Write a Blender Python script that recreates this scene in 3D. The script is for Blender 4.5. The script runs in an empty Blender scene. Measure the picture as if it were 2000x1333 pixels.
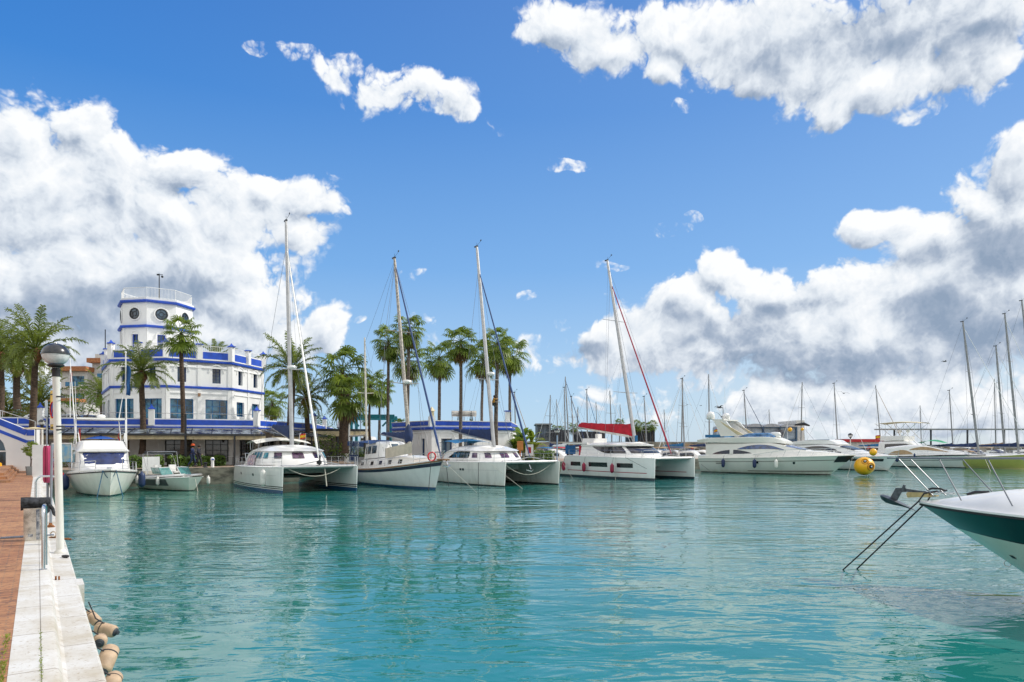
import bpy, bmesh, math, random
from math import sin, cos, pi, radians, atan2, sqrt, exp
from mathutils import Vector as V, Matrix
S = bpy.context.scene
C = S.collection
random.seed(7)
# ---------------------------------------------------------------- camera
EYE = 2.95; FPX = 1333.33; HY = 870.0
cd = bpy.data.cameras.new('camera'); cam = bpy.data.objects.new('camera', cd); C.objects.link(cam)
cd.sensor_width = 36; cd.lens = 24; cd.shift_y = (HY-666.5)/2000.0
cd.clip_start = .05; cd.clip_end = 12000
cam.location = (0, 0, EYE); cam.rotation_euler = (pi/2, 0, 0)
S.camera = cam
S.view_settings.view_transform = 'Standard'; S.view_settings.look = 'None'
S.view_settings.gamma = 1; S.view_settings.exposure = 0.17
S.render.engine = 'CYCLES'
S.cycles.use_denoising = True
S.cycles.max_bounces = 6; S.cycles.transparent_max_bounces = 12
S.cycles.sample_clamp_indirect = 6
S.cycles.caustics_reflective = False; S.cycles.caustics_refractive = False
# ---------------------------------------------------------------- directions
A = V((-.571, .821, 0)).normalized()       # away along the left quay
B = V((.821, .571, 0)).normalized()        # away along the mooring quay
def P(px, Z, z=0.0): return V(((px-1000)/FPX*Z, Z, z))
def zat(py, Z): return EYE-(py-HY)*Z/FPX
def AB(a, b, z=0.0):
    v = A*a+B*b; return V((v.x, v.y, z))
def ray_a(px, a):                      # distance Z at which the sight line of column px meets the line a
    return a/(A.y+A.x*(px-1000)/FPX)
# ---------------------------------------------------------------- sun + world
SUN_EL = radians(40); sdir = V((.95, .26, 0)).normalized()
sd = sdir*cos(SUN_EL)+V((0, 0, sin(SUN_EL)))
sl = bpy.data.lights.new('sun', 'SUN'); sl.energy = 3.2; sl.angle = radians(.5); sl.color = (1, .95, .87)
so = bpy.data.objects.new('sun', sl); C.objects.link(so)
so.rotation_euler = (-sd).to_track_quat('-Z', 'Y').to_euler(); so.location = (0, 0, 60)

class NT:
    def __init__(s, nt): s.nt = nt; s.n = nt.nodes; s.l = nt.links
    def new(s, t, **k):
        n = s.n.new(t)
        for a, v in k.items(): setattr(n, a, v)
        return n
    def put(s, sock, v):
        if isinstance(v, bpy.types.NodeSocket): s.l.new(v, sock)
        elif v is not None: sock.default_value = v
    def math(s, op, a, b=None, c=None, clamp=False):
        n = s.new('ShaderNodeMath', operation=op); n.use_clamp = clamp
        s.put(n.inputs[0], a)
        if b is not None: s.put(n.inputs[1], b)
        if c is not None: s.put(n.inputs[2], c)
        return n.outputs[0]
    def vm(s, op, a, b=None, scale=None):
        n = s.new('ShaderNodeVectorMath', operation=op)
        s.put(n.inputs[0], a)
        if b is not None: s.put(n.inputs[1], b)
        if scale is not None: s.put(n.inputs['Scale'], scale)
        return n.outputs['Value'] if op in ('LENGTH', 'DOT_PRODUCT') else n.outputs[0]
    def noise(s, vec, scale, detail=2, rough=.5, dist=0, col=False, dim='3D', lac=2.0):
        n = s.new('ShaderNodeTexNoise', noise_dimensions=dim)
        s.put(n.inputs['Vector'], vec); n.inputs['Scale'].default_value = scale
        n.inputs['Detail'].default_value = detail; n.inputs['Roughness'].default_value = rough
        n.inputs['Distortion'].default_value = dist; n.inputs['Lacunarity'].default_value = lac
        return n.outputs['Color' if col else 'Fac']
    def mapr(s, v, a, b, c=0, d=1, smooth=False):
        n = s.new('ShaderNodeMapRange'); n.interpolation_type = 'SMOOTHSTEP' if smooth else 'LINEAR'
        s.put(n.inputs[0], v)
        for i, x in enumerate((a, b, c, d)): s.put(n.inputs[1+i], x)
        return n.outputs[0]
    def mix(s, f, a, b, mode='MIX'):
        n = s.new('ShaderNodeMix', data_type='RGBA', blend_type=mode)
        s.put(n.inputs[0], f)
        s.put(n.inputs[6], a if isinstance(a, bpy.types.NodeSocket) else (*a, 1)[:4])
        s.put(n.inputs[7], b if isinstance(b, bpy.types.NodeSocket) else (*b, 1)[:4])
        return n.outputs[2]

def dir_azel(px, py):
    dx = (px-1000)/FPX; dz = (HY-py)/FPX
    return math.atan2(dx, 1), math.atan2(dz, sqrt(1+dx*dx))
def blob(cx, cy, rx, ry, cap=9.0):
    a0, e0 = dir_azel(cx, cy)
    a1, _ = dir_azel(cx+rx, cy); a2, _ = dir_azel(cx-rx, cy)
    _, e1 = dir_azel(cx, cy-ry); _, e2 = dir_azel(cx, cy+ry)
    return a0, e0, abs(a1-a2)/2, abs(e1-e2)/2, cap
CLOUDS = [blob(*b) for b in [
    (60, 270, 120, 110), (160, 260, 115, 95), (130, 380, 200, 150), (30, 380, 200, 170), (250, 390, 150, 130),
    (385, 345, 95, 75), (330, 430, 140, 110), (470, 430, 120, 110), (600, 400, 70, 55), (575, 465, 70, 50), (520, 375, 55, 50),
    (420, 540, 190, 110), (200, 560, 330, 130), (500, 600, 130, 90), (645, 640, 62, 48), (590, 660, 60, 50), (440, 650, 130, 60),
    (610, 108, 70, 26, .15), (690, 130, 90, 42, .3), (780, 165, 95, 50, .35), (850, 205, 80, 48, .35), (900, 238, 45, 32, .35), (560, 100, 40, 16, .12),
    (500, 95, 34, 20, .14), (1085, 322, 70, 13, .10), (1295, 457, 46, 16, .13), (1335, 432, 26, 14, .08), (960, 262, 22, 16, .08),
    (820, 545, 50, 18, .10), (1180, 520, 42, 14, .12), (1170, 600, 55, 22, .17), (850, 660, 60, 32, .17), (1030, 590, 28, 12, .10), (715, 635, 14, 9, .08), (1040, 700, 60, 45, .12),
    (1100, 40, 110, 70), (1200, 80, 130, 60), (1300, 50, 150, 95), (1300, 120, 60, 40), (1500, 60, 170, 120), (1600, 120, 140, 105), (1800, 60, 300, 130), (1700, 170, 170, 75),
    (1900, 150, 150, 85), (1480, 130, 70, 70), (1345, 192, 24, 17, .14), (1800, 230, 60, 25, .17), (1640, 215, 60, 45),
    (1990, 340, 110, 95), (1900, 400, 100, 90), (1960, 470, 170, 110), (1720, 450, 75, 45), (1820, 480, 110, 75), (1400, 540, 75, 50), (1480, 570, 110, 60), (1620, 560, 120, 60), (1800, 570, 200, 80),
    (1330, 590, 80, 55), (1200, 665, 120, 65), (1300, 670, 150, 75), (1450, 660, 180, 80), (1700, 660, 260, 90), (1950, 620, 200, 120), (1500, 740, 380, 45, .16), (1850, 760, 260, 85, .3), (1340, 740, 130, 50, .17),
    (1100, 790, 70, 18, .12), (820, 640, 30, 18, .14), (1650, 810, 450, 60, .08), (330, 700, 260, 60, .25), (110, 640, 230, 75), (430, 590, 170, 90), (1560, 640, 330, 110), (1900, 720, 200, 70, .3), (60, 690, 230, 45), (1700, 800, 420, 80, .5), (1500, 780, 260, 60, .12), (1250, 740, 120, 50, .1), (320, 640, 220, 60)]]
for _i in range(12):     # the same broken cumulus continues outside the frame
    _a = random.choice((-1, 1))*random.uniform(.85, 3.1); _r = random.uniform(.1, .28)
    CLOUDS.append((_a, random.uniform(.12, .8), _r*1.4, _r*.6, random.choice((.3, .6, 9))))
SHADES = [blob(*b) for b in [(60, 625, 330, 70), (300, 580, 160, 60), (1700, 55, 230, 85), (1890, 90, 110, 60), (1960, 500, 150, 85), (1600, 705, 300, 45), (1900, 655, 190, 70),
    (1420, 640, 150, 38), (1850, 610, 120, 50), (1500, 610, 80, 22), (1130, 690, 60, 20)]]

wd = bpy.data.worlds.new('World'); S.world = wd; wd.use_nodes = True
wd.cycles.sampling_method = 'MANUAL'; wd.cycles.sample_map_resolution = 1024
w = NT(wd.node_tree); w.n.clear()
def field(g, vec, blobs):
    cur = None
    for (a0, e0, ra, re, cp) in blobs:
        n = g.new('ShaderNodeVectorMath', operation='MULTIPLY_ADD')
        g.put(n.inputs[0], vec); n.inputs[1].default_value = (1/ra, 1/re, 0); n.inputs[2].default_value = (-a0/ra, -e0/re, 0)
        f = g.vm('LENGTH', n.outputs[0])
        if cp < 5: f = g.math('MAXIMUM', f, 1-cp)
        cur = f if cur is None else g.math('SMOOTH_MIN', cur, f, .18)
    return g.math('SUBTRACT', 1.0, cur)
dg = bpy.data.node_groups.new('cloud_density', 'ShaderNodeTree')
dg.interface.new_socket('Vec', in_out='INPUT', socket_type='NodeSocketVector')
dg.interface.new_socket('Dens', in_out='OUTPUT', socket_type='NodeSocketFloat')
dg.interface.new_socket('Field', in_out='OUTPUT', socket_type='NodeSocketFloat')
g = NT(dg); gi = g.new('NodeGroupInput'); go = g.new('NodeGroupOutput')
wv = g.noise(gi.outputs[0], 5, 3, .55, col=True); wv = g.vm('SUBTRACT', wv, (.5, .5, .5))
pv = g.vm('ADD', gi.outputs[0], g.vm('SCALE', wv, scale=.1))
fld = g.math('MAXIMUM', field(g, pv, CLOUDS), -2.0)
n1 = g.noise(pv, 9, 7, .62, .1)
vo = g.new('ShaderNodeTexVoronoi', feature='F1'); vo.inputs['Scale'].default_value = 17
vo.inputs['Detail'].default_value = 3.5; vo.inputs['Roughness'].default_value = .62; vo.inputs['Lacunarity'].default_value = 2.1
wv2 = g.vm('SUBTRACT', g.noise(gi.outputs[0], 30, 3, .6, col=True), (.5, .5, .5))
g.put(vo.inputs['Vector'], g.vm('ADD', pv, g.vm('SCALE', wv2, scale=.03)))
bil = g.math('SUBTRACT', .42, vo.outputs['Distance'])
d = g.math('ADD', g.math('MULTIPLY', fld, 1.4), g.math('MULTIPLY', g.math('SUBTRACT', n1, .5), 1.15))
d = g.math('ADD', d, g.math('ADD', g.math('MULTIPLY', bil, .8), .55))
g.put(go.inputs[0], d); g.put(go.inputs[1], fld)
tc = w.new('ShaderNodeTexCoord'); sp = w.new('ShaderNodeSeparateXYZ'); w.put(sp.inputs[0], w.vm('NORMALIZE', tc.outputs['Generated']))
az = w.math('ARCTAN2', sp.outputs[0], sp.outputs[1]); el = w.math('ARCSINE', sp.outputs[2])
cb = w.new('ShaderNodeCombineXYZ'); w.put(cb.inputs[0], az); w.put(cb.inputs[1], el)
def dens(vec):
    n = w.new('ShaderNodeGroup'); n.node_tree = dg; w.put(n.inputs[0], vec); return n.outputs
D0 = dens(cb.outputs[0]); D1 = dens(w.vm('ADD', cb.outputs[0], (.010, .017, 0)))
alpha = w.mapr(D0[0], .0, w.mapr(D0[1], -.1, .35, .62, .36), 0, 1, True)
lit = w.math('SUBTRACT', D0[0], D1[0])
sh = w.mapr(field(w, w.vm('ADD', cb.outputs[0], w.vm('SCALE', w.vm('SUBTRACT', w.noise(cb.outputs[0], 6, 4, .6, col=True), (.5, .5, .5)), scale=.12)), SHADES), -.25, .75, 0, 1, True)
soft = w.noise(cb.outputs[0], 7, 5, .55)
val = w.math('ADD', w.math('MULTIPLY', lit, .34), .83)
val = w.math('ADD', val, w.math('MULTIPLY', w.math('SUBTRACT', soft, .5), .35))
val = w.math('SUBTRACT', val, w.math('MULTIPLY', w.mapr(D0[0], .5, 1.7, 0, 1, True), .12))
val = w.math('SUBTRACT', val, w.math('MULTIPLY', sh, .29))
val = w.math('MINIMUM', w.math('MAXIMUM', val, .40), 1.02)
ramp = w.new('ShaderNodeValToRGB'); w.put(ramp.inputs[0], val)
cr = ramp.color_ramp; cr.elements[0].position = .35; cr.elements[0].color = (.22, .30, .42, 1)
cr.elements[1].position = 1.0; cr.elements[1].color = (.88, .895, .91, 1)
e = cr.elements.new(.55); e.color = (.36, .43, .54, 1)
e = cr.elements.new(.8); e.color = (.70, .75, .81, 1)
SKYK = .08
sky = w.new('ShaderNodeTexSky', sky_type='NISHITA'); sky.sun_disc = False
sky.sun_elevation = SUN_EL; sky.sun_rotation = math.atan2(sdir.x, sdir.y)
sky.air_density = 1.0; sky.dust_density = .6; sky.ozone_density = 2.5
hsv = w.new('ShaderNodeHueSaturation'); hsv.inputs['Saturation'].default_value = 1.25; w.put(hsv.inputs['Color'], sky.outputs[0])
skyc = w.mix(1.0, hsv.outputs[0], (1.0, 1.0, 1.05), 'MULTIPLY')
gr = w.new('ShaderNodeValToRGB'); w.put(gr.inputs[0], w.mapr(el, 0, 1.0))
ce = gr.color_ramp; ce.elements[0].position = 0; ce.elements[0].color = (.50, .70, .86, 1)
ce.elements[1].position = .75; ce.elements[1].color = (.006, .115, .50, 1)
for _p, _c in ((.10, (.40, .62, .86, 1)), (.25, (.17, .41, .80, 1)), (.45, (.045, .235, .67, 1))):
    ee = ce.elements.new(_p); ee.color = _c
air = w.mix(w.mapr(az, -.75, .6, 0, .30), gr.outputs[0], (.42, .60, .86))
air = w.mix(w.math('MULTIPLY', w.mapr(az, .05, .45, 0, .85, True), w.mapr(el, .02, .24, 1, 0, True)), air, (.62, .71, .78))
skyc = w.mix(.82, skyc, w.mix(1.0, air, (1/SKYK,)*3, 'MULTIPLY'))
cl = w.mix(1.0, ramp.outputs[0], (1/SKYK,)*3, 'MULTIPLY')
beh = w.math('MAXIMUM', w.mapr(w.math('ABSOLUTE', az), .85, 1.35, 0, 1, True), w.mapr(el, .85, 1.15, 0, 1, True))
bn_ = w.mapr(w.noise(tc.outputs['Generated'], 2.6, 5, .55), .36, .52, 0, 1, True)   # unseen bright cloud added behind and above the camera as fill for the shade
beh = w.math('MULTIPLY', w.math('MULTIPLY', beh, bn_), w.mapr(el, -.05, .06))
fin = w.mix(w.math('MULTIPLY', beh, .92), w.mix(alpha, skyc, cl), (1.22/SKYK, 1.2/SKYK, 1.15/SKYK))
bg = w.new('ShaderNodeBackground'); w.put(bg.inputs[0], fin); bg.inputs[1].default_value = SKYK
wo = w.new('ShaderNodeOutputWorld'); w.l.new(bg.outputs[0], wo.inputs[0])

# ---------------------------------------------------------------- materials
MATS = {}
def M(name, col, rough=.5, metal=0, var=.12, vscale=3.0, bump=0, bscale=40, coat=0, spec=.5, col2=None, trans=0, alpha=1, stretch=None, ior=None):
    if name in MATS: return MATS[name]
    m = bpy.data.materials.new(name); m.use_nodes = True; t = NT(m.node_tree)
    b = t.n['Principled BSDF']; tcn = t.new('ShaderNodeTexCoord'); vec = tcn.outputs['Object']
    if stretch: vec = t.vm('MULTIPLY', vec, stretch)
    c2 = col2 or tuple(min(1, x*(1-var*2)) for x in col); c1 = tuple(min(1, x*(1+var*.4)) for x in col)
    n = t.noise(vec, vscale, 6, .6)
    t.put(b.inputs['Base Color'], t.mix(t.mapr(n, .35, .68, 0, 1, True), c1, c2))
    b.inputs['Roughness'].default_value = rough; b.inputs['Metallic'].default_value = metal
    b.inputs['Specular IOR Level'].default_value = spec; b.inputs['Coat Weight'].default_value = coat
    b.inputs['Coat Roughness'].default_value = .06
    if trans: b.inputs['Transmission Weight'].default_value = trans
    if ior: b.inputs['IOR'].default_value = ior
    if alpha < 1: b.inputs['Alpha'].default_value = alpha
    if bump:
        bn = t.new('ShaderNodeBump'); bn.inputs['Strength'].default_value = bump; bn.inputs['Distance'].default_value = .02
        t.put(bn.inputs['Height'], t.noise(vec, bscale, 4, .6)); t.put(b.inputs['Normal'], bn.outputs[0])
    MATS[name] = m; return m
def leafmat(name, c1, c2, trans=.35, rough=.45, scale=1.2):
    if name in MATS: return MATS[name]
    m = bpy.data.materials.new(name); m.use_nodes = True; t = NT(m.node_tree)
    b = t.n['Principled BSDF']; out = t.n['Material Output']; tcn = t.new('ShaderNodeTexCoord')
    oi = t.new('ShaderNodeObjectInfo')
    n = t.noise(tcn.outputs['Object'], scale, 4, .7)
    c = t.mix(t.mapr(n, .36, .64), c1, c2)
    t.put(b.inputs['Base Color'], c); b.inputs['Roughness'].default_value = rough
    tr = t.new('ShaderNodeBsdfTranslucent'); t.put(tr.inputs[0], t.mix(.5, c, (c[0] if False else .35, .42, .06)))
    mx = t.new('ShaderNodeMixShader'); mx.inputs[0].default_value = trans
    t.l.new(b.outputs[0], mx.inputs[1]); t.l.new(tr.outputs[0], mx.inputs[2]); t.l.new(mx.outputs[0], out.inputs[0])
    MATS[name] = m; return m

# ---------------------------------------------------------------- mesh builder
class MB:
    def __init__(s): s.v = []; s.f = []
    def add(s, vs, fs):
        k = len(s.v); s.v += [tuple(x) for x in vs]; s.f += [tuple(i+k for i in f) for f in fs]; return s
    def box(s, c, d, rz=0, R=None):
        R = R or Matrix.Rotation(rz, 3, 'Z'); c = V(c); hx, hy, hz = d[0]/2, d[1]/2, d[2]/2
        vs = [c+R@V((x*hx, y*hy, z*hz)) for z in (-1, 1) for y in (-1, 1) for x in (-1, 1)]
        return s.add(vs, [(0, 2, 3, 1), (4, 5, 7, 6), (0, 1, 5, 4), (2, 6, 7, 3), (0, 4, 6, 2), (1, 3, 7, 5)])
    def bar(s, p, q, w, h, up=(0, 0, 1)):
        p, q = V(p), V(q); x = (q-p).normalized(); y = V(up).cross(x)
        if y.length < 1e-4: y = V((0, 1, 0)).cross(x)
        y.normalize(); z = x.cross(y)
        vs = [o+y*a*w/2+z*b*h/2 for o in (p, q) for a, b in ((-1, -1), (1, -1), (1, 1), (-1, 1))]
        return s.add(vs, [(0, 1, 2, 3), (7, 6, 5, 4), (0, 4, 5, 1), (1, 5, 6, 2), (2, 6, 7, 3), (3, 7, 4, 0)])
    def tube(s, pts, r, n=8, cap=True, closed=False):
        pts = [V(p) for p in pts]; m = len(pts); rr = r if isinstance(r, (list, tuple)) else [r]*m
        ring = []; prev = None
        for i, p in enumerate(pts):
            t = (pts[min(i+1, m-1)]-pts[max(i-1, 0)])
            if t.length < 1e-9: t = V((0, 0, 1))
            t.normalize()
            if prev is None:
                u = V((0, 0, 1)) if abs(t.z) < .9 else V((1, 0, 0)); u = (u-t*u.dot(t)).normalized()
            else:
                u = prev-t*prev.dot(t)
                u = u.normalized() if u.length > 1e-6 else t.orthogonal().normalized()
            prev = u; w_ = t.cross(u)
            ring.append([p+(u*cos(2*pi*k/n)+w_*sin(2*pi*k/n))*rr[i] for k in range(n)])
        return s.loft(ring, cap=cap)
    def loft(s, rings, cap=True, closed=True):
        k = len(s.v); n = len(rings[0]); m = len(rings)
        for r in rings: s.v += [tuple(x) for x in r]
        for i in range(m-1):
            for j in range(n if closed else n-1):
                j2 = (j+1) % n
                s.f.append((k+i*n+j, k+i*n+j2, k+(i+1)*n+j2, k+(i+1)*n+j))
        if cap and closed:
            s.f.append(tuple(k+j for j in reversed(range(n)))); s.f.append(tuple(k+(m-1)*n+j for j in range(n)))
        return s
    def lathe(s, prof, o=(0, 0, 0), n=16, ax=None, cap=True):
        o = V(o); q = V((0, 0, 1)).rotation_difference(V(ax).normalized()).to_matrix() if ax else Matrix.Identity(3)
        return s.loft([[o+q@V((r*cos(2*pi*k/n), r*sin(2*pi*k/n), z)) for k in range(n)] for r, z in prof], cap)
    def ball(s, c, r, n=14, m=9, sc=(1, 1, 1), ax=None):
        pr = [(max(r*sin(pi*i/m), 1e-4), -r*cos(pi*i/m)) for i in range(m+1)]
        k = len(s.v); s.lathe(pr, (0, 0, 0), n, ax)
        for i in range(k, len(s.v)):
            x = s.v[i]; s.v[i] = (c[0]+x[0]*sc[0], c[1]+x[1]*sc[1], c[2]+x[2]*sc[2])
        return s
    def prism(s, poly, z0, z1):
        n = len(poly)
        ar = sum(poly[i][0]*poly[(i+1) % n][1]-poly[(i+1) % n][0]*poly[i][1] for i in range(n))
        if ar < 0: poly = poly[::-1]
        vs = [(p[0], p[1], z0) for p in poly]+[(p[0], p[1], z1) for p in poly]
        return s.add(vs, [tuple(reversed(range(n))), tuple(range(n, 2*n))]+[(i, (i+1) % n, (i+1) % n+n, i+n) for i in range(n)])
    def quad(s, a, b, c, d): return s.add([a, b, c, d], [(0, 1, 2, 3)])
    def grid(s, fn, nu, nv):
        k = len(s.v)
        for i in range(nu+1):
            for j in range(nv+1): s.v.append(tuple(fn(i/nu, j/nv)))
        for i in range(nu):
            for j in range(nv):
                a = k+i*(nv+1)+j; s.f.append((a, a+nv+1, a+nv+2, a+1))
        return s
    def build(s, name, mat, parent=None, smooth=38, kind=None, label=None):
        me = bpy.data.meshes.new(name); me.from_pydata(s.v, [], s.f); me.update()
        for mm in (mat if isinstance(mat, (list, tuple)) else [mat]): me.materials.append(mm)
        if smooth:
            me.polygons.foreach_set('use_smooth', [True]*len(me.polygons)); me.set_sharp_from_angle(angle=radians(smooth))
        o = bpy.data.objects.new(name, me); C.objects.link(o)
        if parent is not None: o.parent = parent
        if kind: o['kind'] = kind
        if label: o['label'] = label
        return o
def tag(o, label, cat, group=None, kind=None):
    o['label'] = label; o['category'] = cat
    if group: o['group'] = group
    if kind: o['kind'] = kind
    return o
def thing(name, label, cat, loc=(0, 0, 0), rz=0, group=None):
    o = bpy.data.objects.new(name, None); C.objects.link(o); o.empty_display_size = .3
    o.location = loc; o.rotation_euler = (0, 0, rz); return tag(o, label, cat, group)
def structure(o): o['kind'] = 'structure'; return o
def copy_tree(o, loc=None, rz=None, label=None, sc=None):
    def rec(x, par):
        c = x.copy(); C.objects.link(c)
        if par is not None: c.parent = par
        for ch in x.children: rec(ch, c)
        return c
    r = rec(o, None)
    if loc is not None: r.location = loc
    if rz is not None: r.rotation_euler = (0, 0, rz)
    if sc is not None: r.scale = (sc,)*3 if isinstance(sc, (int, float)) else sc
    if label: r['label'] = label
    return r
YAW = atan2(-A.y, -A.x)                 # boats on the mooring quay point along -A

WHITE = M('white_paint', (.80, .80, .79), .55, var=.05, vscale=1.2, bump=.15, bscale=25)
WALL = M('white_wall', (.80, .80, .79), .75, var=.05, vscale=.6, bump=.25, bscale=18, stretch=(1, 1, .35))
BLUE = M('blue_paint', (.012, .075, .50), .45, var=.12, vscale=1.5)
DKBLUE = M('dark_blue_canvas', (.012, .03, .10), .8, var=.15, vscale=4, bump=.5, bscale=14)
STEEL = M('steel', (.62, .63, .64), .22, 1, var=.06)
ALU = M('aluminium', (.45, .45, .45), .42, .75, var=.08)
GLASS = M('dark_glass', (.012, .02, .032), .06, 0, var=.2, coat=.4, spec=.8)
BLACK = M('black_rubber', (.015, .015, .017), .6, var=.1)
DARKM = M('dark_metal', (.03, .033, .038), .45, .3)
WIRE = M('rigging_wire', (.22, .23, .25), .4, .6)
ROPEW = M('pale_rope', (.55, .52, .44), .8)
ROPEB = M('blue_rope', (.02, .10, .18), .8)
ROPEK = M('dark_rope', (.03, .03, .035), .8)
TEAK = M('teak', (.30, .16, .08), .6, var=.2, vscale=3, stretch=(1, 8, 1))
RED = M('red_canvas', (.50, .008, .025), .75, var=.15, vscale=2, bump=.5, bscale=10)
ORANGE = M('orange_plastic', (.8, .16, .01), .5)
YEL = M('yellow_plastic', (.92, .45, .004), .38, var=.06, vscale=2, coat=.2)
# ---------------------------------------------------------------- water
def water_mat():
    m = bpy.data.materials.new('harbour_water'); m.use_nodes = True; t = NT(m.node_tree)
    b = t.n['Principled BSDF']; tc = t.new('ShaderNodeTexCoord'); o = tc.outputs['Object']
    big = t.noise(o, .06, 3, .5)
    t.put(b.inputs['Base Color'], t.mix(t.mapr(big, .35, .65, 0, 1, True), (.012, .175, .175), (.014, .145, .105)))
    b.inputs['Roughness'].default_value = .015; b.inputs['IOR'].default_value = 1.82
    b.inputs['Specular IOR Level'].default_value = .5
    geo = t.new('ShaderNodeNewGeometry')
    dist = t.vm('LENGTH', t.vm('SUBTRACT', geo.outputs['Position'], (0, 0, EYE)))
    mp = t.new('ShaderNodeMapping'); mp.inputs['Rotation'].default_value = (0, 0, radians(-12)); mp.inputs['Scale'].default_value = (.42, 1, 1); t.put(mp.inputs['Vector'], o)
    v = mp.outputs[0]
    w1 = t.noise(v, .42, 2, .5, .5); w2 = t.noise(v, 2.1, 2, .55, .7); w3 = t.noise(o, 6.0, 2, .5, .3)
    patch = t.mapr(t.noise(o, .16, 2, .5), .4, .62, .45, 1.25, True)
    h = t.math('ADD', t.math('MULTIPLY', w1, 1.0), t.math('MULTIPLY', t.math('MULTIPLY', w2, .46), patch))
    h = t.math('ADD', h, t.math('MULTIPLY', t.math('MULTIPLY', w3, .035), patch))
    bn = t.new('ShaderNodeBump'); bn.inputs['Distance'].default_value = .10
    bn.inputs['Strength'].default_value = 1.0
    t.put(bn.inputs['Height'], h); t.put(b.inputs['Normal'], bn.outputs[0])
    return m
mb = MB(); R_ = 6000
mb.quad((-R_, -R_, 0), (R_, -R_, 0), (R_, R_, 0), (-R_, R_, 0))
structure(mb.build('harbour_water', water_mat(), smooth=0))
def abpoly(pts): return [(AB(a, b).x, AB(a, b).y) for a, b in pts]

# ---------------------------------------------------------------- quays
def brick_mat():
    m = bpy.data.materials.new('quay_bricks'); m.use_nodes = True; t = NT(m.node_tree)
    b = t.n['Principled BSDF']; tc = t.new('ShaderNodeTexCoord')
    mp = t.new('ShaderNodeMapping'); mp.inputs['Rotation'].default_value = (0, 0, -atan2(B.y, B.x)); t.put(mp.inputs['Vector'], tc.outputs['Object'])
    wv = t.vm('ADD', mp.outputs[0], t.vm('SCALE', t.vm('SUBTRACT', t.noise(mp.outputs[0], 3, 2, col=True), (.5, .5, .5)), scale=.03))
    br = t.new('ShaderNodeTexBrick'); t.put(br.inputs['Vector'], wv)
    br.inputs['Color1'].default_value = (.42, .18, .075, 1); br.inputs['Color2'].default_value = (.24, .10, .045, 1); br.inputs['Mortar'].default_value = (.16, .10, .07, 1)
    br.inputs['Scale'].default_value = 1; br.inputs['Brick Width'].default_value = .24; br.inputs['Row Height'].default_value = .07; br.inputs['Mortar Size'].default_value = .008
    n = t.noise(mp.outputs[0], 1.1, 5, .65); n2 = t.noise(mp.outputs[0], 14, 3, .6)
    c = t.mix(t.mapr(n, .4, .7), br.outputs['Color'], (.46, .24, .11)); c = t.mix(t.mapr(n2, .5, .7), c, (.15, .07, .045))
    t.put(b.inputs['Base Color'], c); b.inputs['Roughness'].default_value = .8
    bn = t.new('ShaderNodeBump'); bn.inputs['Strength'].default_value = .8; bn.inputs['Distance'].default_value = .02
    t.put(bn.inputs['Height'], t.math('ADD', t.math('MULTIPLY', br.outputs['Fac'], -.6), t.math('MULTIPLY', n, 1.2))); t.put(b.inputs['Normal'], bn.outputs[0])
    return m
def stone_mat():
    m = bpy.data.materials.new('white_stone_slabs'); m.use_nodes = True; t = NT(m.node_tree)
    b = t.n['Principled BSDF']; tc = t.new('ShaderNodeTexCoord')
    mp = t.new('ShaderNodeMapping'); mp.inputs['Rotation'].default_value = (0, 0, -atan2(B.y, B.x)); t.put(mp.inputs['Vector'], tc.outputs['Object'])
    s2 = t.new('ShaderNodeSeparateXYZ'); t.put(s2.inputs[0], mp.outputs[0])
    fr = t.math('FRACT', t.math('MULTIPLY', s2.outputs[1], 1/1.25)); j = t.math('LESS_THAN', fr, .011)
    n = t.noise(mp.outputs[0], 1.6, 6, .65); n2 = t.noise(mp.outputs[0], 24, 4, .7)
    c = t.mix(t.mapr(n, .42, .68), (.62, .61, .58), (.46, .41, .32)); c = t.mix(t.mapr(n2, .57, .70), c, (.34, .27, .18))
    c = t.mix(j, c, (.25, .2, .15))
    t.put(b.inputs['Base Color'], c); b.inputs['Roughness'].default_value = .7
    bn = t.new('ShaderNodeBump'); bn.inputs['Strength'].default_value = .35; bn.inputs['Distance'].default_value = .01
    t.put(bn.inputs['Height'], t.math('SUBTRACT', n2, j)); t.put(b.inputs['Normal'], bn.outputs[0])
    return m
BRICK = brick_mat(); STONE = stone_mat()
CONC = M('quay_concrete', (.42, .40, .36), .85, var=.3, vscale=.8, bump=.5, bscale=12)
WETC = M('wet_quay_wall', (.16, .155, .12), .7, var=.35, vscale=1.2, bump=.5, bscale=8, stretch=(1, 1, 2.5))
QZ = 1.25; QA = 55.0
mb = MB(); mb.prism(abpoly([(-30, -14), (QA+.4, -14), (QA+.4, -.18), (-30, -.18)]), -2, QZ); structure(mb.build('quay_paving', BRICK, smooth=0))
mb = MB()
pr = [(-.18, -2), (-.18, QZ+.003), (.02, QZ+.003), (.022, QZ-.006), (.028, QZ-.006), (.03, QZ+.002), (.11, QZ+.002), (.135, QZ-.01), (.155, QZ-.05), (.17, QZ-.13), (.2, QZ-.15), (.43, QZ-.152), (.45, QZ-.17), (.45, -2)]
rings = [[AB(a, b, z) for b, z in pr] for a in [-10+1.0*i for i in range(65)]]
mb.loft(rings, cap=False, closed=False); mb.box(AB(10.95, .47, .85), (.09, .5, .5), YAW+pi/2)
structure(mb.build('quay_edge', STONE, smooth=30))
mb = MB(); mb.prism(abpoly([(QA, .46), (QA+.45, .46), (QA+.45, 170), (QA, 170)]), -2, QZ+.02); mb.prism(abpoly([(QA-.06, .5), (QA+.1, .5), (QA+.1, 170), (QA-.06, 170)]), -2, .62)
structure(mb.build('quay_wall', WETC, smooth=0))
PAVE = M('promenade_paving', (.36, .27, .20), .85, var=.15, vscale=1.0, bump=.3)
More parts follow.
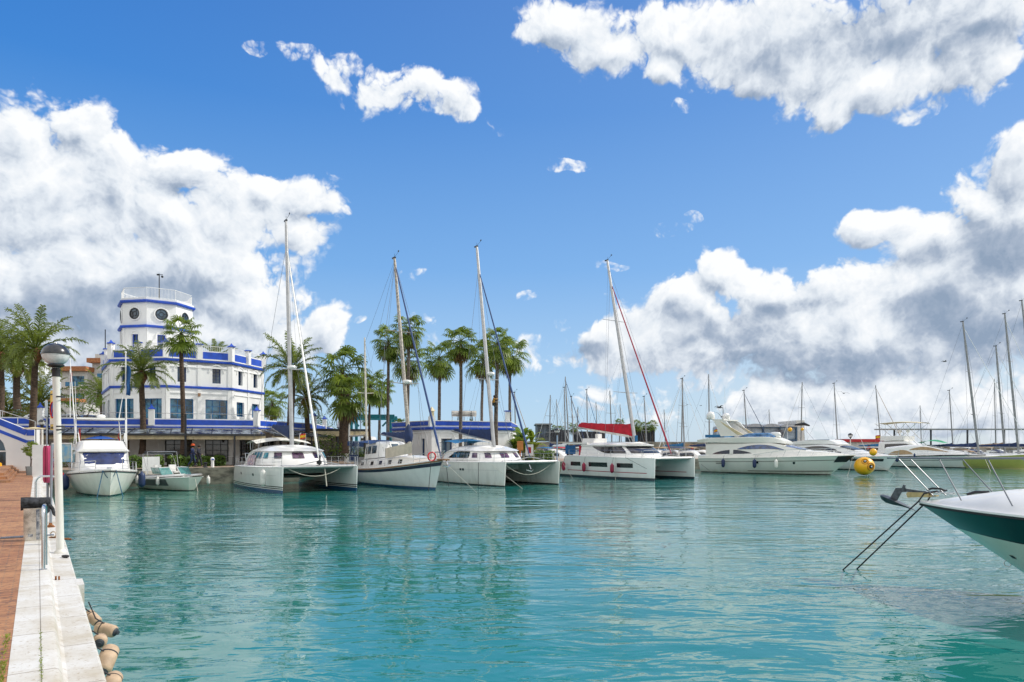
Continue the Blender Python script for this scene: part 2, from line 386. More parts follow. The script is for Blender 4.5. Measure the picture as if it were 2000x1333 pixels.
mb = MB(); mb.prism(abpoly([(QA+.4, -60), (QA+17, -60), (QA+17, 175), (QA+.4, 175)]), -2, QZ-.004); structure(mb.build('promenade', PAVE, smooth=0))
EARTH = M('ground_earth', (.20, .17, .11), .95, var=.3, vscale=.1)
mb = MB(); mb.prism(abpoly([(QA+16.9, -400), (400, -400), (400, 32), (QA+16.9, 32)]), -2, QZ-.01)
mb.prism(abpoly([(QA+.3, -400), (QA+17.1, -400), (QA+17.1, -59.9), (QA+.3, -59.9)]), -2, QZ-.012)
mb.prism(abpoly([(-60, -400), (QA+.4, -400), (QA+.4, -13.9), (-60, -13.9)]), -2, QZ-.014)
structure(mb.build('ground', EARTH, smooth=0))
# ---------------------------------------------------------------- building helpers
def wallseg(mb, p0, p1, z0, z1, ops=(), th=.3):
    """vertical wall from p0 to p1 (outside on the right hand side when walking p0->p1) with openings (u0,u1,za,zb)"""
    p0, p1 = V((p0[0], p0[1], 0)), V((p1[0], p1[1], 0)); d = (p1-p0); L = d.length; d.normalize(); n = V((d.y, -d.x, 0))
    us = sorted({0, L, *[x for o in ops for x in o[:2]]}); zs = sorted({z0, z1, *[x for o in ops for x in o[2:4]]})
    pt = lambda u, z, k=0: p0+d*u-n*k+V((0, 0, z))
    for i in range(len(us)-1):
        for j in range(len(zs)-1):
            u, zc = (us[i]+us[i+1])/2, (zs[j]+zs[j+1])/2
            if any(o[0] < u < o[1] and o[2] < zc < o[3] for o in ops): continue
            mb.quad(pt(us[i], zs[j]), pt(us[i+1], zs[j]), pt(us[i+1], zs[j+1]), pt(us[i], zs[j+1]))
    for (a, b, c, e) in ops:
        mb.quad(pt(a, c), pt(b, c), pt(b, c, th), pt(a, c, th)); mb.quad(pt(a, e, th), pt(b, e, th), pt(b, e), pt(a, e))
        mb.quad(pt(a, c), pt(a, c, th), pt(a, e, th), pt(a, e)); mb.quad(pt(b, c, th), pt(b, c), pt(b, e), pt(b, e, th))
    return d, n
def window(par, p0, p1, o, th=.2, mat=None, nm=(2, 3), fw=.07, name='window', pane=None, arch=False):
    p0, p1 = V((p0[0], p0[1], 0)), V((p1[0], p1[1], 0)); d = (p1-p0).normalized(); n = V((d.y, -d.x, 0))
    a, b, c, e = o; q = lambda u, z, k: p0+d*u-n*k+V((0, 0, z))
    mb = MB()
    for u in (a+fw/2, b-fw/2): mb.bar(q(u, c, th-.05), q(u, e, th-.05), fw, .08, up=n)
    for z in (c+fw/2, e-fw/2): mb.bar(q(a+fw, z, th-.05), q(b-fw, z, th-.05), fw*.95, .078, up=n)
    for i in range(1, nm[0]): u = a+(b-a)*i/nm[0]; mb.bar(q(u, c+fw, th-.045), q(u, e-fw, th-.045), fw*.7, .06, up=n)
    for i in range(1, nm[1]): z = c+(e-c)*i/nm[1]; mb.bar(q(a+fw, z, th-.045), q(b-fw, z, th-.045), fw*.5, .05, up=n)
    w_ = mb.build(name, mat or BLUEW, par, smooth=0)
    g_ = MB(); g_.quad(q(a, c, th-.01), q(b, c, th-.01), q(b, e, th-.01), q(a, e, th-.01)); g_.build('pane', pane or PANE, w_, smooth=0)
    return w_
BLUEW = M('blue_window_paint', (.015, .13, .32), .4, var=.15)
DKBLUEW = M('dark_blue_window_paint', (.012, .045, .16), .4, var=.15)
PANE = M('window_pane', (.05, .09, .13), .08, 0, var=.6, vscale=.9, spec=.9)
PANE2 = M('teal_window_pane', (.03, .16, .26), .1, 0, var=.5, vscale=.9, spec=.9)
RECESS = M('interior_dark', (.03, .028, .025), .9, var=.5, vscale=1.5)
def archmold(mb, p0, d, n, uc, zs, r, w=.07, k=.05, leg=.0):
    pts = [(uc-r, zs-leg)]+[(uc+r*cos(pi-pi*i/12), zs+r*sin(pi*i/12)) for i in range(13)]+[(uc+r, zs-leg)]
    for i in range(len(pts)-1):
        a, b = pts[i], pts[i+1]
        if abs(a[0]-b[0])+abs(a[1]-b[1]) < .01: continue
        mb.bar(p0+d*a[0]+n*k/2+V((0, 0, a[1])), p0+d*b[0]+n*k/2+V((0, 0, b[1])), w, k, up=n)
def band(mb, pts, z0, z1, out, closed=False):
    """horizontal moulding along a polyline (outside to the right), mitred"""
    pts = [V((p[0], p[1], 0)) for p in pts]; m = len(pts); off = []
    for i in range(m):
        dd = []
        if i > 0 or closed: dd.append((pts[i]-pts[i-1]).normalized())
        if i < m-1 or closed: dd.append((pts[(i+1) % m]-pts[i]).normalized())
        ns = [V((q.y, -q.x, 0)) for q in dd]; nn = sum(ns, V((0, 0, 0))).normalized()
        off.append(nn/max(.3, nn.dot(ns[0])))
    ring = []
    for i in range(m+(1 if closed else 0)):
        p, o = pts[i % m], off[i % m]
        ring.append([p-o*.12+V((0, 0, z0)), p+o*out*.75+V((0, 0, z0)), p+o*out+V((0, 0, z0+(z1-z0)*.4)), p+o*out+V((0, 0, z1)), p-o*.12+V((0, 0, z1))])
    mb.loft(ring, cap=not closed)
def finial(mb, c, z, s=.34, h=.4):
    c = V((c[0], c[1], 0)); R = .5*s
    mb.box(c+V((0, 0, z+.04)), (s*1.5, s*1.5, .08), YAW)
    k = len(mb.v); q = Matrix.Rotation(YAW, 3, 'Z')
    mb.add([c+q@V((x*R, y*R, z+.08)) for x, y in ((-1, -1), (1, -1), (1, 1), (-1, 1))]+[c+V((0, 0, z+.08+h*.7))], [(0, 1, 4), (1, 2, 4), (2, 3, 4), (3, 0, 4)])
    mb.ball(c+V((0, 0, z+h*.8)), .06, 8, 6)
# ---------------------------------------------------------------- octagonal clubhouse
D8a = V((-.984, .177, 0)).normalized(); D8b = V((.177, .984, 0)).normalized()
P2 = V((-26.0, 63.3, 0)); s8 = 5.5
P1 = P2-B*s8; P0 = P1+D8a*s8; Pm = P0+A*9; P3 = P2+D8b*5.5; P4 = P3+A*8
club = thing('clubhouse', 'white octagonal harbour clubhouse with blue bands, round-windowed tower and terrace above its ground floor', 'building', (-32, 66, QZ))
inv = V((32, -66, -QZ))
class CB(MB):
    def build(s, name, mat, parent=None, smooth=38, **k):
        if parent is club: s.v = [tuple(V(x)+inv) for x in s.v]
        return super().build(name, mat, parent, smooth, **k)
def cwin(*a, **k):     # window with coordinates shifted into the clubhouse frame
    w_ = window(club, *a, **k); w_.location = inv
    return w_
zT = 4.75; zc1 = 8.05; zc2 = 10.45; ztop = 12.0
path = [Pm, P0, P1, P2, P3, P4]
wl = CB(); mold = CB(); wins = []
for i in range(len(path)-1):
    a, b = path[i], path[i+1]; L = (b-a).length; ops = []
    us = {0: (1.2, 6.6), 1: (1.35, 4.15), 2: (1.3, 4.2), 3: (1.45, 4.05), 4: (2.0, 6.0)}[i]
    for u in us:
        ww = .95 if i in (1, 2, 4, 0) else .62
        ops += [(u-ww, u+ww, zT+.55, zT+2.35) if i != 3 else (u-ww, u+ww, zT+.9, zT+2.25), (u-.36, u+.36, zc1+.55, zc1+1.95)]
    d, n = wallseg(wl, a, b, QZ-.5, zc2, ops, .32)
    for k, o in enumerate(ops):
        if o[2] < zc1: wins.append((a, b, o, .26, BLUEW, (3, 3) if i != 3 else (3, 3), PANE2))
        else: wins.append((a, b, o, .3, DKBLUEW, (2, 4), PANE)); archmold(mold, a, d, n, (o[0]+o[1])/2, o[3]-.35, .62, .09, .06, leg=.1)
    for u in (.16, L/2, L-.16): mold.bar(a+d*u+V((0, 0, zT)), a+d*u+V((0, 0, zc1-.05)), .3, .12, up=n); mold.bar(a+d*u+V((0, 0, zc1+.22)), a+d*u+V((0, 0, zc2-.25)), .3, .12, up=n)
    for z in (zc1-.42, zc2-.48): mold.bar(a+d*.4+n*.02+V((0, 0, z)), b-d*.4+n*.02+V((0, 0, z)), .08, .12, up=n)
wl.build('wall', WALL, club, smooth=0); mold.build('wall_moulding', WALL, club, smooth=0)
for x in wins: cwin(*x[:3], th=x[3], mat=x[4], nm=x[5], pane=x[6])
for z in (zc1, zc2-.02):
    mb = CB(); band(mb, path, z, z+.2, .14); mb.build('cornice', BLUE, club, smooth=20)
mb = CB(); band(mb, path, zc2+.18, zc2+.24, .17); mb.prism([(p.x, p.y) for p in path], zc2-.3, zc2+.1); mb.build('roof_terrace', WALL, club, smooth=0)
# parapet with blue panels, posts
pw = CB(); bp = CB(); posts = CB(); caps = CB(); rl = CB()
for i in range(len(path)-1):
    a, b = path[i], path[i+1]; L = (b-a).length; d = (b-a).normalized(); n = V((d.y, -d.x, 0)); k = 2
    pw.bar(a-n*.12+V((0, 0, zc2+.64)), b-n*.12+V((0, 0, zc2+.64)), .16, .86)
    for j in range(k):
        u0 = L*j/k+.3; u1 = L*(j+1)/k-.3
        bp.bar(a+d*u0-n*.03+V((0, 0, zc2+.66)), a+d*u1-n*.03+V((0, 0, zc2+.66)), .03, .62)
    for j in range(k+(1 if i == len(path)-2 else 0)):
        c = a+d*(L*j/k); m_ = CB(); m_.box(c-n*.02+V((0, 0, zc2+.9)), (.42, .42, 1.36), atan2(d.y, d.x)); pc_ = m_.build('parapet_post', WALL, club, smooth=0); m_ = CB(); finial(m_, c-n*.02, zc2+1.58, .42, .0 if j else .38); m_.v = [tuple(V(x)+inv) for x in m_.v]; m_.build('post_cap', BLUE, pc_, smooth=0)
    for j in range(int(L/.16)): c = a+d*(j*.16)-n*.12; rl.tube([c+V((0, 0, zc2+1.07)), c+V((0, 0, zc2+1.52))], .012, 4)
    rl.tube([a-n*.12+V((0, 0, zc2+1.53)), b-n*.12+V((0, 0, zc2+1.53))], .022, 6)
pw.build('parapet', WALL, club, smooth=0); bp.build('parapet_panel', BLUE, club, smooth=0); rl.build('roof_railing', WHITE, club)
# tower
TC = V((-36.1, 69.4, 0)); s_t = 2.58; ap = s_t*1.2071
tp = []
for k in range(8):
    ang = atan2(-A.y, -A.x)-pi/8+k*pi/4; r = s_t*1.3066; tp.append(TC+V((cos(ang)*r, sin(ang)*r, 0)))
# order so that the outside is to the right of travel (anticlockwise list seen from above)
tw = CB(); rw = []; zt1 = zat(637, 67)-.15; zt2 = zat(590, 67)-.1
tm = CB(); twin = []
for k in range(8):
    a, b = tp[k], tp[(k+1) % 8]; ops = [(s_t/2-.36, s_t/2+.36, zt1-2.1, zt1-.75)]
    d, n = wallseg(tw, a, b, zc2, zt2+.1, ops, .3)
    twin.append((a, b, ops[0]))
    archmold(tm, a, d, n, s_t/2, zt1-.95, .5, .08, .08, leg=.2); tm.bar(a+d*(s_t/2-.6)+n*.1+V((0, 0, zt1-2.2)), a+d*(s_t/2+.6)+n*.1+V((0, 0, zt1-2.2)), .16, .1, up=n)
    c = a+d*s_t/2; zc = (zt1+zt2)/2+.02
    for u in (.1, s_t-.1): tm.bar(a+d*u+n*.01+V((0, 0, zc2+1)), a+d*u+n*.01+V((0, 0, zt1)), .2, .1, up=n)
    ax = n
    ringm = MB(); q = V((0, 0, 1)).rotation_difference(n).to_matrix()
    pts = [c+n*.05+V((0, 0, zc))+q@V((cos(2*pi*i/24)*.62, sin(2*pi*i/24)*.62, 0)) for i in range(25)]; tm.tube(pts, .07, 6, cap=False)
    fr = CB(); pts = [c+n*.06+V((0, 0, zc))+q@V((cos(2*pi*i/24)*.5, sin(2*pi*i/24)*.5, 0)) for i in range(25)]; fr.tube(pts, .05, 6, cap=False)
    pts = [c+n*.06+V((0, 0, zc))+q@V((cos(2*pi*i/20)*.22, sin(2*pi*i/20)*.22, 0)) for i in range(21)]; fr.tube(pts, .025, 5, cap=False)
    for i in range(4): an = pi/4+i*pi/2; fr.tube([c+n*.06+V((0, 0, zc))+q@V((cos(an)*.22, sin(an)*.22, 0)), c+n*.06+V((0, 0, zc))+q@V((cos(an)*.48, sin(an)*.48, 0))], .025, 5)
    f_ = fr.build('round_window', DARKM, club); f_.parent = club
    pn = CB(); pn.lathe([(.0001, .03), (.49, .03), (.49, 0)], c+V((0, 0, zc)), 24, n, cap=False); pn.v = [tuple(V(x)+inv) for x in pn.v]; pn.build('pane', PANE, f_)
tw.build('tower_wall', WALL, club, smooth=0); tm.build('tower_moulding', WALL, club, smooth=30)
for a, b, o in twin: cwin(a, b, o, th=.28, mat=BLUE, nm=(2, 2), name='arched_window')
for z in (zt1-.12, zt2-.1):
    mb = CB(); band(mb, tp, z, z+.22, .26, True); mb.build('tower_cornice', BLUE, club, smooth=20)
mb = CB(); band(mb, tp, zt2+.1, zt2+.34, .12, True); mb.prism([(p.x, p.y) for p in tp], zt2-.1, zt2+.2); mb.build('tower_roof', WALL, club, smooth=0)
rl = CB(); zr = zt2+.34
for k in range(8):
    a, b = TC+(tp[k]-TC)*.97, TC+(tp[(k+1) % 8]-TC)*.97; d = (b-a)
    if k in (2, 3): rl.bar(a+V((0, 0, zr+.45)), b+V((0, 0, zr+.45)), .08, .9); continue
    for j in range(20): c = a+d*j/20; rl.tube([c+V((0, 0, zr)), c+V((0, 0, zr+1.02))], .014 if j else .03, 4)
    rl.tube([a+V((0, 0, zr+1.03)), b+V((0, 0, zr+1.03))], .026, 6); rl.tube([a+V((0, 0, zr+.1)), b+V((0, 0, zr+.1))], .02, 5)
rl.build('tower_railing', WHITE, club)
mb = CB(); c = P(311, 67.5, 0); c.z = zr-.2; mb.tube([c, c+V((0, 0, 2.85))], .05, 6); mb.tube([c+V((-.1, 0, 2.75)), c+V((.35, 0, 2.75))], .03, 5); mb.ball(c+V((.3, 0, 2.55)), .12, 8, 6); mb.box(c+V((-.12, 0, 2.75)), (.2, .14, .14)); mb.build('camera_mast', DARKM, club)
mb = CB(); c = Pm+V((.3, -.1, zc2+1.7)); mb.tube([c, c+V((0, 0, 2.4))], .05, 6); mb.build('chimney_pipe', DARKM, club)
# drain pipes / lamps / vents on the facade
mb = CB()
d = (P2-P1).normalized(); n = V((d.y, -d.x, 0)); c = P1+d*2.7+n*.1+V((0, 0, zc1-.55)); mb.box(c, (.28, .2, .28), YAW)
mb.build('wall_lamp', TEAK, club)
# ---- terrace + ground floor
Q = [V((-52, 49.3, 0)), V((-29, 54.9, 0)), V((-21.6, 57.9, 0)), V((-19.8, 68.5, 0)), V((-22, 84, 0))]
G = [V((-52, 52.6, 0)), V((-30, 57.9, 0)), V((-24.6, 60.2, 0)), V((-22.9, 69, 0)), V((-24.9, 84, 0))]
zp = 5.12
tw = CB(); bp = CB(); sl_ = CB(); pp = CB(); cp = CB(); rr = CB()
for i in range(4):
    a, b = Q[i], Q[i+1]; d = (b-a).normalized(); n = V((d.y, -d.x, 0)); L = (b-a).length
    tw.bar(a-n*.1+V((0, 0, zp-.42)), b-n*.1+V((0, 0, zp-.42)), .2, .84)
    k = max(1, round(L/8))
    for j in range(k):
        bp.bar(a+d*(L*j/k+.25)+n*.01+V((0, 0, zp-.30)), a+d*(L*(j+1)/k-.25)+n*.01+V((0, 0, zp-.30)), .03, .42)
        if i or j:
            c = a+d*(L*j/k); m_ = CB(); m_.box(c-n*.05+V((0, 0, zp+.08)), (.42, .42, 1.3), atan2(d.y, d.x)); pc_ = m_.build('terrace_post', WALL, club, smooth=0); m_ = CB(); finial(m_, c-n*.05, zp+.74, .36, .42); m_.v = [tuple(V(x)+inv) for x in m_.v]; m_.build('post_cap', BLUE, pc_, smooth=0)
    sl_.bar(a+n*.04+V((0, 0, zp-.71)), b+n*.04+V((0, 0, zp-.71)), .14, .11)
    rr.tube([a-n*.1+V((0, 0, zp+.42)), b-n*.1+V((0, 0, zp+.42))], .02, 5)
    for j in range(int(L/2.2)): c = a+d*(j*2.2)-n*.1; rr.tube([c+V((0, 0, zp)), c+V((0, 0, zp+.42))], .018, 5)
tw.build('terrace_parapet', WALL, club, smooth=0); bp.build('terrace_panel', BLUE, club, smooth=0); sl_.build('terrace_stripe', BLUE, club, smooth=0)
rr.build('terrace_railing', STEEL, club)
mb = CB(); mb.prism([(p.x, p.y) for p in Q]+[(-52, 84)], zp-1.05, zp-.83); mb.build('terrace_floor', WALL, club, smooth=0)
# glazed canopy sloping out under the terrace, dark gutter, cream fascia
CG = M('canopy_glass', (.55, .62, .64), .12, 0, var=.5, vscale=1.2, trans=.25, spec=.8); CREAM = M('cream_fascia', (.62, .52, .32), .6, var=.12)
cg = CB(); bm_ = CB(); cf = CB(); post = CB()
nn = []
for i in range(3):
    a, b = Q[i], Q[i+1]; d = (b-a).normalized(); n = V((d.y, -d.x, 0)); o = n*1.9; L = (b-a).length
    a2 = a+o-(d*.5 if i else V()); b2 = b+o+d*(.6 if i < 2 else 0)
    cg.add([a+n*.12+V((0, 0, zp-.85)), b+n*.12+V((0, 0, zp-.85)), b2+V((0, 0, zp-1.28)), a2+V((0, 0, zp-1.28))], [(0, 1, 2, 3), (3, 2, 1, 0)])
    for j in range(int(L/1.5)+1): c = a+d*j*1.5; bm_.bar(c+n*.1+V((0, 0, zp-.83)), c+o+V((0, 0, zp-1.27)), .06, .06)
    bm_.bar(a2+V((0, 0, zp-1.33)), b2+V((0, 0, zp-1.33)), .14, .16)
    cf.bar(a2-n*.25+V((0, 0, zp-1.56)), b2-n*.25+V((0, 0, zp-1.56)), .06, .3)
    for j in range(1, int(L/3.6)+1): c = a+o+d*(j*3.6-1); m_ = CB(); m_.bar(c+V((0, 0, QZ)), c+V((0, 0, zp+.3 if j % 2 else zp-1.3)), .12, .12); m_.build('canopy_post', DARKM, club, smooth=0)
cg.build('glass_canopy', CG, club, smooth=0); bm_.build('canopy_beam', DARKM, club, smooth=0); cf.build('canopy_fascia', CREAM, club, smooth=0)
gw = CB(); gws = []
for i in range(4):
    a, b = G[i], G[i+1]; L = (b-a).length
    ops = {0: [(10.2, 12.2, QZ, 3.3), (17.8, 20.4, 1.6, 3.35)], 1: [(.5, 2.6, QZ+.25, 3.5), (3.6, 5.5, QZ+.25, 3.5)], 2: [(1.0, 3.4, QZ+.25, 3.4), (4.6, 7.2, QZ+.25, 3.4)], 3: [(1, 4, QZ+.2, 3.3)]}[i]
    wallseg(gw, a, b, QZ-.5, zp-1.05, ops, .4); gws += [(a, b, o) for o in ops]
gw.build('ground_floor_wall', WALL, club, smooth=0)
for k, (a, b, o) in enumerate(gws): cwin(a, b, o, th=.36, mat=DARKM, nm=(3, 4) if k else (2, 1), fw=.09, name='shop_window' if k else 'door', pane=RECESS if k == 0 else M('shop_glass', (.02, .022, .025), .1, var=.9, vscale=1.4, col2=(.16, .15, .13), spec=.8))
# round arch surround over the door
am = CB(); a, b = G[0], G[1]; d = (b-a).normalized(); n = V((d.y, -d.x, 0)); archmold(am, a, d, n, 11.2, 3.0, 1.15, .16, .12, leg=1.7); am.build('door_arch', WALL, club, smooth=0)
# ---------------------------------------------------------------- stair wing with arch at the left edge
sw = thing('stair_building', 'white and blue outdoor stair wing with an arched glazed doorway, beside the planters', 'building', (-35, 46, QZ))
W0 = V((-39.5, 43.2, 0)); W1 = V((-31.9, 45.6, 0)); inv2 = -V((-35, 46, QZ)); d = (W1-W0).normalized(); n = V((d.y, -d.x, 0)); L = (W1-W0).length
def sb(mb, name, mat, smooth=0): mb.v = [tuple(V(x)+inv2) for x in mb.v]; return mb.build(name, mat, sw, smooth)
q = lambda u, z, k=0: W0+d*u-n*k+V((0, 0, z))
def ztp(u): return max(4.0, 7.0-(u-1.0)*.46)      # falling top line of the stair wall
ucen, rad, zsp = 5.25, 1.1, 2.55
xs = sorted({0, L, *[ucen-rad+2*rad*i/16 for i in range(17)], *[L*i/12 for i in range(13)]})
def zlow(u): return QZ-.2 if abs(u-ucen) >= rad-1e-6 else zsp+sqrt(max(0, rad*rad-(u-ucen)**2))
mb = MB()
for i in range(len(xs)-1):
    u0, u1 = xs[i], xs[i+1]; m_ = (u0+u1)/2
    inn = abs(m_-ucen) < rad; l0 = (zsp+sqrt(max(0, rad*rad-(u0-ucen)**2))) if inn else QZ-.2; l1 = (zsp+sqrt(max(0, rad*rad-(u1-ucen)**2))) if inn else QZ-.2
    mb.quad(q(u0, l0), q(u1, l1), q(u1, ztp(u1)), q(u0, ztp(u0))); mb.quad(q(u0, ztp(u0)), q(u1, ztp(u1)), q(u1, ztp(u1), .35), q(u0, ztp(u0), .35))
    if inn: mb.quad(q(u0, l0), q(u0, l0, .5), q(u1, l1, .5), q(u1, l1))
mb.quad(q(ucen-rad, QZ), q(ucen-rad, zsp), q(ucen-rad, zsp, .5), q(ucen-rad, QZ, .5)); mb.quad(q(ucen+rad, QZ), q(ucen+rad, QZ, .5), q(ucen+rad, zsp, .5), q(ucen+rad, zsp))
mb.box(q(L/2, 2.4, 4.0), (L, 7.0, 2.6), atan2(d.y, d.x)) if False else None
mb.quad(q(L, QZ-.2), q(L, QZ-.2, 1), q(L, 4.0, 1), q(L, 4.0))
sb(mb, 'wall', WALL)
mb = MB()
for off, h in ((-.22, .38), (-.82, .2)):
    pts = [(u, ztp(u)+off) for u in (0, 1.0, (7.0-4.0)/.46+1 if (7.0-4.0)/.46+1 < L else L, L)]
    for i in range(len(pts)-1):
        a, b = pts[i], pts[i+1]
        if b[0]-a[0] > .05: mb.bar(q(a[0], a[1], -.015), q(b[0], b[1], -.015), .03, h)
u0, u1 = 0, 4.6
mb.add([q(0, 4.05, -.02), q(5.6, 4.05, -.02), q(.0, ztp(0)-1.75, -.02), q(0, 4.05, .0), q(5.6, 4.05, .0), q(0, ztp(0)-1.75, 0)], [(0, 1, 2)])
sb(mb, 'blue_stripe', BLUE)
mb = MB(); mb.quad(q(ucen-rad, QZ, .5), q(ucen+rad, QZ, .5), q(ucen+rad, zsp+rad, .5), q(ucen-rad, zsp+rad, .5)); sb(mb, 'door_glass', PANE)
mb = MB()
for u in (ucen-rad+.05, ucen+.3, ucen+rad-.05): mb.bar(q(u, QZ, .45), q(u, zsp+.1, .45), .08, .08)
mb.bar(q(ucen-rad, zsp, .44), q(ucen+rad, zsp, .44), .09, .1, up=n); sb(mb, 'door_frame', WHITE)
mb = MB(); pts = [q(u, ztp(u)+.55, .15) for u in (0, 1, L*.75, L)]; mb.tube(pts, .03, 6)
for k in range(9): u = L*k/8; mb.tube([q(u, ztp(u), .15), q(u, ztp(u)+.55, .15)], .02, 5)
sb(mb, 'handrail', STEEL, 30)
# ---------------------------------------------------------------- low blue banded building behind the tall palms
R0, R1, R2, R3 = P(766, 72.5), P(843, 66), P(997, 70), P(1010, 82)
lb = thing('harbour_office', 'low white harbour office with double blue roof bands behind the tall fan palms', 'building', (R1.x, R1.y, QZ)); iv3 = -V((R1.x, R1.y, QZ))
def lo(mb, name, mat, smooth=0, par=None): mb.v = [tuple(V(x)+iv3) for x in mb.v]; return mb.build(name, mat, par or lb, smooth)
zb = zat(822, 66); pth = [R0, R1, R2, R3]
wl = MB(); md = MB(); ow = []
for i in range(3):
    a, b = pth[i], pth[i+1]; L = (b-a).length
    ops = {0: [(L-2.0, L-1.35, 1.9, 3.6), (L-4.9, L-4.3, 1.9, 3.6)], 1: [(1.0, 2.15, 1.8, 3.6), (3.4, 4.5, 1.8, 3.6)], 2: []}[i]
    dd, nn_ = wallseg(wl, a, b, QZ-.3, zb, ops, .3); ow += [(a, b, o) for o in ops]
    for o in ops: archmold(md, a, dd, nn_, (o[0]+o[1])/2, o[3]-.1, .85, .09, .06, leg=.5)
    md.bar(a+dd*.3+nn_*.03+V((0, 0, zb-1.1)), b-dd*.3+nn_*.03+V((0, 0, zb-1.1)), .1, .07, up=nn_)
lo(wl, 'wall', WALL); lo(md, 'wall_moulding', WALL)
for a, b, o in ow:
    w_ = window(lb, a, b, o, th=.26, mat=DKBLUEW, nm=(2, 1)); w_.location = iv3
for z0, z1, ou in ((zb-.42, zb-.04, .06), (zb-.86, zb-.6, .22)):
    mb = MB(); band(mb, pth, z0, z1, ou); lo(mb, 'roof_band', BLUE, 20)
mb = MB(); band(mb, pth, zb-.04, zb+.05, .1); mb.prism([(p.x, p.y) for p in (R0, R1, R2, R3, R3+V((-6, 2, 0)), R0+V((2, 6, 0)))], zb-.5, zb-.3); lo(mb, 'roof', WALL)
mb = MB(); c = R1+V((0, .15, 0)); mb.box(c+V((0, 0, zb-.1)), (.55, .55, 1.0), .4); lo(mb, 'corner_post', WALL)
mb = MB(); mb.box(c+V((0, 0, zb+.65)), (.36, .36, .6), .4); mb.lathe([(.34, zb+.92), (.3, zb+1.0), (.02, zb+1.35)], (c.x, c.y, 0), 4); lo(mb, 'corner_lantern', CREAM)
mb = MB(); c = R2+V((-.3, .4, 0)); mb.box(c+V((0, 0, zb+.3)), (.4, .4, 1.6), .3); lo(mb, 'chimney', WALL); mb = MB(); mb.box(c+V((0, 0, zb+1.14)), (.62, .62, .1), .3); lo(mb, 'chimney_cap', BLUE)
for k, px in enumerate((894, 918)):
    c = P(px, 71, 0)
    t = thing('solar_water_heater', ('left' if k == 0 else 'right')+' of the two silver solar water tanks on the low office roof', 'water heater', (c.x, c.y, zb-.3)); t.scale = (1.15,)*3; t.rotation_euler = (0, 0, .25)
    mb = MB(); mb.tube([(-.55, 0, 1.05), (.55, 0, 1.05)], .27, 16); mb.build('tank', M('tank_metal', (.66, .62, .56), .3, .5), t, 40)
    mb = MB(); mb.bar((-.3, -.2, .9), (-.3, -1.0, .12), 1.0, .06, up=(1, 0, 0)); mb.v = [(x+.3, y, z) for x, y, z in mb.v]; mb.build('solar_panel', GLASS, t, 0)
    mb = MB(); [mb.bar((x, .1, 0), (x, .0, .9), .05, .05) for x in (-.5, .5)]; [mb.bar((x, -1.0, 0.05), (x, .1, .05), .05, .05) for x in (-.5, .5)]; mb.build('stand', STEEL, t, 0)
# ---------------------------------------------------------------- palms and other plants
LEAF = leafmat('palm_leaf', (.15, .20, .03), (.055, .09, .015), .48)
LEAFY = leafmat('yellowish_palm_leaf', (.22, .21, .03), (.05, .09, .012), .45)
FANL = leafmat('fan_palm_leaf', (.18, .25, .03), (.06, .11, .015), .5, scale=.9)
DEAD = leafmat('dead_palm_leaf', (.26, .14, .055), (.13, .07, .03), .2)
STEMM = M('palm_stem', (.22, .20, .05), .6)
BARK = M('palm_trunk', (.085, .055, .036), .9, var=.35, vscale=5, bump=1.0, bscale=9, stretch=(1, 1, 3))
BARKG = M('grey_palm_trunk', (.15, .115, .09), .9, var=.3, vscale=4, bump=1.0, bscale=9, stretch=(1, 1, 4))
BOOT = M('palm_boot', (.17, .07, .03), .9, var=.4, vscale=8, bump=1.0, bscale=20)
def frond(mb, rnd, az, e0, L, droop, nl=26, wl=.055, ll=.5, roll=0):
    """feather frond: arching midrib with two rows of narrow leaflets"""
    d = V((cos(az), sin(az), 0)); pts = []; p = V((0, 0, 0)); e = e0; n = 12
    sw_ = rnd.uniform(-.25, .25)
    for i in range(n+1):
        pts.append(p.copy()); k = i/n; e = e0-droop*k**1.5; dd = V((cos(az+sw_*k), sin(az+sw_*k), 0)); p = p+(dd*cos(e)+V((0, 0, sin(e))))*L/n
    mb.tube(pts, [.035*(1-.85*i/n)+.004 for i in range(n+1)], 4, cap=False)
    for i in range(nl):
        k = .16+.84*i/nl; f = k*n; j = min(n-1, int(f)); c = pts[j].lerp(pts[j+1], f-j); t = (pts[j+1]-pts[j]).normalized()
        side = t.cross(V((0, 0, 1))); side.normalize(); up = side.cross(t)
        l = ll*(sin(pi*min(1, (k-.1)/.95))**.55)*(1.05-.45*k)+.08
        for sd in (1, -1):
            a = rnd.uniform(.45, .8); q = (side*sd*cos(a)+t*sin(a)+up*rnd.uniform(-.1, .45)).normalized(); l2 = l*rnd.uniform(.85, 1.1)
            m = c+q*l2*.55; tip = c+q*l2+V((0, 0, -l2*rnd.uniform(.15, .55))); w_ = t*wl*.5
            kk = len(mb.v); mb.add([c-w_, c+w_, m+w_*1.2, tip, m-w_*1.2], [(0, 1, 2, 4), (4, 2, 3)])
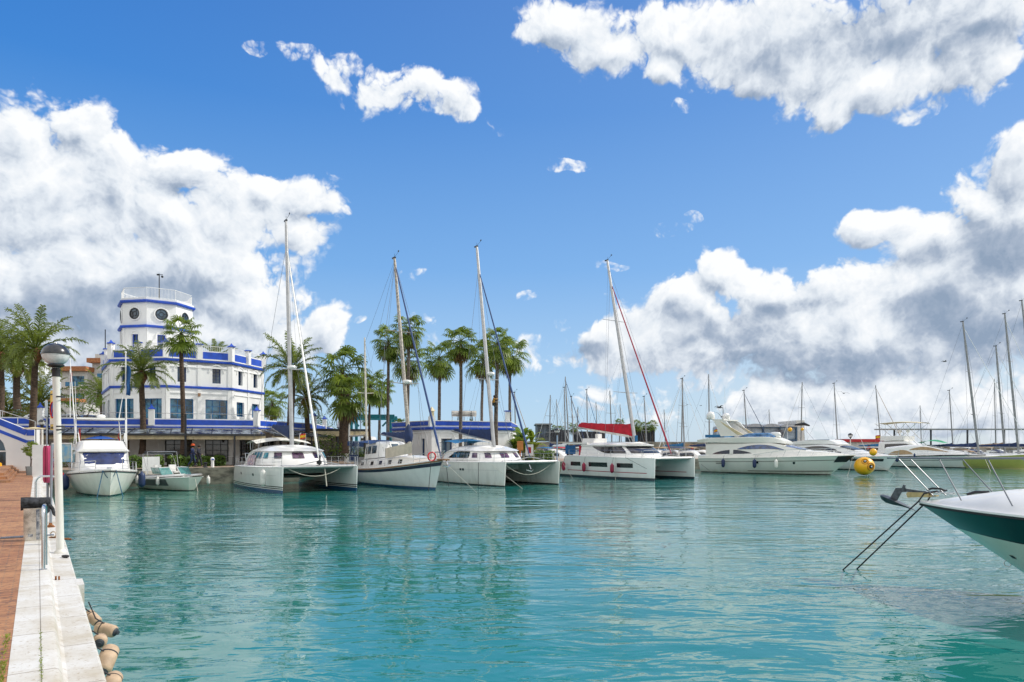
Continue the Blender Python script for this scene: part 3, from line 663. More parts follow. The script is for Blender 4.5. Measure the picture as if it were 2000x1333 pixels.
def fanleaf(mb, rnd, az, e0, Lp, R_, dead=False):
    """petiole with a pleated fan of segments whose tips hang"""
    d = V((cos(az), sin(az), 0)); p = V((0, 0, 0)); pts = [p.copy()]; e = e0
    for i in range(4): e -= .12 if not dead else .05; p = p+(d*cos(e)+V((0, 0, sin(e))))*Lp/4; pts.append(p.copy())
    mb.tube(pts, .022, 4, cap=False)
    t = (pts[-1]-pts[-2]).normalized(); side = t.cross(V((0, 0, 1)))
    if side.length < .1: side = V((-d.y, d.x, 0))
    side.normalize(); up = side.cross(t); n = 20; droop = rnd.uniform(.35, .75) if not dead else 1.1
    for i in range(n):
        a = -2.15+4.3*(i+.5)/n+rnd.uniform(-.04, .04); q = (t*cos(a)+side*sin(a)+up*.12*(1 if i % 2 else -.2)).normalized(); r = R_*rnd.uniform(.85, 1.05)*(1-.12*abs(a)/2.1)
        perp = q.cross(up).normalized()*(R_*.062); m = p+q*r*.62+V((0, 0, -.06*r)); tip = p+q*r*.95+V((0, 0, -droop*r*.55)); k2 = tip+V((0, 0, -droop*r*.3))
        mb.add([p-perp*.35, p+perp*.35, m+perp, m-perp, tip+perp*.7, tip-perp*.7, k2], [(0, 1, 2, 3), (3, 2, 4, 5), (5, 4, 6)])
def feather_crown(seed, n=31, L=3.1, mat=None, up=1.35, dn=-.35):
    rnd = random.Random(seed); mb = MB(); 
    for i in range(n):
        k = (i+.5)/n; e0 = up-(up-dn)*k**.85+rnd.uniform(-.1, .1); az = i*2.39996+rnd.uniform(-.25, .25)
        l = L*(.72+.35*sin(pi*min(1, k+.15)))*rnd.uniform(.85, 1.08); frond(mb, rnd, az, e0, l, .75+.75*k+rnd.uniform(-.15, .25), nl=30, ll=.19*L, wl=.06)
    return mb
def fan_crown(seed, n=26, Lp=1.2, R_=.84, dn=-.85):
    rnd = random.Random(seed); mb = MB()
    for i in range(n):
        k = (i+.5)/n; e0 = 1.5-(1.5-dn)*k**.9+rnd.uniform(-.12, .12); az = i*2.39996+rnd.uniform(-.3, .3)
        fanleaf(mb, rnd, az, e0, Lp*rnd.uniform(.75, 1.15), R_*rnd.uniform(.85, 1.1))
    return mb
def fan_skirt(seed, n=12, Lp=.55, R_=.8):
    rnd = random.Random(seed); mb = MB()
    for i in range(n): fanleaf(mb, rnd, i*2.39996+rnd.uniform(-.4, .4), -1.0+rnd.uniform(-.35, .25), Lp*rnd.uniform(.6, 1.3), R_*rnd.uniform(.6, 1.0), True)
    return mb
_cr = {}
def crownmesh(kind, v):
    if (kind, v) in _cr: return _cr[(kind, v)]
    if kind == 'feather': m = feather_crown(11+v)
    elif kind == 'thin': m = feather_crown(41+v, n=22, L=2.4, up=1.4, dn=-.1)
    elif kind == 'fan': m = fan_crown(71+v)
    elif kind == 'skirt': m = fan_skirt(91+v)
    me = bpy.data.meshes.new(kind+'_crown'); me.from_pydata(m.v, [], m.f); me.update(); _cr[(kind, v)] = me; return me
pcount = 0
def palm(kind, px, Z, ycrown, ybase, label, sc=1.0, r0=.26, r1=.17, mat=None, lean=0.0, trunk=None, skirt=True, boot=.42, gz=None, group='palm trees'):
    """crown centre and trunk foot given by where they stand and how high they reach"""
    global pcount; pcount += 1; rnd = random.Random(pcount*13)
    z0 = zat(ybase, Z) if ybase else (gz if gz is not None else QZ); zc = zat(ycrown, Z); q = P(px, Z, z0); H = zc-z0
    t = thing('palm_tree', label, 'palm tree', q, rnd.uniform(0, 6), group)
    r0 *= .78; r1 *= .78
    lx = lean; f = lambda k: V((lx*k*k+.06*sin(k*5), .05*sin(k*4+1), H*k))
    m_ = MB(); n = 26; pts = [f(k/n) for k in range(n+1)]; m_.tube(pts, [(r0+(r1-r0)*(k/n))*(1+.05*(k % 2))*(1+.22*exp(-k*1.2) if kind != 'thin' else 1) for k in range(n+1)], 12); m_.build('trunk', trunk or BARK, t, 30)
    top = f(1)
    if kind == 'feather' and boot: m_ = MB(); m_.lathe([(r1*1.0, -boot*2.3), (r1*1.6, -boot*1.8), (r1*2.4, -boot*1.1), (r1*2.0, -boot*.4), (r1*.9, .1)], top, 12); m_.build('boot', BOOT, t, 30)
    if kind == 'fan' and skirt:
        o = bpy.data.objects.new('dead_fronds', crownmesh('skirt', pcount % 2)); C.objects.link(o); o.parent = t; o.location = top+V((0, 0, -.25)); o.scale = (sc*1.0,)*3; o.data.materials.clear() if not o.data.materials else None
        if not o.data.materials: o.data.materials.append(DEAD)
    o = bpy.data.objects.new('crown', crownmesh(kind, pcount % 3)); C.objects.link(o); o.parent = t; o.location = top; o.scale = (sc, sc, sc*(1.22 if kind == 'feather' else 1)); o.rotation_euler = (0, 0, rnd.uniform(0, 6))
    if not o.data.materials: o.data.materials.append(None)
    o.material_slots[0].link = 'OBJECT'; o.material_slots[0].material = mat or (FANL if kind == 'fan' else LEAF)
    return t
palm('feather', 64, 47, 682, 872, 'tall feather palm rising above the stair wing, right of its neighbour', 1.0, .30, .22, lean=.3)
palm('feather', 33, 56, 712, 800, 'feather palm with orange fruit stalks at the left edge', 1.0, .34, .28, mat=LEAFY, gz=QZ)
palm('feather', 2, 54, 690, 810, 'feather palm cut off by the left edge', 1.0, .3, .25)
palm('feather', 78, 64, 790, 850, 'low feather palm behind the big trunk left of the lamp post', 1.1, .3, .3, mat=LEAFY)
palm('feather', 14, 66, 805, 850, 'low feather palm behind the stair wing at the left edge', 1.1, .3, .3, mat=LEAFY)
palm('feather', 200, 78, 770, 840, 'feather palm behind the clubhouse left wall', .95, .3, .3)
palm('feather', 278, 54.5, 727, 888, 'feather palm before the clubhouse left windows', .93, .30, .24)
palm('fan', 356, 54.5, 652, 888, 'slim bright fan palm before the clubhouse, right of the bushier one', .95, .24, .19, skirt=False, mat=leafmat('bright_fan_leaf', (.22, .30, .03), (.07, .13, .015), .5, scale=.9))
palm('thin', 421, 80, 700, 760, 'palm top showing over the clubhouse roof terrace', 1.1, .15, .15)
palm('feather', 569, 62, 722, 890, 'big feather palm with dark trunk right of the clubhouse', 1.12, .42, .36)
palm('feather', 600, 66, 778, 885, 'feather palm behind the leaning genoa of the first catamaran', 1.0, .3, .28, mat=LEAFY)
palm('fan', 530, 78, 785, 860, 'low fan palm close to the clubhouse right wall', 1.1, .2, .18)
palm('fan', 668, 66, 722, 886, 'fan palm with brown skirt left of the ketch mizzen mast', 1.45, .32, .26, trunk=BARK)
palm('fan', 676, 62, 770, 886, 'lower bushy fan palm left of the ketch mizzen mast', 1.35, .34, .3)
palm('fan', 722, 80, 752, 860, 'fan palm right of the ketch mizzen mast', 1.35, .2, .16)
palm('fan', 741, 92, 762, 860, 'small distant fan palm above the travel lift', 1.2, .18, .15)
palm('fan', 758, 69, 668, 890, 'leftmost of the tall fan palms', 1.08, .22, .17, trunk=BARKG)
palm('fan', 797, 66, 643, 890, 'tallest fan palm, right of the ketch main mast', 1.08, .24, .18, trunk=BARKG)
palm('fan', 797, 70, 705, 890, 'fan palm with brown skirt under the tallest one', 1.15, .24, .18, trunk=BARKG, lean=.1)
palm('fan', 858, 77, 700, 868, 'fan palm standing behind the office corner lantern', 1.35, .24, .2, trunk=BARKG)
palm('fan', 900, 65.5, 668, 890, 'fan palm before the office, left of the solar tank', 1.12, .22, .18, trunk=BARKG)
palm('fan', 942, 78, 700, 868, 'fan palm behind the office, left of the catamaran mast', 1.35, .22, .18, trunk=BARKG)
palm('fan', 970, 66, 672, 890, 'fan palm whose trunk a worker is climbing', 1.1, .26, .2, trunk=BARKG)
palm('fan', 996, 76, 690, 868, 'rightmost of the tall fan palms', 1.35, .22, .18, trunk=BARKG)
for i, (px, yc, Z) in enumerate(((1210, 828, 122), (1243, 830, 122), (1258, 833, 124), (1274, 831, 123), (1083, 838, 126), (1096, 838, 127), (1120, 836, 126), (715, 822, 105), (782, 826, 96), (775, 828, 96))):
    palm('fan', px, Z, yc, None, ['palm on the far roof just left of the red cover mast', 'leftmost of the three far palms right of the red cover mast', 'middle of the three far palms right of the red cover mast', 'rightmost of the three far palms right of the red cover mast', 'left far palm beside the grey far building', 'far palm right next to the grey far building', 'far palm left of the red boom cover', 'little palm seen through the travel lift', 'little palm top right over the office left roof corner', 'little palm top left over the office left roof corner'][i], .62 if px > 1100 else .5, .12, .1, skirt=False, group='distant palm trees')
# broadleaf crowns built from many small leaves in lumpy clusters
def leafcloud(mb, rnd, c, r, n, s=.12, sq=(1, 1, .8)):
    c = V(c)
    for i in range(n):
        d = V((rnd.gauss(0, 1), rnd.gauss(0, 1), rnd.gauss(0, 1))).normalized(); k = rnd.random()**.45
        p = c+V((d.x*sq[0], d.y*sq[1], d.z*sq[2]))*r*k; a = V((rnd.gauss(0, 1), rnd.gauss(0, 1), rnd.gauss(0, .6))).normalized(); b = a.cross(d+V((.01, .02, .5))).normalized(); l = s*rnd.uniform(.6, 1.3)
        mb.add([p-a*l*.5, p+b*l*.28, p+a*l*.5, p-b*l*.28], [(0, 1, 2, 3)])
def bush(name, label, cat, loc, parts, mat, leaf=.12, dens=260, trunk=None, seed=1, group=None):
    t = thing(name, label, cat, loc, 0, group); rnd = random.Random(seed); mb = MB()
    for (c, r) in parts: leafcloud(mb, rnd, c, r, int(dens*r*r/leaf*.12)+40, leaf)
    mb.build('crown', mat, t, 0)
    if trunk: m_ = MB(); [m_.tube(p, r, 7) for p, r in trunk]; m_.build('trunk', BARK, t)
    return t
GLEAF = leafmat('green_leaf', (.07, .14, .015), (.025, .06, .01), .35); BLEAF = leafmat('bright_leaf', (.14, .27, .02), (.06, .13, .012), .45); HLEAF = leafmat('hedge_leaf', (.12, .22, .02), (.04, .09, .012), .3, scale=2); YLEAF = leafmat('yellow_green_leaf', (.28, .34, .03), (.12, .18, .02), .4, scale=3)
bush('small_tree', 'light green young tree behind the white post at the terrace', 'tree', P(163, 60, 4.6), [((0, 0, 3.0), .95), ((-1.1, 0, 2.2), .8), ((1.0, .2, 2.4), .8), ((-.4, .2, 1.7), .9), ((.9, 0, 1.5), .6), ((-.2, .1, 3.6), .6)], BLEAF, .16, 300, [([(0, 0, -3.4), (0, 0, 0), (.05, 0, .9)], [.16, .14, .06]), ([(0, 0, .2), (-.9, 0, 1.8)], [.06, .02]), ([(0, 0, .3), (.9, 0, 2.0)], [.06, .02])], 3)
bush('dark_tree', 'dark evergreen tree with a palm crown beside it, left of the fan palms', 'tree', P(636, 92, QZ), [((-.9, 0, 5.2), 1.3), ((.3, 0, 4.0), 1.6), ((-1.2, 0, 3.0), 1.4), ((1.2, 0, 2.8), 1.4), ((.2, 0, 1.6), 1.7)], GLEAF, .22, 260, [([(0, 0, 0), (0, 0, 3)], [.2, .12])], 4)
bush('shrub', 'large dark green shrub on the promenade behind the catamaran and the ketch', 'shrub', P(655, 64, QZ), [((0, 0, 1.3), 1.2), ((1.2, 0, 1.0), 1.0), ((-1.4, 0, 1.9), .9), ((2.2, .3, .9), .9), ((-.6, 0, 2.4), .7)], GLEAF, .2, 260, None, 5)
# hedges (clipped, one run of leaves each)
def hedge(label, p, q, h, w_, z=QZ, seed=2, mat=None):
    p, q = V(p), V(q); L = (q-p).length; d = (q-p).normalized(); n = V((-d.y, d.x, 0)); t = thing('hedge', label, 'hedge', (p.x, p.y, z)); rnd = random.Random(seed)
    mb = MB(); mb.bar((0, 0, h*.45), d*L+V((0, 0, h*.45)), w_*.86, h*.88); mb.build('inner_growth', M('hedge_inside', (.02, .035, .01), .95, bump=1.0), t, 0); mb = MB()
    for i in range(int(L*260)):
        u = rnd.uniform(0, L); f = rnd.random(); bump = .06*sin(u*3.1)+.05*sin(u*7.7+1)
        if f < .45: c = d*u-n*(w_/2+rnd.uniform(-.05, .05)+bump*.5)+V((0, 0, rnd.uniform(.02, h+bump)))
        elif f < .6: c = d*u+n*(w_/2+rnd.uniform(-.05, .05))+V((0, 0, rnd.uniform(.02, h+bump)))
        else: c = d*u+n*rnd.uniform(-w_/2, w_/2)+V((0, 0, h+bump+rnd.uniform(-.06, .1)))
        a = V((rnd.gauss(0, 1), rnd.gauss(0, 1), rnd.gauss(0, 1))).normalized(); b = a.orthogonal().normalized(); l = rnd.uniform(.07, .14); mb.add([c-a*l, c+b*l*.5, c+a*l, c-b*l*.5], [(0, 1, 2, 3)])
    mb.build('foliage', mat or HLEAF, t, 0)
e1 = P(237, 50.5); e2 = P(318, 52.3); e3 = P(330, 52.6); e4 = P(436, 56.5)
hedge('clipped hedge along the promenade left of the walking couple', (e1.x, e1.y, 0), (e2.x, e2.y, 0), .75, .7, seed=3)
hedge('clipped hedge along the promenade behind the walking couple', (e3.x, e3.y, 0), (e4.x, e4.y, 0), .72, .7, seed=4)
e5, e6 = P(1025, 73.5), P(1078, 77); hedge('clipped hedge right of the banana plants', (e5.x, e5.y, 0), (e6.x, e6.y, 0), .95, .8, seed=5)
# banana-like plants
def banana(px, Z, label, n=16, h=2.6, seed=1, mat=None):
    t = thing('banana_plant', label, 'plant', P(px, Z, QZ), 0, 'broad-leaved plants right of the office'); rnd = random.Random(seed); mb = MB()
    for i in range(n):
        az = i*2.4+rnd.uniform(-.3, .3); e = rnd.uniform(.35, 1.45); L = rnd.uniform(1.2, 2.0); p = V((0, 0, h*rnd.uniform(.25, .8))); pts = []
        for k in range(9): pts.append(p.copy()); ee = e-1.6*(k/8)**1.8; p = p+(V((cos(az), sin(az), 0))*cos(ee)+V((0, 0, sin(ee))))*L/8
        sd = V((-sin(az), cos(az), 0)); kk = len(mb.v); ws = [.02, .1, .22, .28, .3, .28, .22, .13, .01]
        for k, q in enumerate(pts): mb.v += [tuple(q+sd*ws[k]+V((0, 0, .06))), tuple(q), tuple(q-sd*ws[k]+V((0, 0, .06)))]
        for k in range(8):
            for j in (0, 1): a = kk+k*3+j; mb.f.append((a, a+1, a+4, a+3))
    mb.build('leaves', mat or BLEAF, t, 60); m_ = MB(); m_.tube([(0, 0, 0), (0, 0, h*.85)], [.14, .08], 8); m_.build('stem', STEMM, t)
banana(1005, 70, 'broad-leaved banana plant touching the office right wall', 20, 2.3, 1, GLEAF); banana(1022, 71, 'middle and brightest of the banana plants', 24, 3.2, 2); banana(1040, 72.5, 'banana plant with pale drooping leaves at the right', 20, 2.7, 3, YLEAF); banana(1013, 73, 'banana plant behind the other banana plants', 20, 3.0, 4)
bush('shrub', 'dark shrub low in front of the stair wing, left of the lamp post', 'shrub', P(84, 47, QZ+.3), [((0, 0, .9), .8), ((.9, 0, .7), .6), ((-.8, 0, .8), .6)], GLEAF, .14, 260, None, 6)
bush('shrub', 'shrub between the lamp post and the motor cruiser', 'shrub', P(133, 49, QZ), [((0, 0, 1.2), .7), ((.5, 0, 2.0), .5), ((-.3, 0, .6), .6)], GLEAF, .14, 260, None, 7)
# ---------------------------------------------------------------- boat library (x forward from the stern, y to port, z above the water)
def hullmat(name, top, stripes, rough=.22, gr=.05):
    """gelcoat paint: stripes = [(z upto, colour)] painted by height; light waterline staining"""
    if name in MATS: return MATS[name]
    m = bpy.data.materials.new(name); m.use_nodes = True; t = NT(m.node_tree); b = t.n['Principled BSDF']
    tc = t.new('ShaderNodeTexCoord'); sp_ = t.new('ShaderNodeSeparateXYZ'); t.put(sp_.inputs[0], tc.outputs['Object'])
    n = t.noise(t.vm('MULTIPLY', tc.outputs['Object'], (1, 1, .25)), 2.2, 5, .65)
    c = t.mix(t.mapr(n, .45, .75), top, tuple(x*(1-gr*2.2) for x in top))
    low = t.math('MULTIPLY', t.mapr(sp_.outputs[2], .05, .5, 1, 0, True), t.mapr(n, .35, .65))
    c = t.mix(t.math('MULTIPLY', low, .45), c, (.50, .44, .28))
    for z, col in stripes: c = t.mix(t.math('LESS_THAN', sp_.outputs[2], z), c, col)
    t.put(b.inputs['Base Color'], c); b.inputs['Roughness'].default_value = rough; b.inputs['Coat Weight'].default_value = .4; b.inputs['Coat Roughness'].default_value = .05
    MATS[name] = m; return m
GEL = M('gelcoat', (.78, .77, .74), .25, var=.03, vscale=1.5, coat=.3)
GELC = M('cream_gelcoat', (.76, .74, .68), .3, var=.03, vscale=1.5, coat=.3)
DECK = M('deck_nonskid', (.70, .69, .66), .7, var=.06, vscale=4)
FENB = M('blue_fender', (.012, .03, .10), .45); FENR = M('red_fender', (.30, .01, .05), .45); FENW = M('white_fender', (.72, .70, .66), .45, var=.12)
NET = M('trampoline_net', (.30, .31, .32), .9, var=.1)
VIN = M('clear_vinyl', (.25, .30, .36), .12, var=.4, alpha=.55)
SKYG = M('blue_reflecting_glass', (.02, .07, .22), .06, var=.3, coat=.3, spec=.9)
MGLASS = M('smoked_glass', (.02, .018, .025), .08, var=.3, spec=.8)
DECKM = {}
class Hull:
    def __init__(s, L, B_, fs, fb, draft=.45, tr=.8, rake=.6, bowp=2.2, tm=.4, full=.32, flare=.9, blunt=0.0, sp=1.8, y0=0.0, dip=0.0, srake=0.0):
        s.__dict__.update(locals())
    def b(s, t):
        if t < s.tm: f = s.tr+(1-s.tr)*(1-((s.tm-t)/s.tm)**2)
        else: f = 1-(1-s.blunt)*((t-s.tm)/(1-s.tm))**s.bowp
        return s.B_/2*max(f, .004)
    def zs(s, t): return s.fs+(s.fb-s.fs)*t**s.sp-s.dip*sin(pi*min(1, t))
    def pt(s, t, v, sd):
        e = s.full+(s.flare-s.full)*max(0, (t-.35)/.65)**2
        z = -s.draft+(s.zs(t)+s.draft)*v
        return V((s.L*t-s.rake*(1-v)*t**5+s.srake*v*(1-t)**6, s.y0+sd*s.b(t)*v**e, z))
    def mesh(s, n=32, m=12):
        mb = MB()
        ts = [1-(1-i/n)**1.25 for i in range(n+1)]
        for sd in (1, -1):
            if sd > 0: mb.grid(lambda i, j: s.pt(ts[round(i*n)], j, 1), n, m)
            else: mb.grid(lambda i, j: s.pt(ts[round((1-i)*n)], j, -1), n, m)
        k = len(mb.v); vs = [s.pt(0, j/m, 1) for j in range(m+1)]+[s.pt(0, j/m, -1) for j in range(m, -1, -1)]
        mb.add(vs, [tuple(reversed(range(len(vs))))]); 
        k = len(mb.v); vs = [s.pt(1, j/m, 1) for j in range(m+1)]+[s.pt(1, j/m, -1) for j in range(m, -1, -1)]
        if s.blunt > .02: mb.add(vs, [tuple(range(len(vs)))])
        return mb
    def deck(s, n=24, cam=.05, inset=0, dz=0):
        mb = MB()
        def f(i, j):
            y = (j*2-1)*max(s.b(i)-inset, .002); return V((s.L*i+s.srake*(1-i)**6, s.y0+y, s.zs(i)+dz+cam*(1-(j*2-1)**2)))
        return mb.grid(f, n, 6)
    def rail(s, r=.03, dz=0, t0=0, t1=1, out=0, n=28, sides=(1, -1)):
        mb = MB()
        for sd in sides:
            mb.tube([s.pt(t0+(t1-t0)*i/n, 1, sd)+V((0, sd*out, dz)) for i in range(n+1)], r, 6)
        return mb
    def stripe(s, v0, v1, t0=0, t1=1, off=.008, sides=(1, -1), n=30):
        mb = MB()
        for sd in sides:
            mb.grid(lambda i, j: s.pt(t0+(t1-t0)*(i if sd > 0 else 1-i), v0+(v1-v0)*j, sd)+V((0, sd*off, 0)), n, 2)
        return mb
    def patch(s, t0, t1, z0, z1, sd, off=.012, n=6):
        def f(i, j):
            t = t0+(t1-t0)*(i if sd > 0 else 1-i); z = z0+(z1-z0)*j; return s.pt(t, (z+s.draft)/(s.zs(t)+s.draft), sd)+V((0, sd*off, 0))
        return MB().grid(f, n, 2)
class Shell:
    """superstructure: stations (x, half width base, half width top, z base, z top)"""
    def __init__(s, st, edge=.72, crown=.10, y0=0): s.st = sorted(st); s.edge = edge; s.crown = crown; s.y0 = y0
    def at(s, x):
        st = s.st
        if x <= st[0][0]: return st[0][1:]
        if x >= st[-1][0]: return st[-1][1:]
        i = max(k for k in range(len(st)-1) if st[k][0] <= x); a, b = st[i], st[i+1]; h = b[0]-a[0]; t = (x-a[0])/h
        p = st[i-1] if i > 0 else a; q = st[i+2] if i+2 < len(st) else b; r = []
        for k in range(1, 5):
            m0 = (b[k]-p[k])/max(b[0]-p[0], 1e-6)*h if p is not a else (b[k]-a[k]); m1 = (q[k]-a[k])/max(q[0]-a[0], 1e-6)*h if q is not b else (b[k]-a[k])
            d_ = b[k]-a[k]
            if abs(d_) < 1e-6: m0 = m1 = 0
            else:
                m0 = max(0, min(3, m0/d_))*d_; m1 = max(0, min(3, m1/d_))*d_
            r.append((2*t**3-3*t*t+1)*a[k]+(t**3-2*t*t+t)*m0+(-2*t**3+3*t*t)*b[k]+(t**3-t*t)*m1)
        return r
    def pt(s, x, u, sd=1, off=0):
        wb, wt, z0, z1 = s.at(x); h = z1-z0
        def raw(u):
            if u <= .6: k = u/.6; return V((0, wb+(wt-wb)*k, z0+h*s.edge*k))
            k = (u-.6)/.4*pi/2; c_, s_ = cos(k), sin(k)
            return V((0, wt*c_**.55 if c_ > 1e-6 else 0, z0+h*s.edge+h*(1-s.edge)*s_**.8))
        p = raw(u)
        if off:
            a, b = raw(max(0, u-.01)), raw(min(1, u+.01)); t = (b-a); nn = V((0, t.z, -t.y)).normalized()
            e = .03; wb2, wt2, z02, z12 = s.at(x+e); slope = (z12-z1)/e
            nn = V((-slope*max(0, nn.z), nn.y, nn.z)).normalized(); p = p+nn*off
        return V((x+p.x, s.y0+sd*p.y, p.z))
    def mesh(s, n=28, m=14, us=None):
        x0, x1 = s.st[0][0], s.st[-1][0]; mb = MB()
        for i in range(n+1):
            x = x0+(x1-x0)*i/n
            mb.v += [tuple(s.pt(x, j/m, -1)) for j in range(m+1)]+[tuple(s.pt(x, j/m, 1)) for j in range(m-1, -1, -1)]
        w_ = 2*m+1
        for i in range(n):
            for j in range(w_-1): a = i*w_+j; mb.f.append((a, a+w_, a+w_+1, a+1))
        mb.f.append(tuple(range(w_))); mb.f.append(tuple(n*w_+j for j in reversed(range(w_))))
        return mb
    def panel(s, x0, x1, u0, u1, sides=(1, -1), off=.015, n=14):
        f0 = u0 if callable(u0) else (lambda t: u0); f1 = u1 if callable(u1) else (lambda t: u1); mb = MB()
        for sd in sides:
            mb.grid(lambda i, j: s.pt(x0+(x1-x0)*(i if sd > 0 else 1-i), f0(i if sd > 0 else 1-i)+(f1(i if sd > 0 else 1-i)-f0(i if sd > 0 else 1-i))*j, sd, off), n, 4)
        return mb
def hull_parts(par, h, mat, deck=True, name='hull', dmat=None):
    o = h.mesh().build(name, mat, par, 45)
    if deck: h.deck().build('deck', dmat or DECK, par, 40)
    return o
def mast(par, x, y, z0, H, rake=0., r=.11, spr=(.38, .68), sw_=1.1, side=0, stays=(), mat=None, radar=None, wind=True, sprk=.0):
    """mast with spreaders and wires; rake = metres the head leans aft"""
    f = lambda k: V((x-rake*k, y+side*k, z0+H*k))
    m_ = MB(); m_.tube([f(k) for k in (0, .33, .66, .97, 1)], [r, r, r*.9, r*.7, r*.6], 10)
    mo = m_.build('mast', mat or ALU, par)
    for k in spr:
        b = MB(); c = f(k)
        for sd in (1, -1): b.tube([c, c+V((-sprk, sd*sw_, .06))], [.035, .022], 6)
        b.build('spreader', mat or ALU, mo)
    if wind:
        b = MB(); c = f(1); b.tube([c, c+V((0, 0, .35))], .012, 4); b.tube([c+V((0, 0, .1)), c+V((.45, .1, .4))], .012, 4); b.box(c+V((.45, .1, .45)), (.16, .03, .1)); b.box(c+V((-.1, 0, .06)), (.4, .14, .1)); b.build('masthead_gear', DARKM, mo)
    if radar:
        b = MB(); c = f(radar); b.lathe([(.05, -.12), (.3, -.1), (.34, 0), (.3, .1), (.05, .16)], c+V((.42, 0, .1)), 16); b.box(c+V((.2, 0, -.02)), (.4, .1, .06)); b.build('radar_dome', GEL, mo)
    for st in stays:
        k, q = st[0], V(st[1]); rr = st[2] if len(st) > 2 else .011; mm = st[3] if len(st) > 3 else WIRE; nm = st[4] if len(st) > 4 else 'stay'
        b = MB(); c = f(k)
        if len(st) > 5:   # via spreader tip
            k2 = st[5]; sd = 1 if q.y > y else -1; c2 = f(k2)+V((-sprk, sd*sw_, .06)); b.tube([c, c2, q], rr, 5)
        elif rr > .03:    # furled sail: swells from the drum, thin at the ends
            pts = [q.lerp(c, i/12) for i in range(13)]; b.tube(pts, [.02]+[rr*(1.15-.5*i/12) for i in range(1, 12)]+[.015], 8)
        else: b.tube([c, q], rr, 5)
        b.build(nm, mm, par)
    return mo
def boom(par, p, q, mat=None, r=.09, bag=None, bagh=(.3, .6), bagmat=None, lower=None):
    p, q = V(p), V(q); b = MB(); b.tube([p, q], r, 8); bo = b.build('boom', mat or ALU, par)
    if bagmat:
        m_ = MB(); n = 16; rings = []
        for i in range(n+1):
            k = i/n; c = p.lerp(q, k*.97+.0); h = bagh[1]+(bagh[0]-bagh[1])*k**.7+.025*sin(i*2.3); wd_ = .16*(1-.5*k)+.012*sin(i*1.7)
            if i == 0: h *= 1.1
            if i == n: h *= .55; wd_ *= .4
            rings.append([c+V((0, wd_*sx, .02+h*sz)) for sx, sz in ((-.8, 0), (-1, .12), (-.95, .45), (-.6, .8), (-.15, 1), (.15, 1), (.6, .8), (.95, .45), (1, .12), (.8, 0))])
        m_.loft(rings); m_.build('sail_cover', bagmat, par, 60)
        if lower:
            m_ = MB(); m_.grid(lambda i, j: p.lerp(q, .05+.75*i)+V((0, .17*(1-.4*i), .06-.22*j*(1-i*.3))), 10, 2); m_.grid(lambda i, j: p.lerp(q, .05+.75*(1-i))+V((0, -.17*(1-.4*(1-i)), .06-.22*j*(1-(1-i)*.3))), 10, 2); m_.build('cover_trim', lower, par)
    return bo
def lifelines(par, h, t0, t1, n, hh=.62, sides=(1, -1), inset=.06, mat=None, wires=2):
    for sd in sides:
        m_ = MB(); tops = []
        for i in range(n+1):
            t = t0+(t1-t0)*i/n; c = h.pt(t, 1, sd)-V((0, sd*inset, 0)); tops.append(c)
            m_.tube([c, c+V((0, 0, hh))], .014, 5)
        for w_ in range(wires): m_.tube([c+V((0, 0, hh*(1-w_*.5))) for c in tops], .008, 4)
        m_.build('lifeline', mat or STEEL, par)
def pulpit(par, h, t0=.84, hh=.62, n=8, fwd=.15, r=.016, split=False, mid=True, mat=None):
    m_ = MB()
    for sd in (1, -1):
        pts = [h.pt(t0+(1-t0)*i/n, 1, sd)+V((fwd*(i/n)**2, -sd*.05*(1-i/n), hh)) for i in range(n+1)]
        if split: pts = pts[:-2]
        m_.tube([h.pt(t0, 1, sd)+V((0, -sd*.05, 0))]+pts, r, 6)
        if mid: m_.tube([p-V((0, 0, hh*.5)) for p in pts], r*.7, 5)
        for i in (2, 5, len(pts)-1): m_.tube([h.pt(min(1, t0+(1-t0)*i/n), 1, sd), pts[i]], r, 5)
    m_.build('pulpit', mat or STEEL, par)
def fender(par, c, r=.13, L=.6, mat=None, top=None, name='fender'):
    c = V(c); m_ = MB(); m_.lathe([(.02, -L/2-.04), (r*.5, -L/2), (r*.9, -L/2+r*.5), (r, -L/2+r), (r, L/2-r), (r*.85, L/2-r*.45), (r*.35, L/2), (.03, L/2+.08)], c, 14)
    f_ = m_.build(name, mat or FENB, par, 60)
    if top: m_ = MB(); m_.tube([c+V((0, 0, L/2)), V(top)], .012, 5); m_.build('fender_line', ROPEK if mat is not FENW else ROPEW, f_)
    return f_
def rope(par, p, q, r=.015, sag=.0, mat=None, name='mooring_line', n=10):
    p, q = V(p), V(q); m_ = MB(); m_.tube([p.lerp(q, i/n)-V((0, 0, sag*4*(i/n)*(1-i/n))) for i in range(n+1)], r, 5)
    return m_.build(name, mat or ROPEW, par)
def rows(par, name, mat, sh, spans, u0, u1, sides=(1, -1), off=.015):
    for (a, b) in spans:
        for sd in sides: sh.panel(a, b, u0, u1, (sd,), off, 6).build(name, mat, par, 60)
def flagobj(par, base, h, col='es', yaw=0, w_=.6, hh=.4, name='ensign'):
    b = MB(); base = V(base); b.tube([base, base+V((0, 0, h))], .015, 5); st = b.build('flag_staff', STEEL, par)
    m_ = MB(); f = lambda i, j: base+V((-i*w_*cos(yaw), -i*w_*sin(yaw)+.05*sin(i*7), h-.03-hh*j-.12*i*i))
    if col == 'es':
        m_.grid(lambda i, j: f(i, .25+.5*j)+V((0, 0, 0)), 8, 1); fl = m_.build(name, M('flag_yellow', (.85, .5, .01), .7), st)
        m_ = MB(); m_.grid(lambda i, j: f(i, .25*j), 8, 1); m_.grid(lambda i, j: f(i, .75+.25*j), 8, 1); m_.build('flag_stripe', M('flag_red', (.6, .01, .015), .7), fl)
    else:
        m_.grid(f, 8, 4); fl = m_.build(name, col, st)
    return st

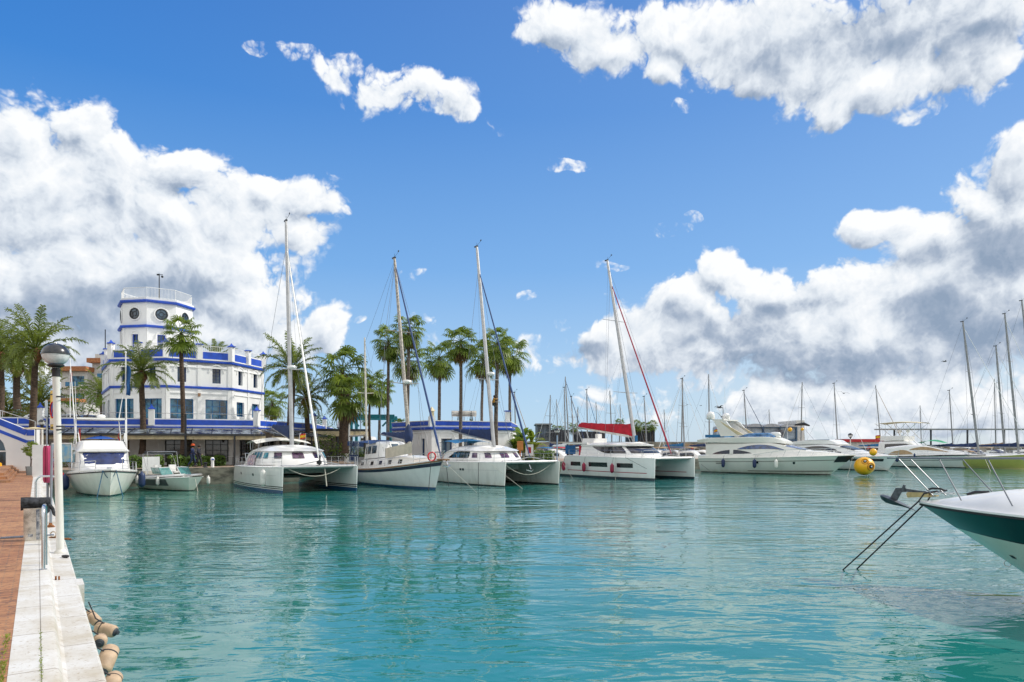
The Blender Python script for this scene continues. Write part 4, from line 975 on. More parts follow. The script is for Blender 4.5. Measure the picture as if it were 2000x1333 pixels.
class Plan:
    """cabin drawn as a rounded plan outline raised through levels (z, inset); s: 0 = middle of the front, +-1 = stern corners"""
    def __init__(s, x0, xf, xn, w, levels, p=2.4, aft=0.0, aftlen=1.5, crown=.12, wa=None):
        s.x0, s.xf, s.xn, s.w, s.lv, s.p, s.aft, s.aftlen, s.crown, s.wa = x0, xf, xn, w, levels, p, aft, aftlen, crown, wa or w
    def plan(s, q, ins, fi=1.0):
        a = abs(q); sg = 1 if q >= 0 else -1; sf = .5; w_ = s.w-ins; n = s.xn-ins*fi
        if a < sf:
            th = a/sf*pi/2; x = s.xf+(n-s.xf)*max(0, cos(th))**(2/s.p); y = w_*sin(th)**(2/s.p)
        else: k = (a-sf)/(1-sf); x = s.xf+(s.x0-s.xf)*k; y = w_+(s.wa-s.w)*k*k
        return x, sg*y
    def pt(s, q, v, off=0):
        """v: 0..len(levels)-1 level coordinate"""
        i = min(len(s.lv)-2, int(v)); k = v-i; a, b = s.lv[i], s.lv[i+1]
        z = a[0]+(b[0]-a[0])*k; ins = a[1]+(b[1]-a[1])*k; fi = a[2]+(b[2]-a[2])*k if len(a) > 2 else 1
        x, y = s.plan(q, ins-off, fi)
        if s.aft:
            t = max(0, min(1, (x-s.x0)/s.aftlen)); z = s.lv[0][0]+(z-s.lv[0][0])*(1-s.aft*(1-t)**2)
        return V((x, y, z))
    def mesh(s, n=48, sub=3):
        mb = MB(); rings = []
        for v in range((len(s.lv)-1)*sub+1): rings.append([s.pt(-1+2*i/n, v/sub) for i in range(n+1)])
        mb.loft([r for r in rings], cap=False, closed=True)
        top = rings[-1]; k = len(mb.v)
        # domed roof: strips across
        m = n//2; R = []
        for j in range(0, m+1):
            a, b = top[j], top[n-j]; R.append([a.lerp(b, i/8)+V((0, 0, s.crown*(1-(2*i/8-1)**2)*min(1, (a-b).length/1.5))) for i in range(9)])
        mb.loft(R, cap=False, closed=False); mb.f.append(tuple(k-0*0 for k in []) or (0, 1, 2)) if False else None
        return mb
    def panel(s, q0, q1, v0, v1, off=.02, n=8):
        f0 = v0 if callable(v0) else (lambda t: v0); f1 = v1 if callable(v1) else (lambda t: v1)
        return MB().grid(lambda i, j: s.pt(q0+(q1-q0)*(1-i), f0(1-i)+(f1(1-i)-f0(1-i))*j, off), n, 3)
    def win(s, par, name, mat, q0, q1, v0, v1, both=True, off=.02, n=8):
        s.panel(q0, q1, v0, v1, off, n).build(name, mat, par, 60)
        if both:
            g0 = (lambda t: v0(1-t)) if callable(v0) else v0; g1 = (lambda t: v1(1-t)) if callable(v1) else v1
            s.panel(-q1, -q0, g0, g1, off, n).build(name, mat, par, 60)
def frontx(sh, y, z):
    lo, hi = sh.st[0][0], sh.st[-1][0]
    x = hi
    while x > lo:
        wb, wt, z0, z1 = sh.at(x); h = z1-z0
        k = (z-z0)/max(h*sh.edge, 1e-3)
        wd_ = wb+(wt-wb)*k if k <= 1 else (wt*max(0, 1-((z-z0-h*sh.edge)/max(h*(1-sh.edge), 1e-3))**2)**.5)
        if z < z1 and wd_ > abs(y): return x
        x -= .04
    return x
def boat_at(name, label, b, a_bow, L, rot=0.0, group=None, cat='boat'):
    """stern origin so that the bow points along -A from stern line a_bow+L"""
    p = AB(a_bow+L, b, 0); t = thing(name, label, cat, p, YAW+rot, group); return t
# ================================================================ 1 motor cruiser
def cruiser():
    L = 9.2; t = boat_at('motor_cruiser', 'small white motor cruiser with flybridge and dark blue windscreen cover, nearest the lamp post quay', 3.25, 44.9, L, .02)
    h = Hull(L, 3.7, 1.1, 1.5, tr=.88, rake=.75, bowp=2.6, tm=.45, full=.3, flare=.62, draft=.4)
    hull_parts(t, h, hullmat('cruiser_hull', (.74, .73, .68), [(.07, (.02, .03, .05))], gr=.08), dmat=GEL)
    h.rail(.035, -.04).build('rubrail', BLACK, t); h.rail(.05, .07, out=-.03).build('toe_rail', GEL, t)
    cab = Shell([(1.6, 1.45, 1.38, 1.15, 3.2), (4.6, 1.5, 1.4, 1.2, 3.3), (5.05, 1.48, 1.3, 1.25, 3.2), (5.6, 1.42, 1.15, 1.28, 2.6), (6.15, 1.3, 1.0, 1.32, 1.9), (7.4, .9, .7, 1.4, 1.65), (8.3, .4, .25, 1.45, 1.5)], edge=.9)
    cab.mesh().build('cabin', GEL, t, 40)
    m_ = MB(); m_.grid(lambda i, j: V((frontx(cab, -1.25+2.5*i, 2.0+1.0*j)+.05, -1.25+2.5*i, 2.0+1.0*j)), 12, 6); m_.build('windscreen', M('navy_window_cover', (.015, .03, .12), .25, var=.3, vscale=1.5, spec=.8), t, 60)
    for sd in (1, -1):
        m_ = MB(); m_.quad((2.2, sd*1.47, 2.1), (4.7, sd*1.49, 2.1), (4.5, sd*1.43, 2.85), (2.2, sd*1.43, 2.85)); m_.build('side_window', GLASS, t, 0)
    m_ = MB(); m_.box((5.4, 0, 3.0), (.05, .07, 1.0), R=Matrix.Rotation(.73, 3, 'Y')); 
    fly = Shell([(1.3, 1.42, 1.35, 3.2, 3.75), (4.2, 1.42, 1.2, 3.2, 4.1), (4.9, 1.42, 1.05, 3.15, 4.0), (5.35, 1.40, 1.1, 3.1, 3.35)], edge=.85); fly.mesh().build('flybridge', GEL, t, 40)
    m_ = MB(); m_.grid(lambda i, j: V((3.2+.5*j, (i*2-1)*1.0, 4.15+.35*sin(pi*i)*(1-j)+.35*j*.2)), 10, 4); m_.build('flybridge_cover', M('royal_blue_canvas', (.01, .08, .38), .7), t)
    m_ = MB()
    for sd in (1, -1):
        m_.tube([(4.6, sd*1.2, 3.95), (4.3, sd*1.25, 4.75), (2.0, sd*1.25, 4.6)], .022, 6); m_.tube([(4.3, sd*1.25, 4.75), (3.5, sd*1.2, 4.0)], .02, 6)
        m_.tube([(1.6, sd*1.35, 3.6), (1.6, sd*1.2, 6.0)], .03, 6); m_.tube([(3.9, sd*1.35, 3.8), (3.7, sd*1.35, 6.0)], .03, 6)
    m_.build('bimini_frame', WHITE, t)
    m_ = MB(); m_.box((2.6, 0, 6.05), (2.5, 2.6, .16)); m_.build('hardtop', GEL, t); m_ = MB(); m_.ball((2.6, .1, 6.3), .26, 12, 8, (1, 1, .8)); m_.build('radar_dome', GEL, t)
    m_ = MB(); m_.tube([(1.5, -1.2, 6.0), (1.2, -1.25, 9.6)], [.02, .008], 5); m_.build('antenna', WHITE, t); m_ = MB(); m_.tube([(1.5, 1.2, 6.0), (1.4, 1.45, 8.4)], [.03, .02], 5); m_.build('outrigger', WHITE, t)
    m_ = MB(); m_.tube([(3.8, -1.36, 4.2), (2.6, -1.6, 11.5)], [.045, .02], 6); m_.build('outrigger', WHITE, t)
    for o in t.children:      # low superstructure
        if o.name.split('.')[0] in ('hull', 'deck', 'rubrail', 'toe_rail'): continue
        for v in o.data.vertices:
            if v.co.z > 1.3: v.co.z = 1.3+(v.co.z-1.3)*.70
    pulpit(t, h, .55, .62, 10, .0, .018, True)
    for y, top in ((.55, -.5), (-.65, .3)): rope(t, (8.85, y*.55, 1.5), (9.15+.3, y*1.1, -.1), .025, .02, ROPEB)
    rope(t, (8.9, .3, 1.5), (8.9, -.35, 1.5), .02, .45, ROPEB)
    fender(t, (5.2, -2.0, .72), .24, .85, FENB, (5.2, -1.85, 1.4)); fender(t, (5.9, 2.0, .8), .2, .9, FENB, (5.9, 1.85, 1.4)); fender(t, (4.2, -2.05, .95), .2, .5, M('scarlet_fender', (.6, .01, .02), .4))
    m_ = MB(); m_.box((8.7, 0, 1.62), (.4, .16, .12)); m_.tube([(8.5, -.12, 1.62), (8.5, .12, 1.62)], .06, 8); m_.build('windlass', STEEL, t)
    m_ = MB(); m_.box((1.4, -1.0, 3.6), (.1, .1, .9)); m_.build('flag_bundle', M('faded_red_flag', (.45, .03, .03), .8), t)
    m_ = MB(); m_.grid(lambda i, j: V((1.5-.35*i, 1.25+.08*sin(j*9), 4.2-1.1*j-.15*i)), 6, 6); m_.build('ensign', M('faded_red_flag', (.45, .03, .03), .8), t)
    return t
cruiser()
# ================================================================ 2 bowrider
def bowrider():
    L = 5.9; t = boat_at('bowrider', 'small open speedboat with grey side panels and green-tinted windscreens', 6.4, 47.3, L, .34)
    h = Hull(L, 2.35, .72, .92, tr=.93, rake=.7, bowp=3.4, tm=.5, full=.35, flare=.75, blunt=.38, draft=.3)
    hull_parts(t, h, hullmat('bowrider_hull', (.72, .71, .67), [(.05, (.05, .05, .05))]), dmat=GEL)
    h.stripe(.55, .93, .0, .72).build('grey_panel', M('grey_gelcoat', (.10, .105, .115), .3, coat=.4), t); h.rail(.03, -.01).build('rubrail', GEL, t)
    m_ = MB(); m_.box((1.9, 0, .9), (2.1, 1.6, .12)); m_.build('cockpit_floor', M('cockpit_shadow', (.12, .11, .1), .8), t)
    m_ = MB(); [m_.grid(lambda i, j: h.pt(.05+.9*i, 1, sd)+V((0, -sd*(.02+.2*j), .05+.12*sin(pi*j)+.06*i)), 16, 4) for sd in (1, -1)]; m_.build('coaming', GEL, t)
    for sd in (1, -1):
        m_ = MB(); m_.grid(lambda i, j: V((3.1+.5*(1-j)+.25*i*0, sd*(.25+.75*i), 1.05+.45*j-.05*i)), 4, 2); m_.grid(lambda i, j: V((3.55-1.1*i-.3*j, sd*(1.0+.02*i), 1.05+.45*j)), 4, 2)
        m_.build('windscreen', M('green_tint', (.06, .24, .23), .08, alpha=.75), t)
        m_ = MB(); m_.tube([(3.1, sd*.25, 1.5), (3.1, sd*1.0, 1.46), (2.15, sd*1.02, 1.5)], .018, 5); m_.tube([(3.6, sd*.25, 1.05), (3.1, sd*.25, 1.5)], .018, 5); m_.build('windscreen_frame', WHITE, t)
        m_ = MB(); m_.box((2.3, sd*.5, 1.15), (.5, .45, .12)); m_.box((2.05, sd*.5, 1.38), (.12, .45, .5)); m_.build('seat', GEL, t)
    m_ = MB(); m_.box((.7, 0, 1.05), (.9, 1.7, .3)); m_.build('sunpad', M('pad', (.6, .57, .5), .7), t)
    m_ = MB(); m_.tube([(1.9, -1.05, 1.0), (1.7, -1.0, 2.5), (1.7, 1.0, 2.5), (1.9, 1.05, 1.0)], .02, 6); m_.tube([(1.9, -1.05, 1.0), (1.1, -1.0, 2.35), (1.1, 1.0, 2.35), (1.9, 1.05, 1.0)], .02, 6); m_.build('bimini_frame', STEEL, t)
    m_ = MB(); m_.tube([(1.4, -1.0, 2.47), (1.4, 1.0, 2.47)], .1, 8); m_.build('folded_bimini', BLACK, t)
    for x, sd, mt in ((.9, -1, FENW), (1.6, -1, FENW), (3.6, -1, FENW), (5.2, 1, FENW), (2.0, 1, FENW)): fender(t, (x, sd*1.27, .62), .11, .5, mt, (x, sd*1.12, .9))
    rope(t, (5.6, .1, .95), (6.9, -.4, -.1), .014, 0, ROPEW); rope(t, (0, 1.0, .8), (-1.9, 2.4, 1.25), .015, .15, ROPEW)
    return t
bowrider()
# ================================================================ catamarans
def catamaran(label, b_mid, a_bow, L, beam, zb, zs_, cfg):
    t = boat_at('sailing_catamaran', label, b_mid, a_bow, L, cfg.get('rot', 0), cat='catamaran')
    hb = cfg.get('hb', 1.75); yo = beam/2-hb/2; hm = cfg['hmat']; hs = {}
    for sd in (-1, 1):
        h = Hull(L, hb, zs_, zb, tr=.72, rake=cfg.get('rake', .18), bowp=2.1, tm=.45, full=.22, flare=.42, draft=.45, y0=sd*yo, srake=1.3, blunt=.05, dip=.0); hs[sd] = h
        hull_parts(t, h, hm)
        h.rail(.028, -.01, t0=.1).build('rubrail', cfg.get('rub', GEL), t)
        if cfg.get('line'): h.stripe(cfg['line'][0], cfg['line'][1], .12, .94).build('hull_line', cfg['line'][2], t)
        for (t0, t1, z0, z1) in cfg.get('hw', ()): h.patch(t0, t1, z0, z1, sd).build('hull_window', MGLASS, t)
        for tt in cfg.get('ports', ()): h.patch(tt, tt+.022, zb*.6, zb*.6+.16, sd).build('porthole', GLASS, t)
    xb = L*cfg.get('bd', .62); wd_ = yo*2-.2
    m_ = MB(); m_.grid(lambda i, j: V((.9+(xb-.9)*i, (j-.5)*wd_, .68+.75*max(0, i-.7)**1.3*1.6)), 14, 4); m_.build('bridgedeck', hm, t)
    m_ = MB(); m_.grid(lambda i, j: V((.9+(xb-.9)*i, (.5-j)*(wd_+.5), zs_+(zb-zs_)*i+.03)), 10, 4); m_.box((.95, 0, 1.1), (.1, wd_, .85)); m_.quad((xb, -wd_/2, 1.05), (xb, wd_/2, 1.05), (xb, wd_/2, zb-.02), (xb, -wd_/2, zb-.02)); m_.build('bridge_top', DECK, t)
    m_ = MB(); m_.tube([(L-.42, -yo, zb-.02), (L-.42, yo, zb-.02)], .12, 12); m_.build('forward_beam', ALU, t)
    m_ = MB(); m_.tube([(xb, 0, zb-.02), (L-.42, 0, zb-.0)], .09, 10); m_.build('centre_spar', GEL, t)
    m_ = MB(); m_.tube([(L-.42, yo-.3, zb-.05), (L-.42, .15, zb+.32), (L-.42, -.15, zb+.32), (L-.42, -yo+.3, zb-.05)], .03, 6); m_.build('dolphin_striker', ALU, t)
    for sd in (1, -1):
        m_ = MB(); m_.grid(lambda i, j: V((xb+.02+(L-.5-xb)*i, sd*(.1+(yo-hs[sd].b(min(1, (xb+(L-.5-xb)*i)/L))-.12)*j), zb-.05-.05*sin(pi*i)*sin(pi*j))), 8, 6); m_.build('trampoline', NET, t)
    sh = Plan(**cfg['plan']); sh.mesh().build('coachroof', GEL, t, 50)
    cfg['windows'](t, sh)
    mx = cfg['mast']; H = cfg['H']; rk = cfg['rk']
    my = 0; zt = sh.lv[-1][0]
    fm = cfg.get('furl')
    st = [(.88, (L-.4, 0, zb+.25), .07 if fm else .03, fm or GEL, 'furled_genoa'), (.90, (mx-1.2, yo+.2, zs_), .012, WIRE, 'shroud'), (.90, (mx-1.2, -yo-.2, zs_), .012, WIRE, 'shroud'),
          (.98, (.6, yo, zs_), .007, WIRE, 'running_line'), (.45, (mx-.6, yo+.1, zs_), .009, WIRE, 'lower_shroud'), (.45, (mx-.6, -yo-.1, zs_), .009, WIRE, 'lower_shroud')]
    if cfg.get('bowstay'): st.append((.97, (L-.1, 0, zb+.3), .01, WIRE, 'outer_stay'))
    mast(t, mx, my, zt-.05, H-zt, rk, cfg.get('mr', .13), cfg.get('spr', (.42,)), cfg.get('sw', 1.2), 0, st, radar=cfg.get('radar'), mat=cfg.get('mmat'), sprk=.25)
    z_ = cfg['boomz']; boom(t, (mx-.25, 0, z_[0]), (mx-.25-cfg['boomL'], 0, z_[1]), r=.1, bagh=cfg['bagh'], bagmat=cfg['bag'], lower=cfg.get('lower'))
    m_ = MB(); [m_.tube([V((mx-.25-cfg['boomL']*k, 0, z_[0]+(z_[1]-z_[0])*k)), V((mx-rk*.5, 0, H*.55))], .007, 4) for k in (.35, .7)]; m_.build('lazy_jack', WIRE, t)
    for sd in (1, -1):
        lifelines(t, hs[sd], .1, .9, 6, .6, (sd,), .1); 
        m_ = MB(); q = hs[sd].pt(.9, 1, sd); e = hs[sd].pt(1, 1, sd); m_.tube([q, q+V((0, 0, .6)), e+V((-.1, 0, .62)), e+V((-.1, 0, 0))], .016, 6); m_.tube([q+V((0, 0, .3)), e+V((-.1, 0, .32))], .012, 5); m_.build('bow_rail', STEEL, t)
    m_ = MB(); m_.tube([(-.3, yo-.3, 2.3), (.6, yo-.3, 2.35), (.9, yo-.3, zs_)], .03, 6); m_.tube([(-.3, -yo+.3, 2.3), (.6, -yo+.3, 2.35), (.9, -yo+.3, zs_)], .03, 6); m_.tube([(.3, -yo+.3, 2.34), (.3, yo-.3, 2.34)], .03, 6); m_.build('davits', STEEL, t)
    return t, hs, sh
def win1(t, sh):
    tm_ = M('teal_window', (.03, .20, .26), .08, var=.8, vscale=2.5, spec=.9); pm_ = M('plum_window', (.10, .05, .10), .12, var=.5, spec=.7)
    for a, b in ((.46, .53), (.55, .62), (.64, .71), (.73, .79)): sh.win(t, 'side_window', tm_, a, b, 1.08, lambda k, a=a: 1.95-(.5*max(0, k) if a > .72 else 0), n=4)
    for a, b in ((-.42, -.34), (-.26, -.17), (-.07, .02), (.12, .2), (.3, .38)): sh.win(t, 'front_window', pm_ if -.4 < a < .2 else tm_, a, b, 1.1, 1.92, both=False, n=3)
    sh.win(t, 'mosaic_banner', M('mosaic_banner', (.45, .33, .30), .6, var=.9, vscale=5, col2=(.10, .09, .22)), -.86, -.6, .15, 1.5, both=False, off=.06)
CAT1 = dict(hmat=hullmat('cat_navy_hull', (.68, .68, .66), [(.42, (.012, .012, .02)), (.36, (.72, .72, .70)), (.31, (.012, .012, .02)), (.25, (.72, .72, .70)), (.2, (.02, .07, .17))], gr=.06),
    plan=dict(x0=1.0, xf=5.0, xn=7.3, w=2.35, p=2.3, aft=.55, aftlen=1.9, crown=.14, levels=[(1.4, 0, 1), (2.02, .12, 1.6), (2.5, .3, 2.4), (2.56, .22, 1.9), (2.62, .3, 2.4), (2.84, .9, 2.2)]), windows=win1, ports=(.36, .62), line=(.74, .745, M('grey_pinstripe', (.25, .25, .27), .4)),
    mast=4.9, H=19.0, rk=1.35, mr=.15, spr=(.34,), sw=1.1, radar=.34, furl=GEL, boomz=(3.4, 4.3), boomL=4.8, bagh=(.25, 1.0), bag=DKBLUE)
c1, hs, sh = catamaran('white catamaran with navy and black waterline stripes beside the clubhouse, navy boom cover', 14.6, 41.9, 10.9, 6.5, 1.62, 1.5, CAT1)
# awning on cat 1 and details
m_ = MB(); m_.grid(lambda i, j: V((.2+2.9*i, (j-.5)*3.9, 3.3+.22*sin(pi*i)-.25*(2*j-1)**2)), 10, 6); m_.build('awning', M('white_awning', (.74, .72, .64), .8), c1)
m_ = MB(); [m_.tube([(x, y, 2.6), (x, y, 3.25)], .02, 5) for x in (.5, 2.8) for y in (-1.7, 1.7)]; m_.build('awning_frame', STEEL, c1)
fender(c1, (9.6, -3.2, .95), .16, 1.0, FENW, (9.6, -3.0, 1.6)); 
rope(c1, (10.5, -2.0, 1.55), (10.5, 1.5, 1.55), .02, .55, ROPEW); rope(c1, (10.4, .4, 1.5), (10.6, .45, .35), .035, 0, ROPEW)
flagobj(c1, (-.1, 2.6, 1.6), 2.3, 'es', .6)
m_ = MB(); m_.tube([(-.2, 1.8, 1.5), (-.8, 2.4, 3.9)], .06, 6); m_.tube([(-.2, 2.4, 1.5), (-.5, 2.7, 3.6)], .06, 6); m_.build('gangway_rail', ALU, c1)
m_ = MB(); m_.tube([(10.5, 0, 1.6), (10.7, 0, 2.3)], .05, 8); m_.lathe([(.1, 0), (.16, .03), (.16, .2), (.1, .24)], (10.5, 0, 1.75), 10); m_.build('furler_drum', BLACK, c1)
def win2(t, sh):
    bm = M('blue_view_window', (.03, .13, .24), .08, var=.9, vscale=2.5, spec=.9)
    sh.win(t, 'side_window_band', MGLASS, .47, .82, 1.0, lambda k: 2.0-.9*max(0, k-.7)/.3)
    for a, b in ((.48, .545), (.555, .62), (.63, .69), (.70, .75)): sh.win(t, 'side_window', bm if a > .6 else PANE, a, b, 1.12, 1.88, off=.035, n=4)
    for a, b in ((-.42, -.34), (-.24, -.16), (-.05, .03), (.12, .2), (.3, .38)): sh.win(t, 'front_window', M('plum_window', (.10, .05, .10), .12, var=.5, spec=.7), a, b, 1.1, 1.85, both=False, n=3)
CAT2 = dict(hmat=hullmat('cat_plain_hull', (.72, .71, .67), [(.09, (.03, .028, .03))], gr=.1), line=(.73, .735, M('grey_pinstripe', (.25, .25, .27), .4)), ports=(.55, .58),
    plan=dict(x0=1.2, xf=5.6, xn=8.0, w=2.4, p=2.3, aft=.6, aftlen=2.0, crown=.12, levels=[(1.5, 0, 1), (1.95, .12, 1.6), (2.45, .32, 2.4), (2.52, .22, 1.9), (2.6, .3, 2.4), (2.82, .9, 2.2)]), windows=win2,
    mast=6.0, H=19.2, rk=2.55, mr=.16, spr=(.33,), sw=1.2, radar=.35, furl=M('navy_sail_strip', (.012, .05, .17), .6), boomz=(3.3, 4.2), boomL=6.3, bagh=(.2, .95), bag=DKBLUE)
c2, hs, sh = catamaran('white catamaran with yellow-stained waterline, bright blue bimini and navy boom cover', 29.5, 39.7, 11.2, 6.6, 1.75, 1.65, CAT2)
m_ = MB(); m_.grid(lambda i, j: V((-.1+3.2*i, (j-.5)*3.6, 3.3+.18*sin(pi*i)-.22*(2*j-1)**2)), 10, 6); m_.build('bimini', M('bright_blue_canvas', (.01, .13, .30), .7), c2)
m_ = MB(); [m_.tube([(x, y, 2.8), (x, y, 3.2)], .02, 5) for x in (.2, 2.8) for y in (-1.6, 1.6)]; m_.build('bimini_frame', STEEL, c2)
rope(c2, (10.7, -2.3, 1.7), (10.7, 2.2, 1.7), .02, .9, ROPEW); rope(c2, (10.2, -3.0, 1.6), (13.4, -2.4, -.1), .014, 0, ROPEW); rope(c2, (9.0, -3.3, 1.7), (9.1, -3.4, -.1), .02, 0, ROPEK)
m_ = MB(); m_.tube([(10.6, -.05, 1.75), (10.9, 0, 1.2)], .05, 6); m_.tube([(10.75, -.3, 1.15), (10.95, 0, 1.05), (10.75, .3, 1.15)], .05, 6); m_.build('anchor', STEEL, c2)
for sd in (1, -1): m_ = MB(); m_.tube([(10.9, sd*1.7, 1.8), (8.8, sd*.3, 2.3)], .012, 4); m_.build('bow_line', WIRE, c2)
def win3(t, sh):
    sh.win(t, 'wraparound_window', MGLASS, .3, .80, lambda k: 1.05+.9*max(0, (k-.45)/.55)**1.6, 1.97, n=20)
    sh.win(t, 'front_window', MGLASS, -.24, .24, 1.1, 1.95, both=False, n=10)
CAT3 = dict(hmat=hullmat('cat_red_line_hull', (.76, .755, .74), [(.2, (.03, .045, .06))], gr=.03), line=(.44, .465, M('red_pinstripe', (.4, .02, .04), .4)), hw=((.16, .30, 1.05, 1.42), (.40, .60, 1.03, 1.42), (.69, .83, 1.02, 1.4)), rake=.05, hb=1.9, bd=.72,
    plan=dict(x0=2.7, xf=6.6, xn=9.7, w=2.5, p=2.6, crown=.12, levels=[(1.8, 0, 1), (2.2, .1, 3.0), (2.85, .25, 6.4), (2.9, .15, 8.0), (3.0, .15, 8.0), (3.1, .5, 3.5)]), windows=win3,
    mast=7.5, H=20.5, rk=3.7, mr=.17, spr=(.27, .66), sw=1.5, furl=M('red_sail_strip', (.35, .01, .04), .6), boomz=(3.75, 4.75), boomL=7.9, bagh=(.5, 1.15), bag=RED, lower=M('white_trim', (.7, .66, .6), .8), bowstay=True)
c3, hs, sh = catamaran('large white catamaran with bright red boom cover and dark red fenders', 44.4, 39.6, 12.2, 6.8, 1.85, 1.95, CAT3)
m_ = MB(); m_.box((1.7, 0, 3.12), (3.6, 4.6, .14)); m_.build('cockpit_hardtop', GEL, c3); m_ = MB(); [m_.bar((x, y, 1.9), (x, y, 3.1), .12, .1) for x in (.4, 2.4) for y in (-2.1, 2.1)]; m_.build('hardtop_post', DARKM, c3)
m_ = MB(); m_.quad((.2, -2.2, 2.1), (1.7, -2.2, 2.1), (1.7, -2.2, 2.95), (.2, -2.2, 2.95)); m_.v += [(x, y+.04, z) for x, y, z in m_.v]; m_.f.append((7, 6, 5, 4)); m_.build('cockpit_screen', M('blue_screen', (.01, .11, .30), .7, var=.2), c3)
m_ = MB(); m_.box((2.4, -2.15, 2.4), (.35, .05, 1.0)); m_.build('red_panel', RED, c3); m_ = MB(); m_.box((3.0, -2.0, 2.4), (.4, .3, 1.0)); m_.build('tan_locker', M('tan_vinyl', (.45, .30, .08), .6), c3)
m_ = MB(); m_.box((2.0, 0, 3.4), (1.6, 1.7, .4)); m_.box((1.9, .6, 3.8), (.4, .5, .5)); m_.build('helm_station', GEL, c3)
for x in (1.7, 4.6, 8.3): fender(c3, (x, -3.62, .95), .17, .75, FENR, (x, -3.45, 1.9))
rope(c3, (9.6, -3.3, 1.9), (12.0, -3.2, 1.0), .014, 0, ROPEK); rope(c3, (8.6, -3.45, 1.95), (8.6, -3.5, 0), .016, 0, ROPEW); rope(c3, (.9, -3.4, 1.6), (4.5, -4.8, -.1), .014, 0, ROPEW)
m_ = MB(); m_.tube([(9.6, -1.2, 2.0), (9.7, -1.2, 2.5), (9.7, 1.2, 2.5), (9.6, 1.2, 2.0)], .02, 6); m_.build('foredeck_rail', STEEL, c3)
m_ = MB(); m_.box((7.72, -.12, 3.55), (.25, .1, .55)); m_.build('halyard_bag', M('bright_blue_canvas', (.01, .13, .30), .7), c3)
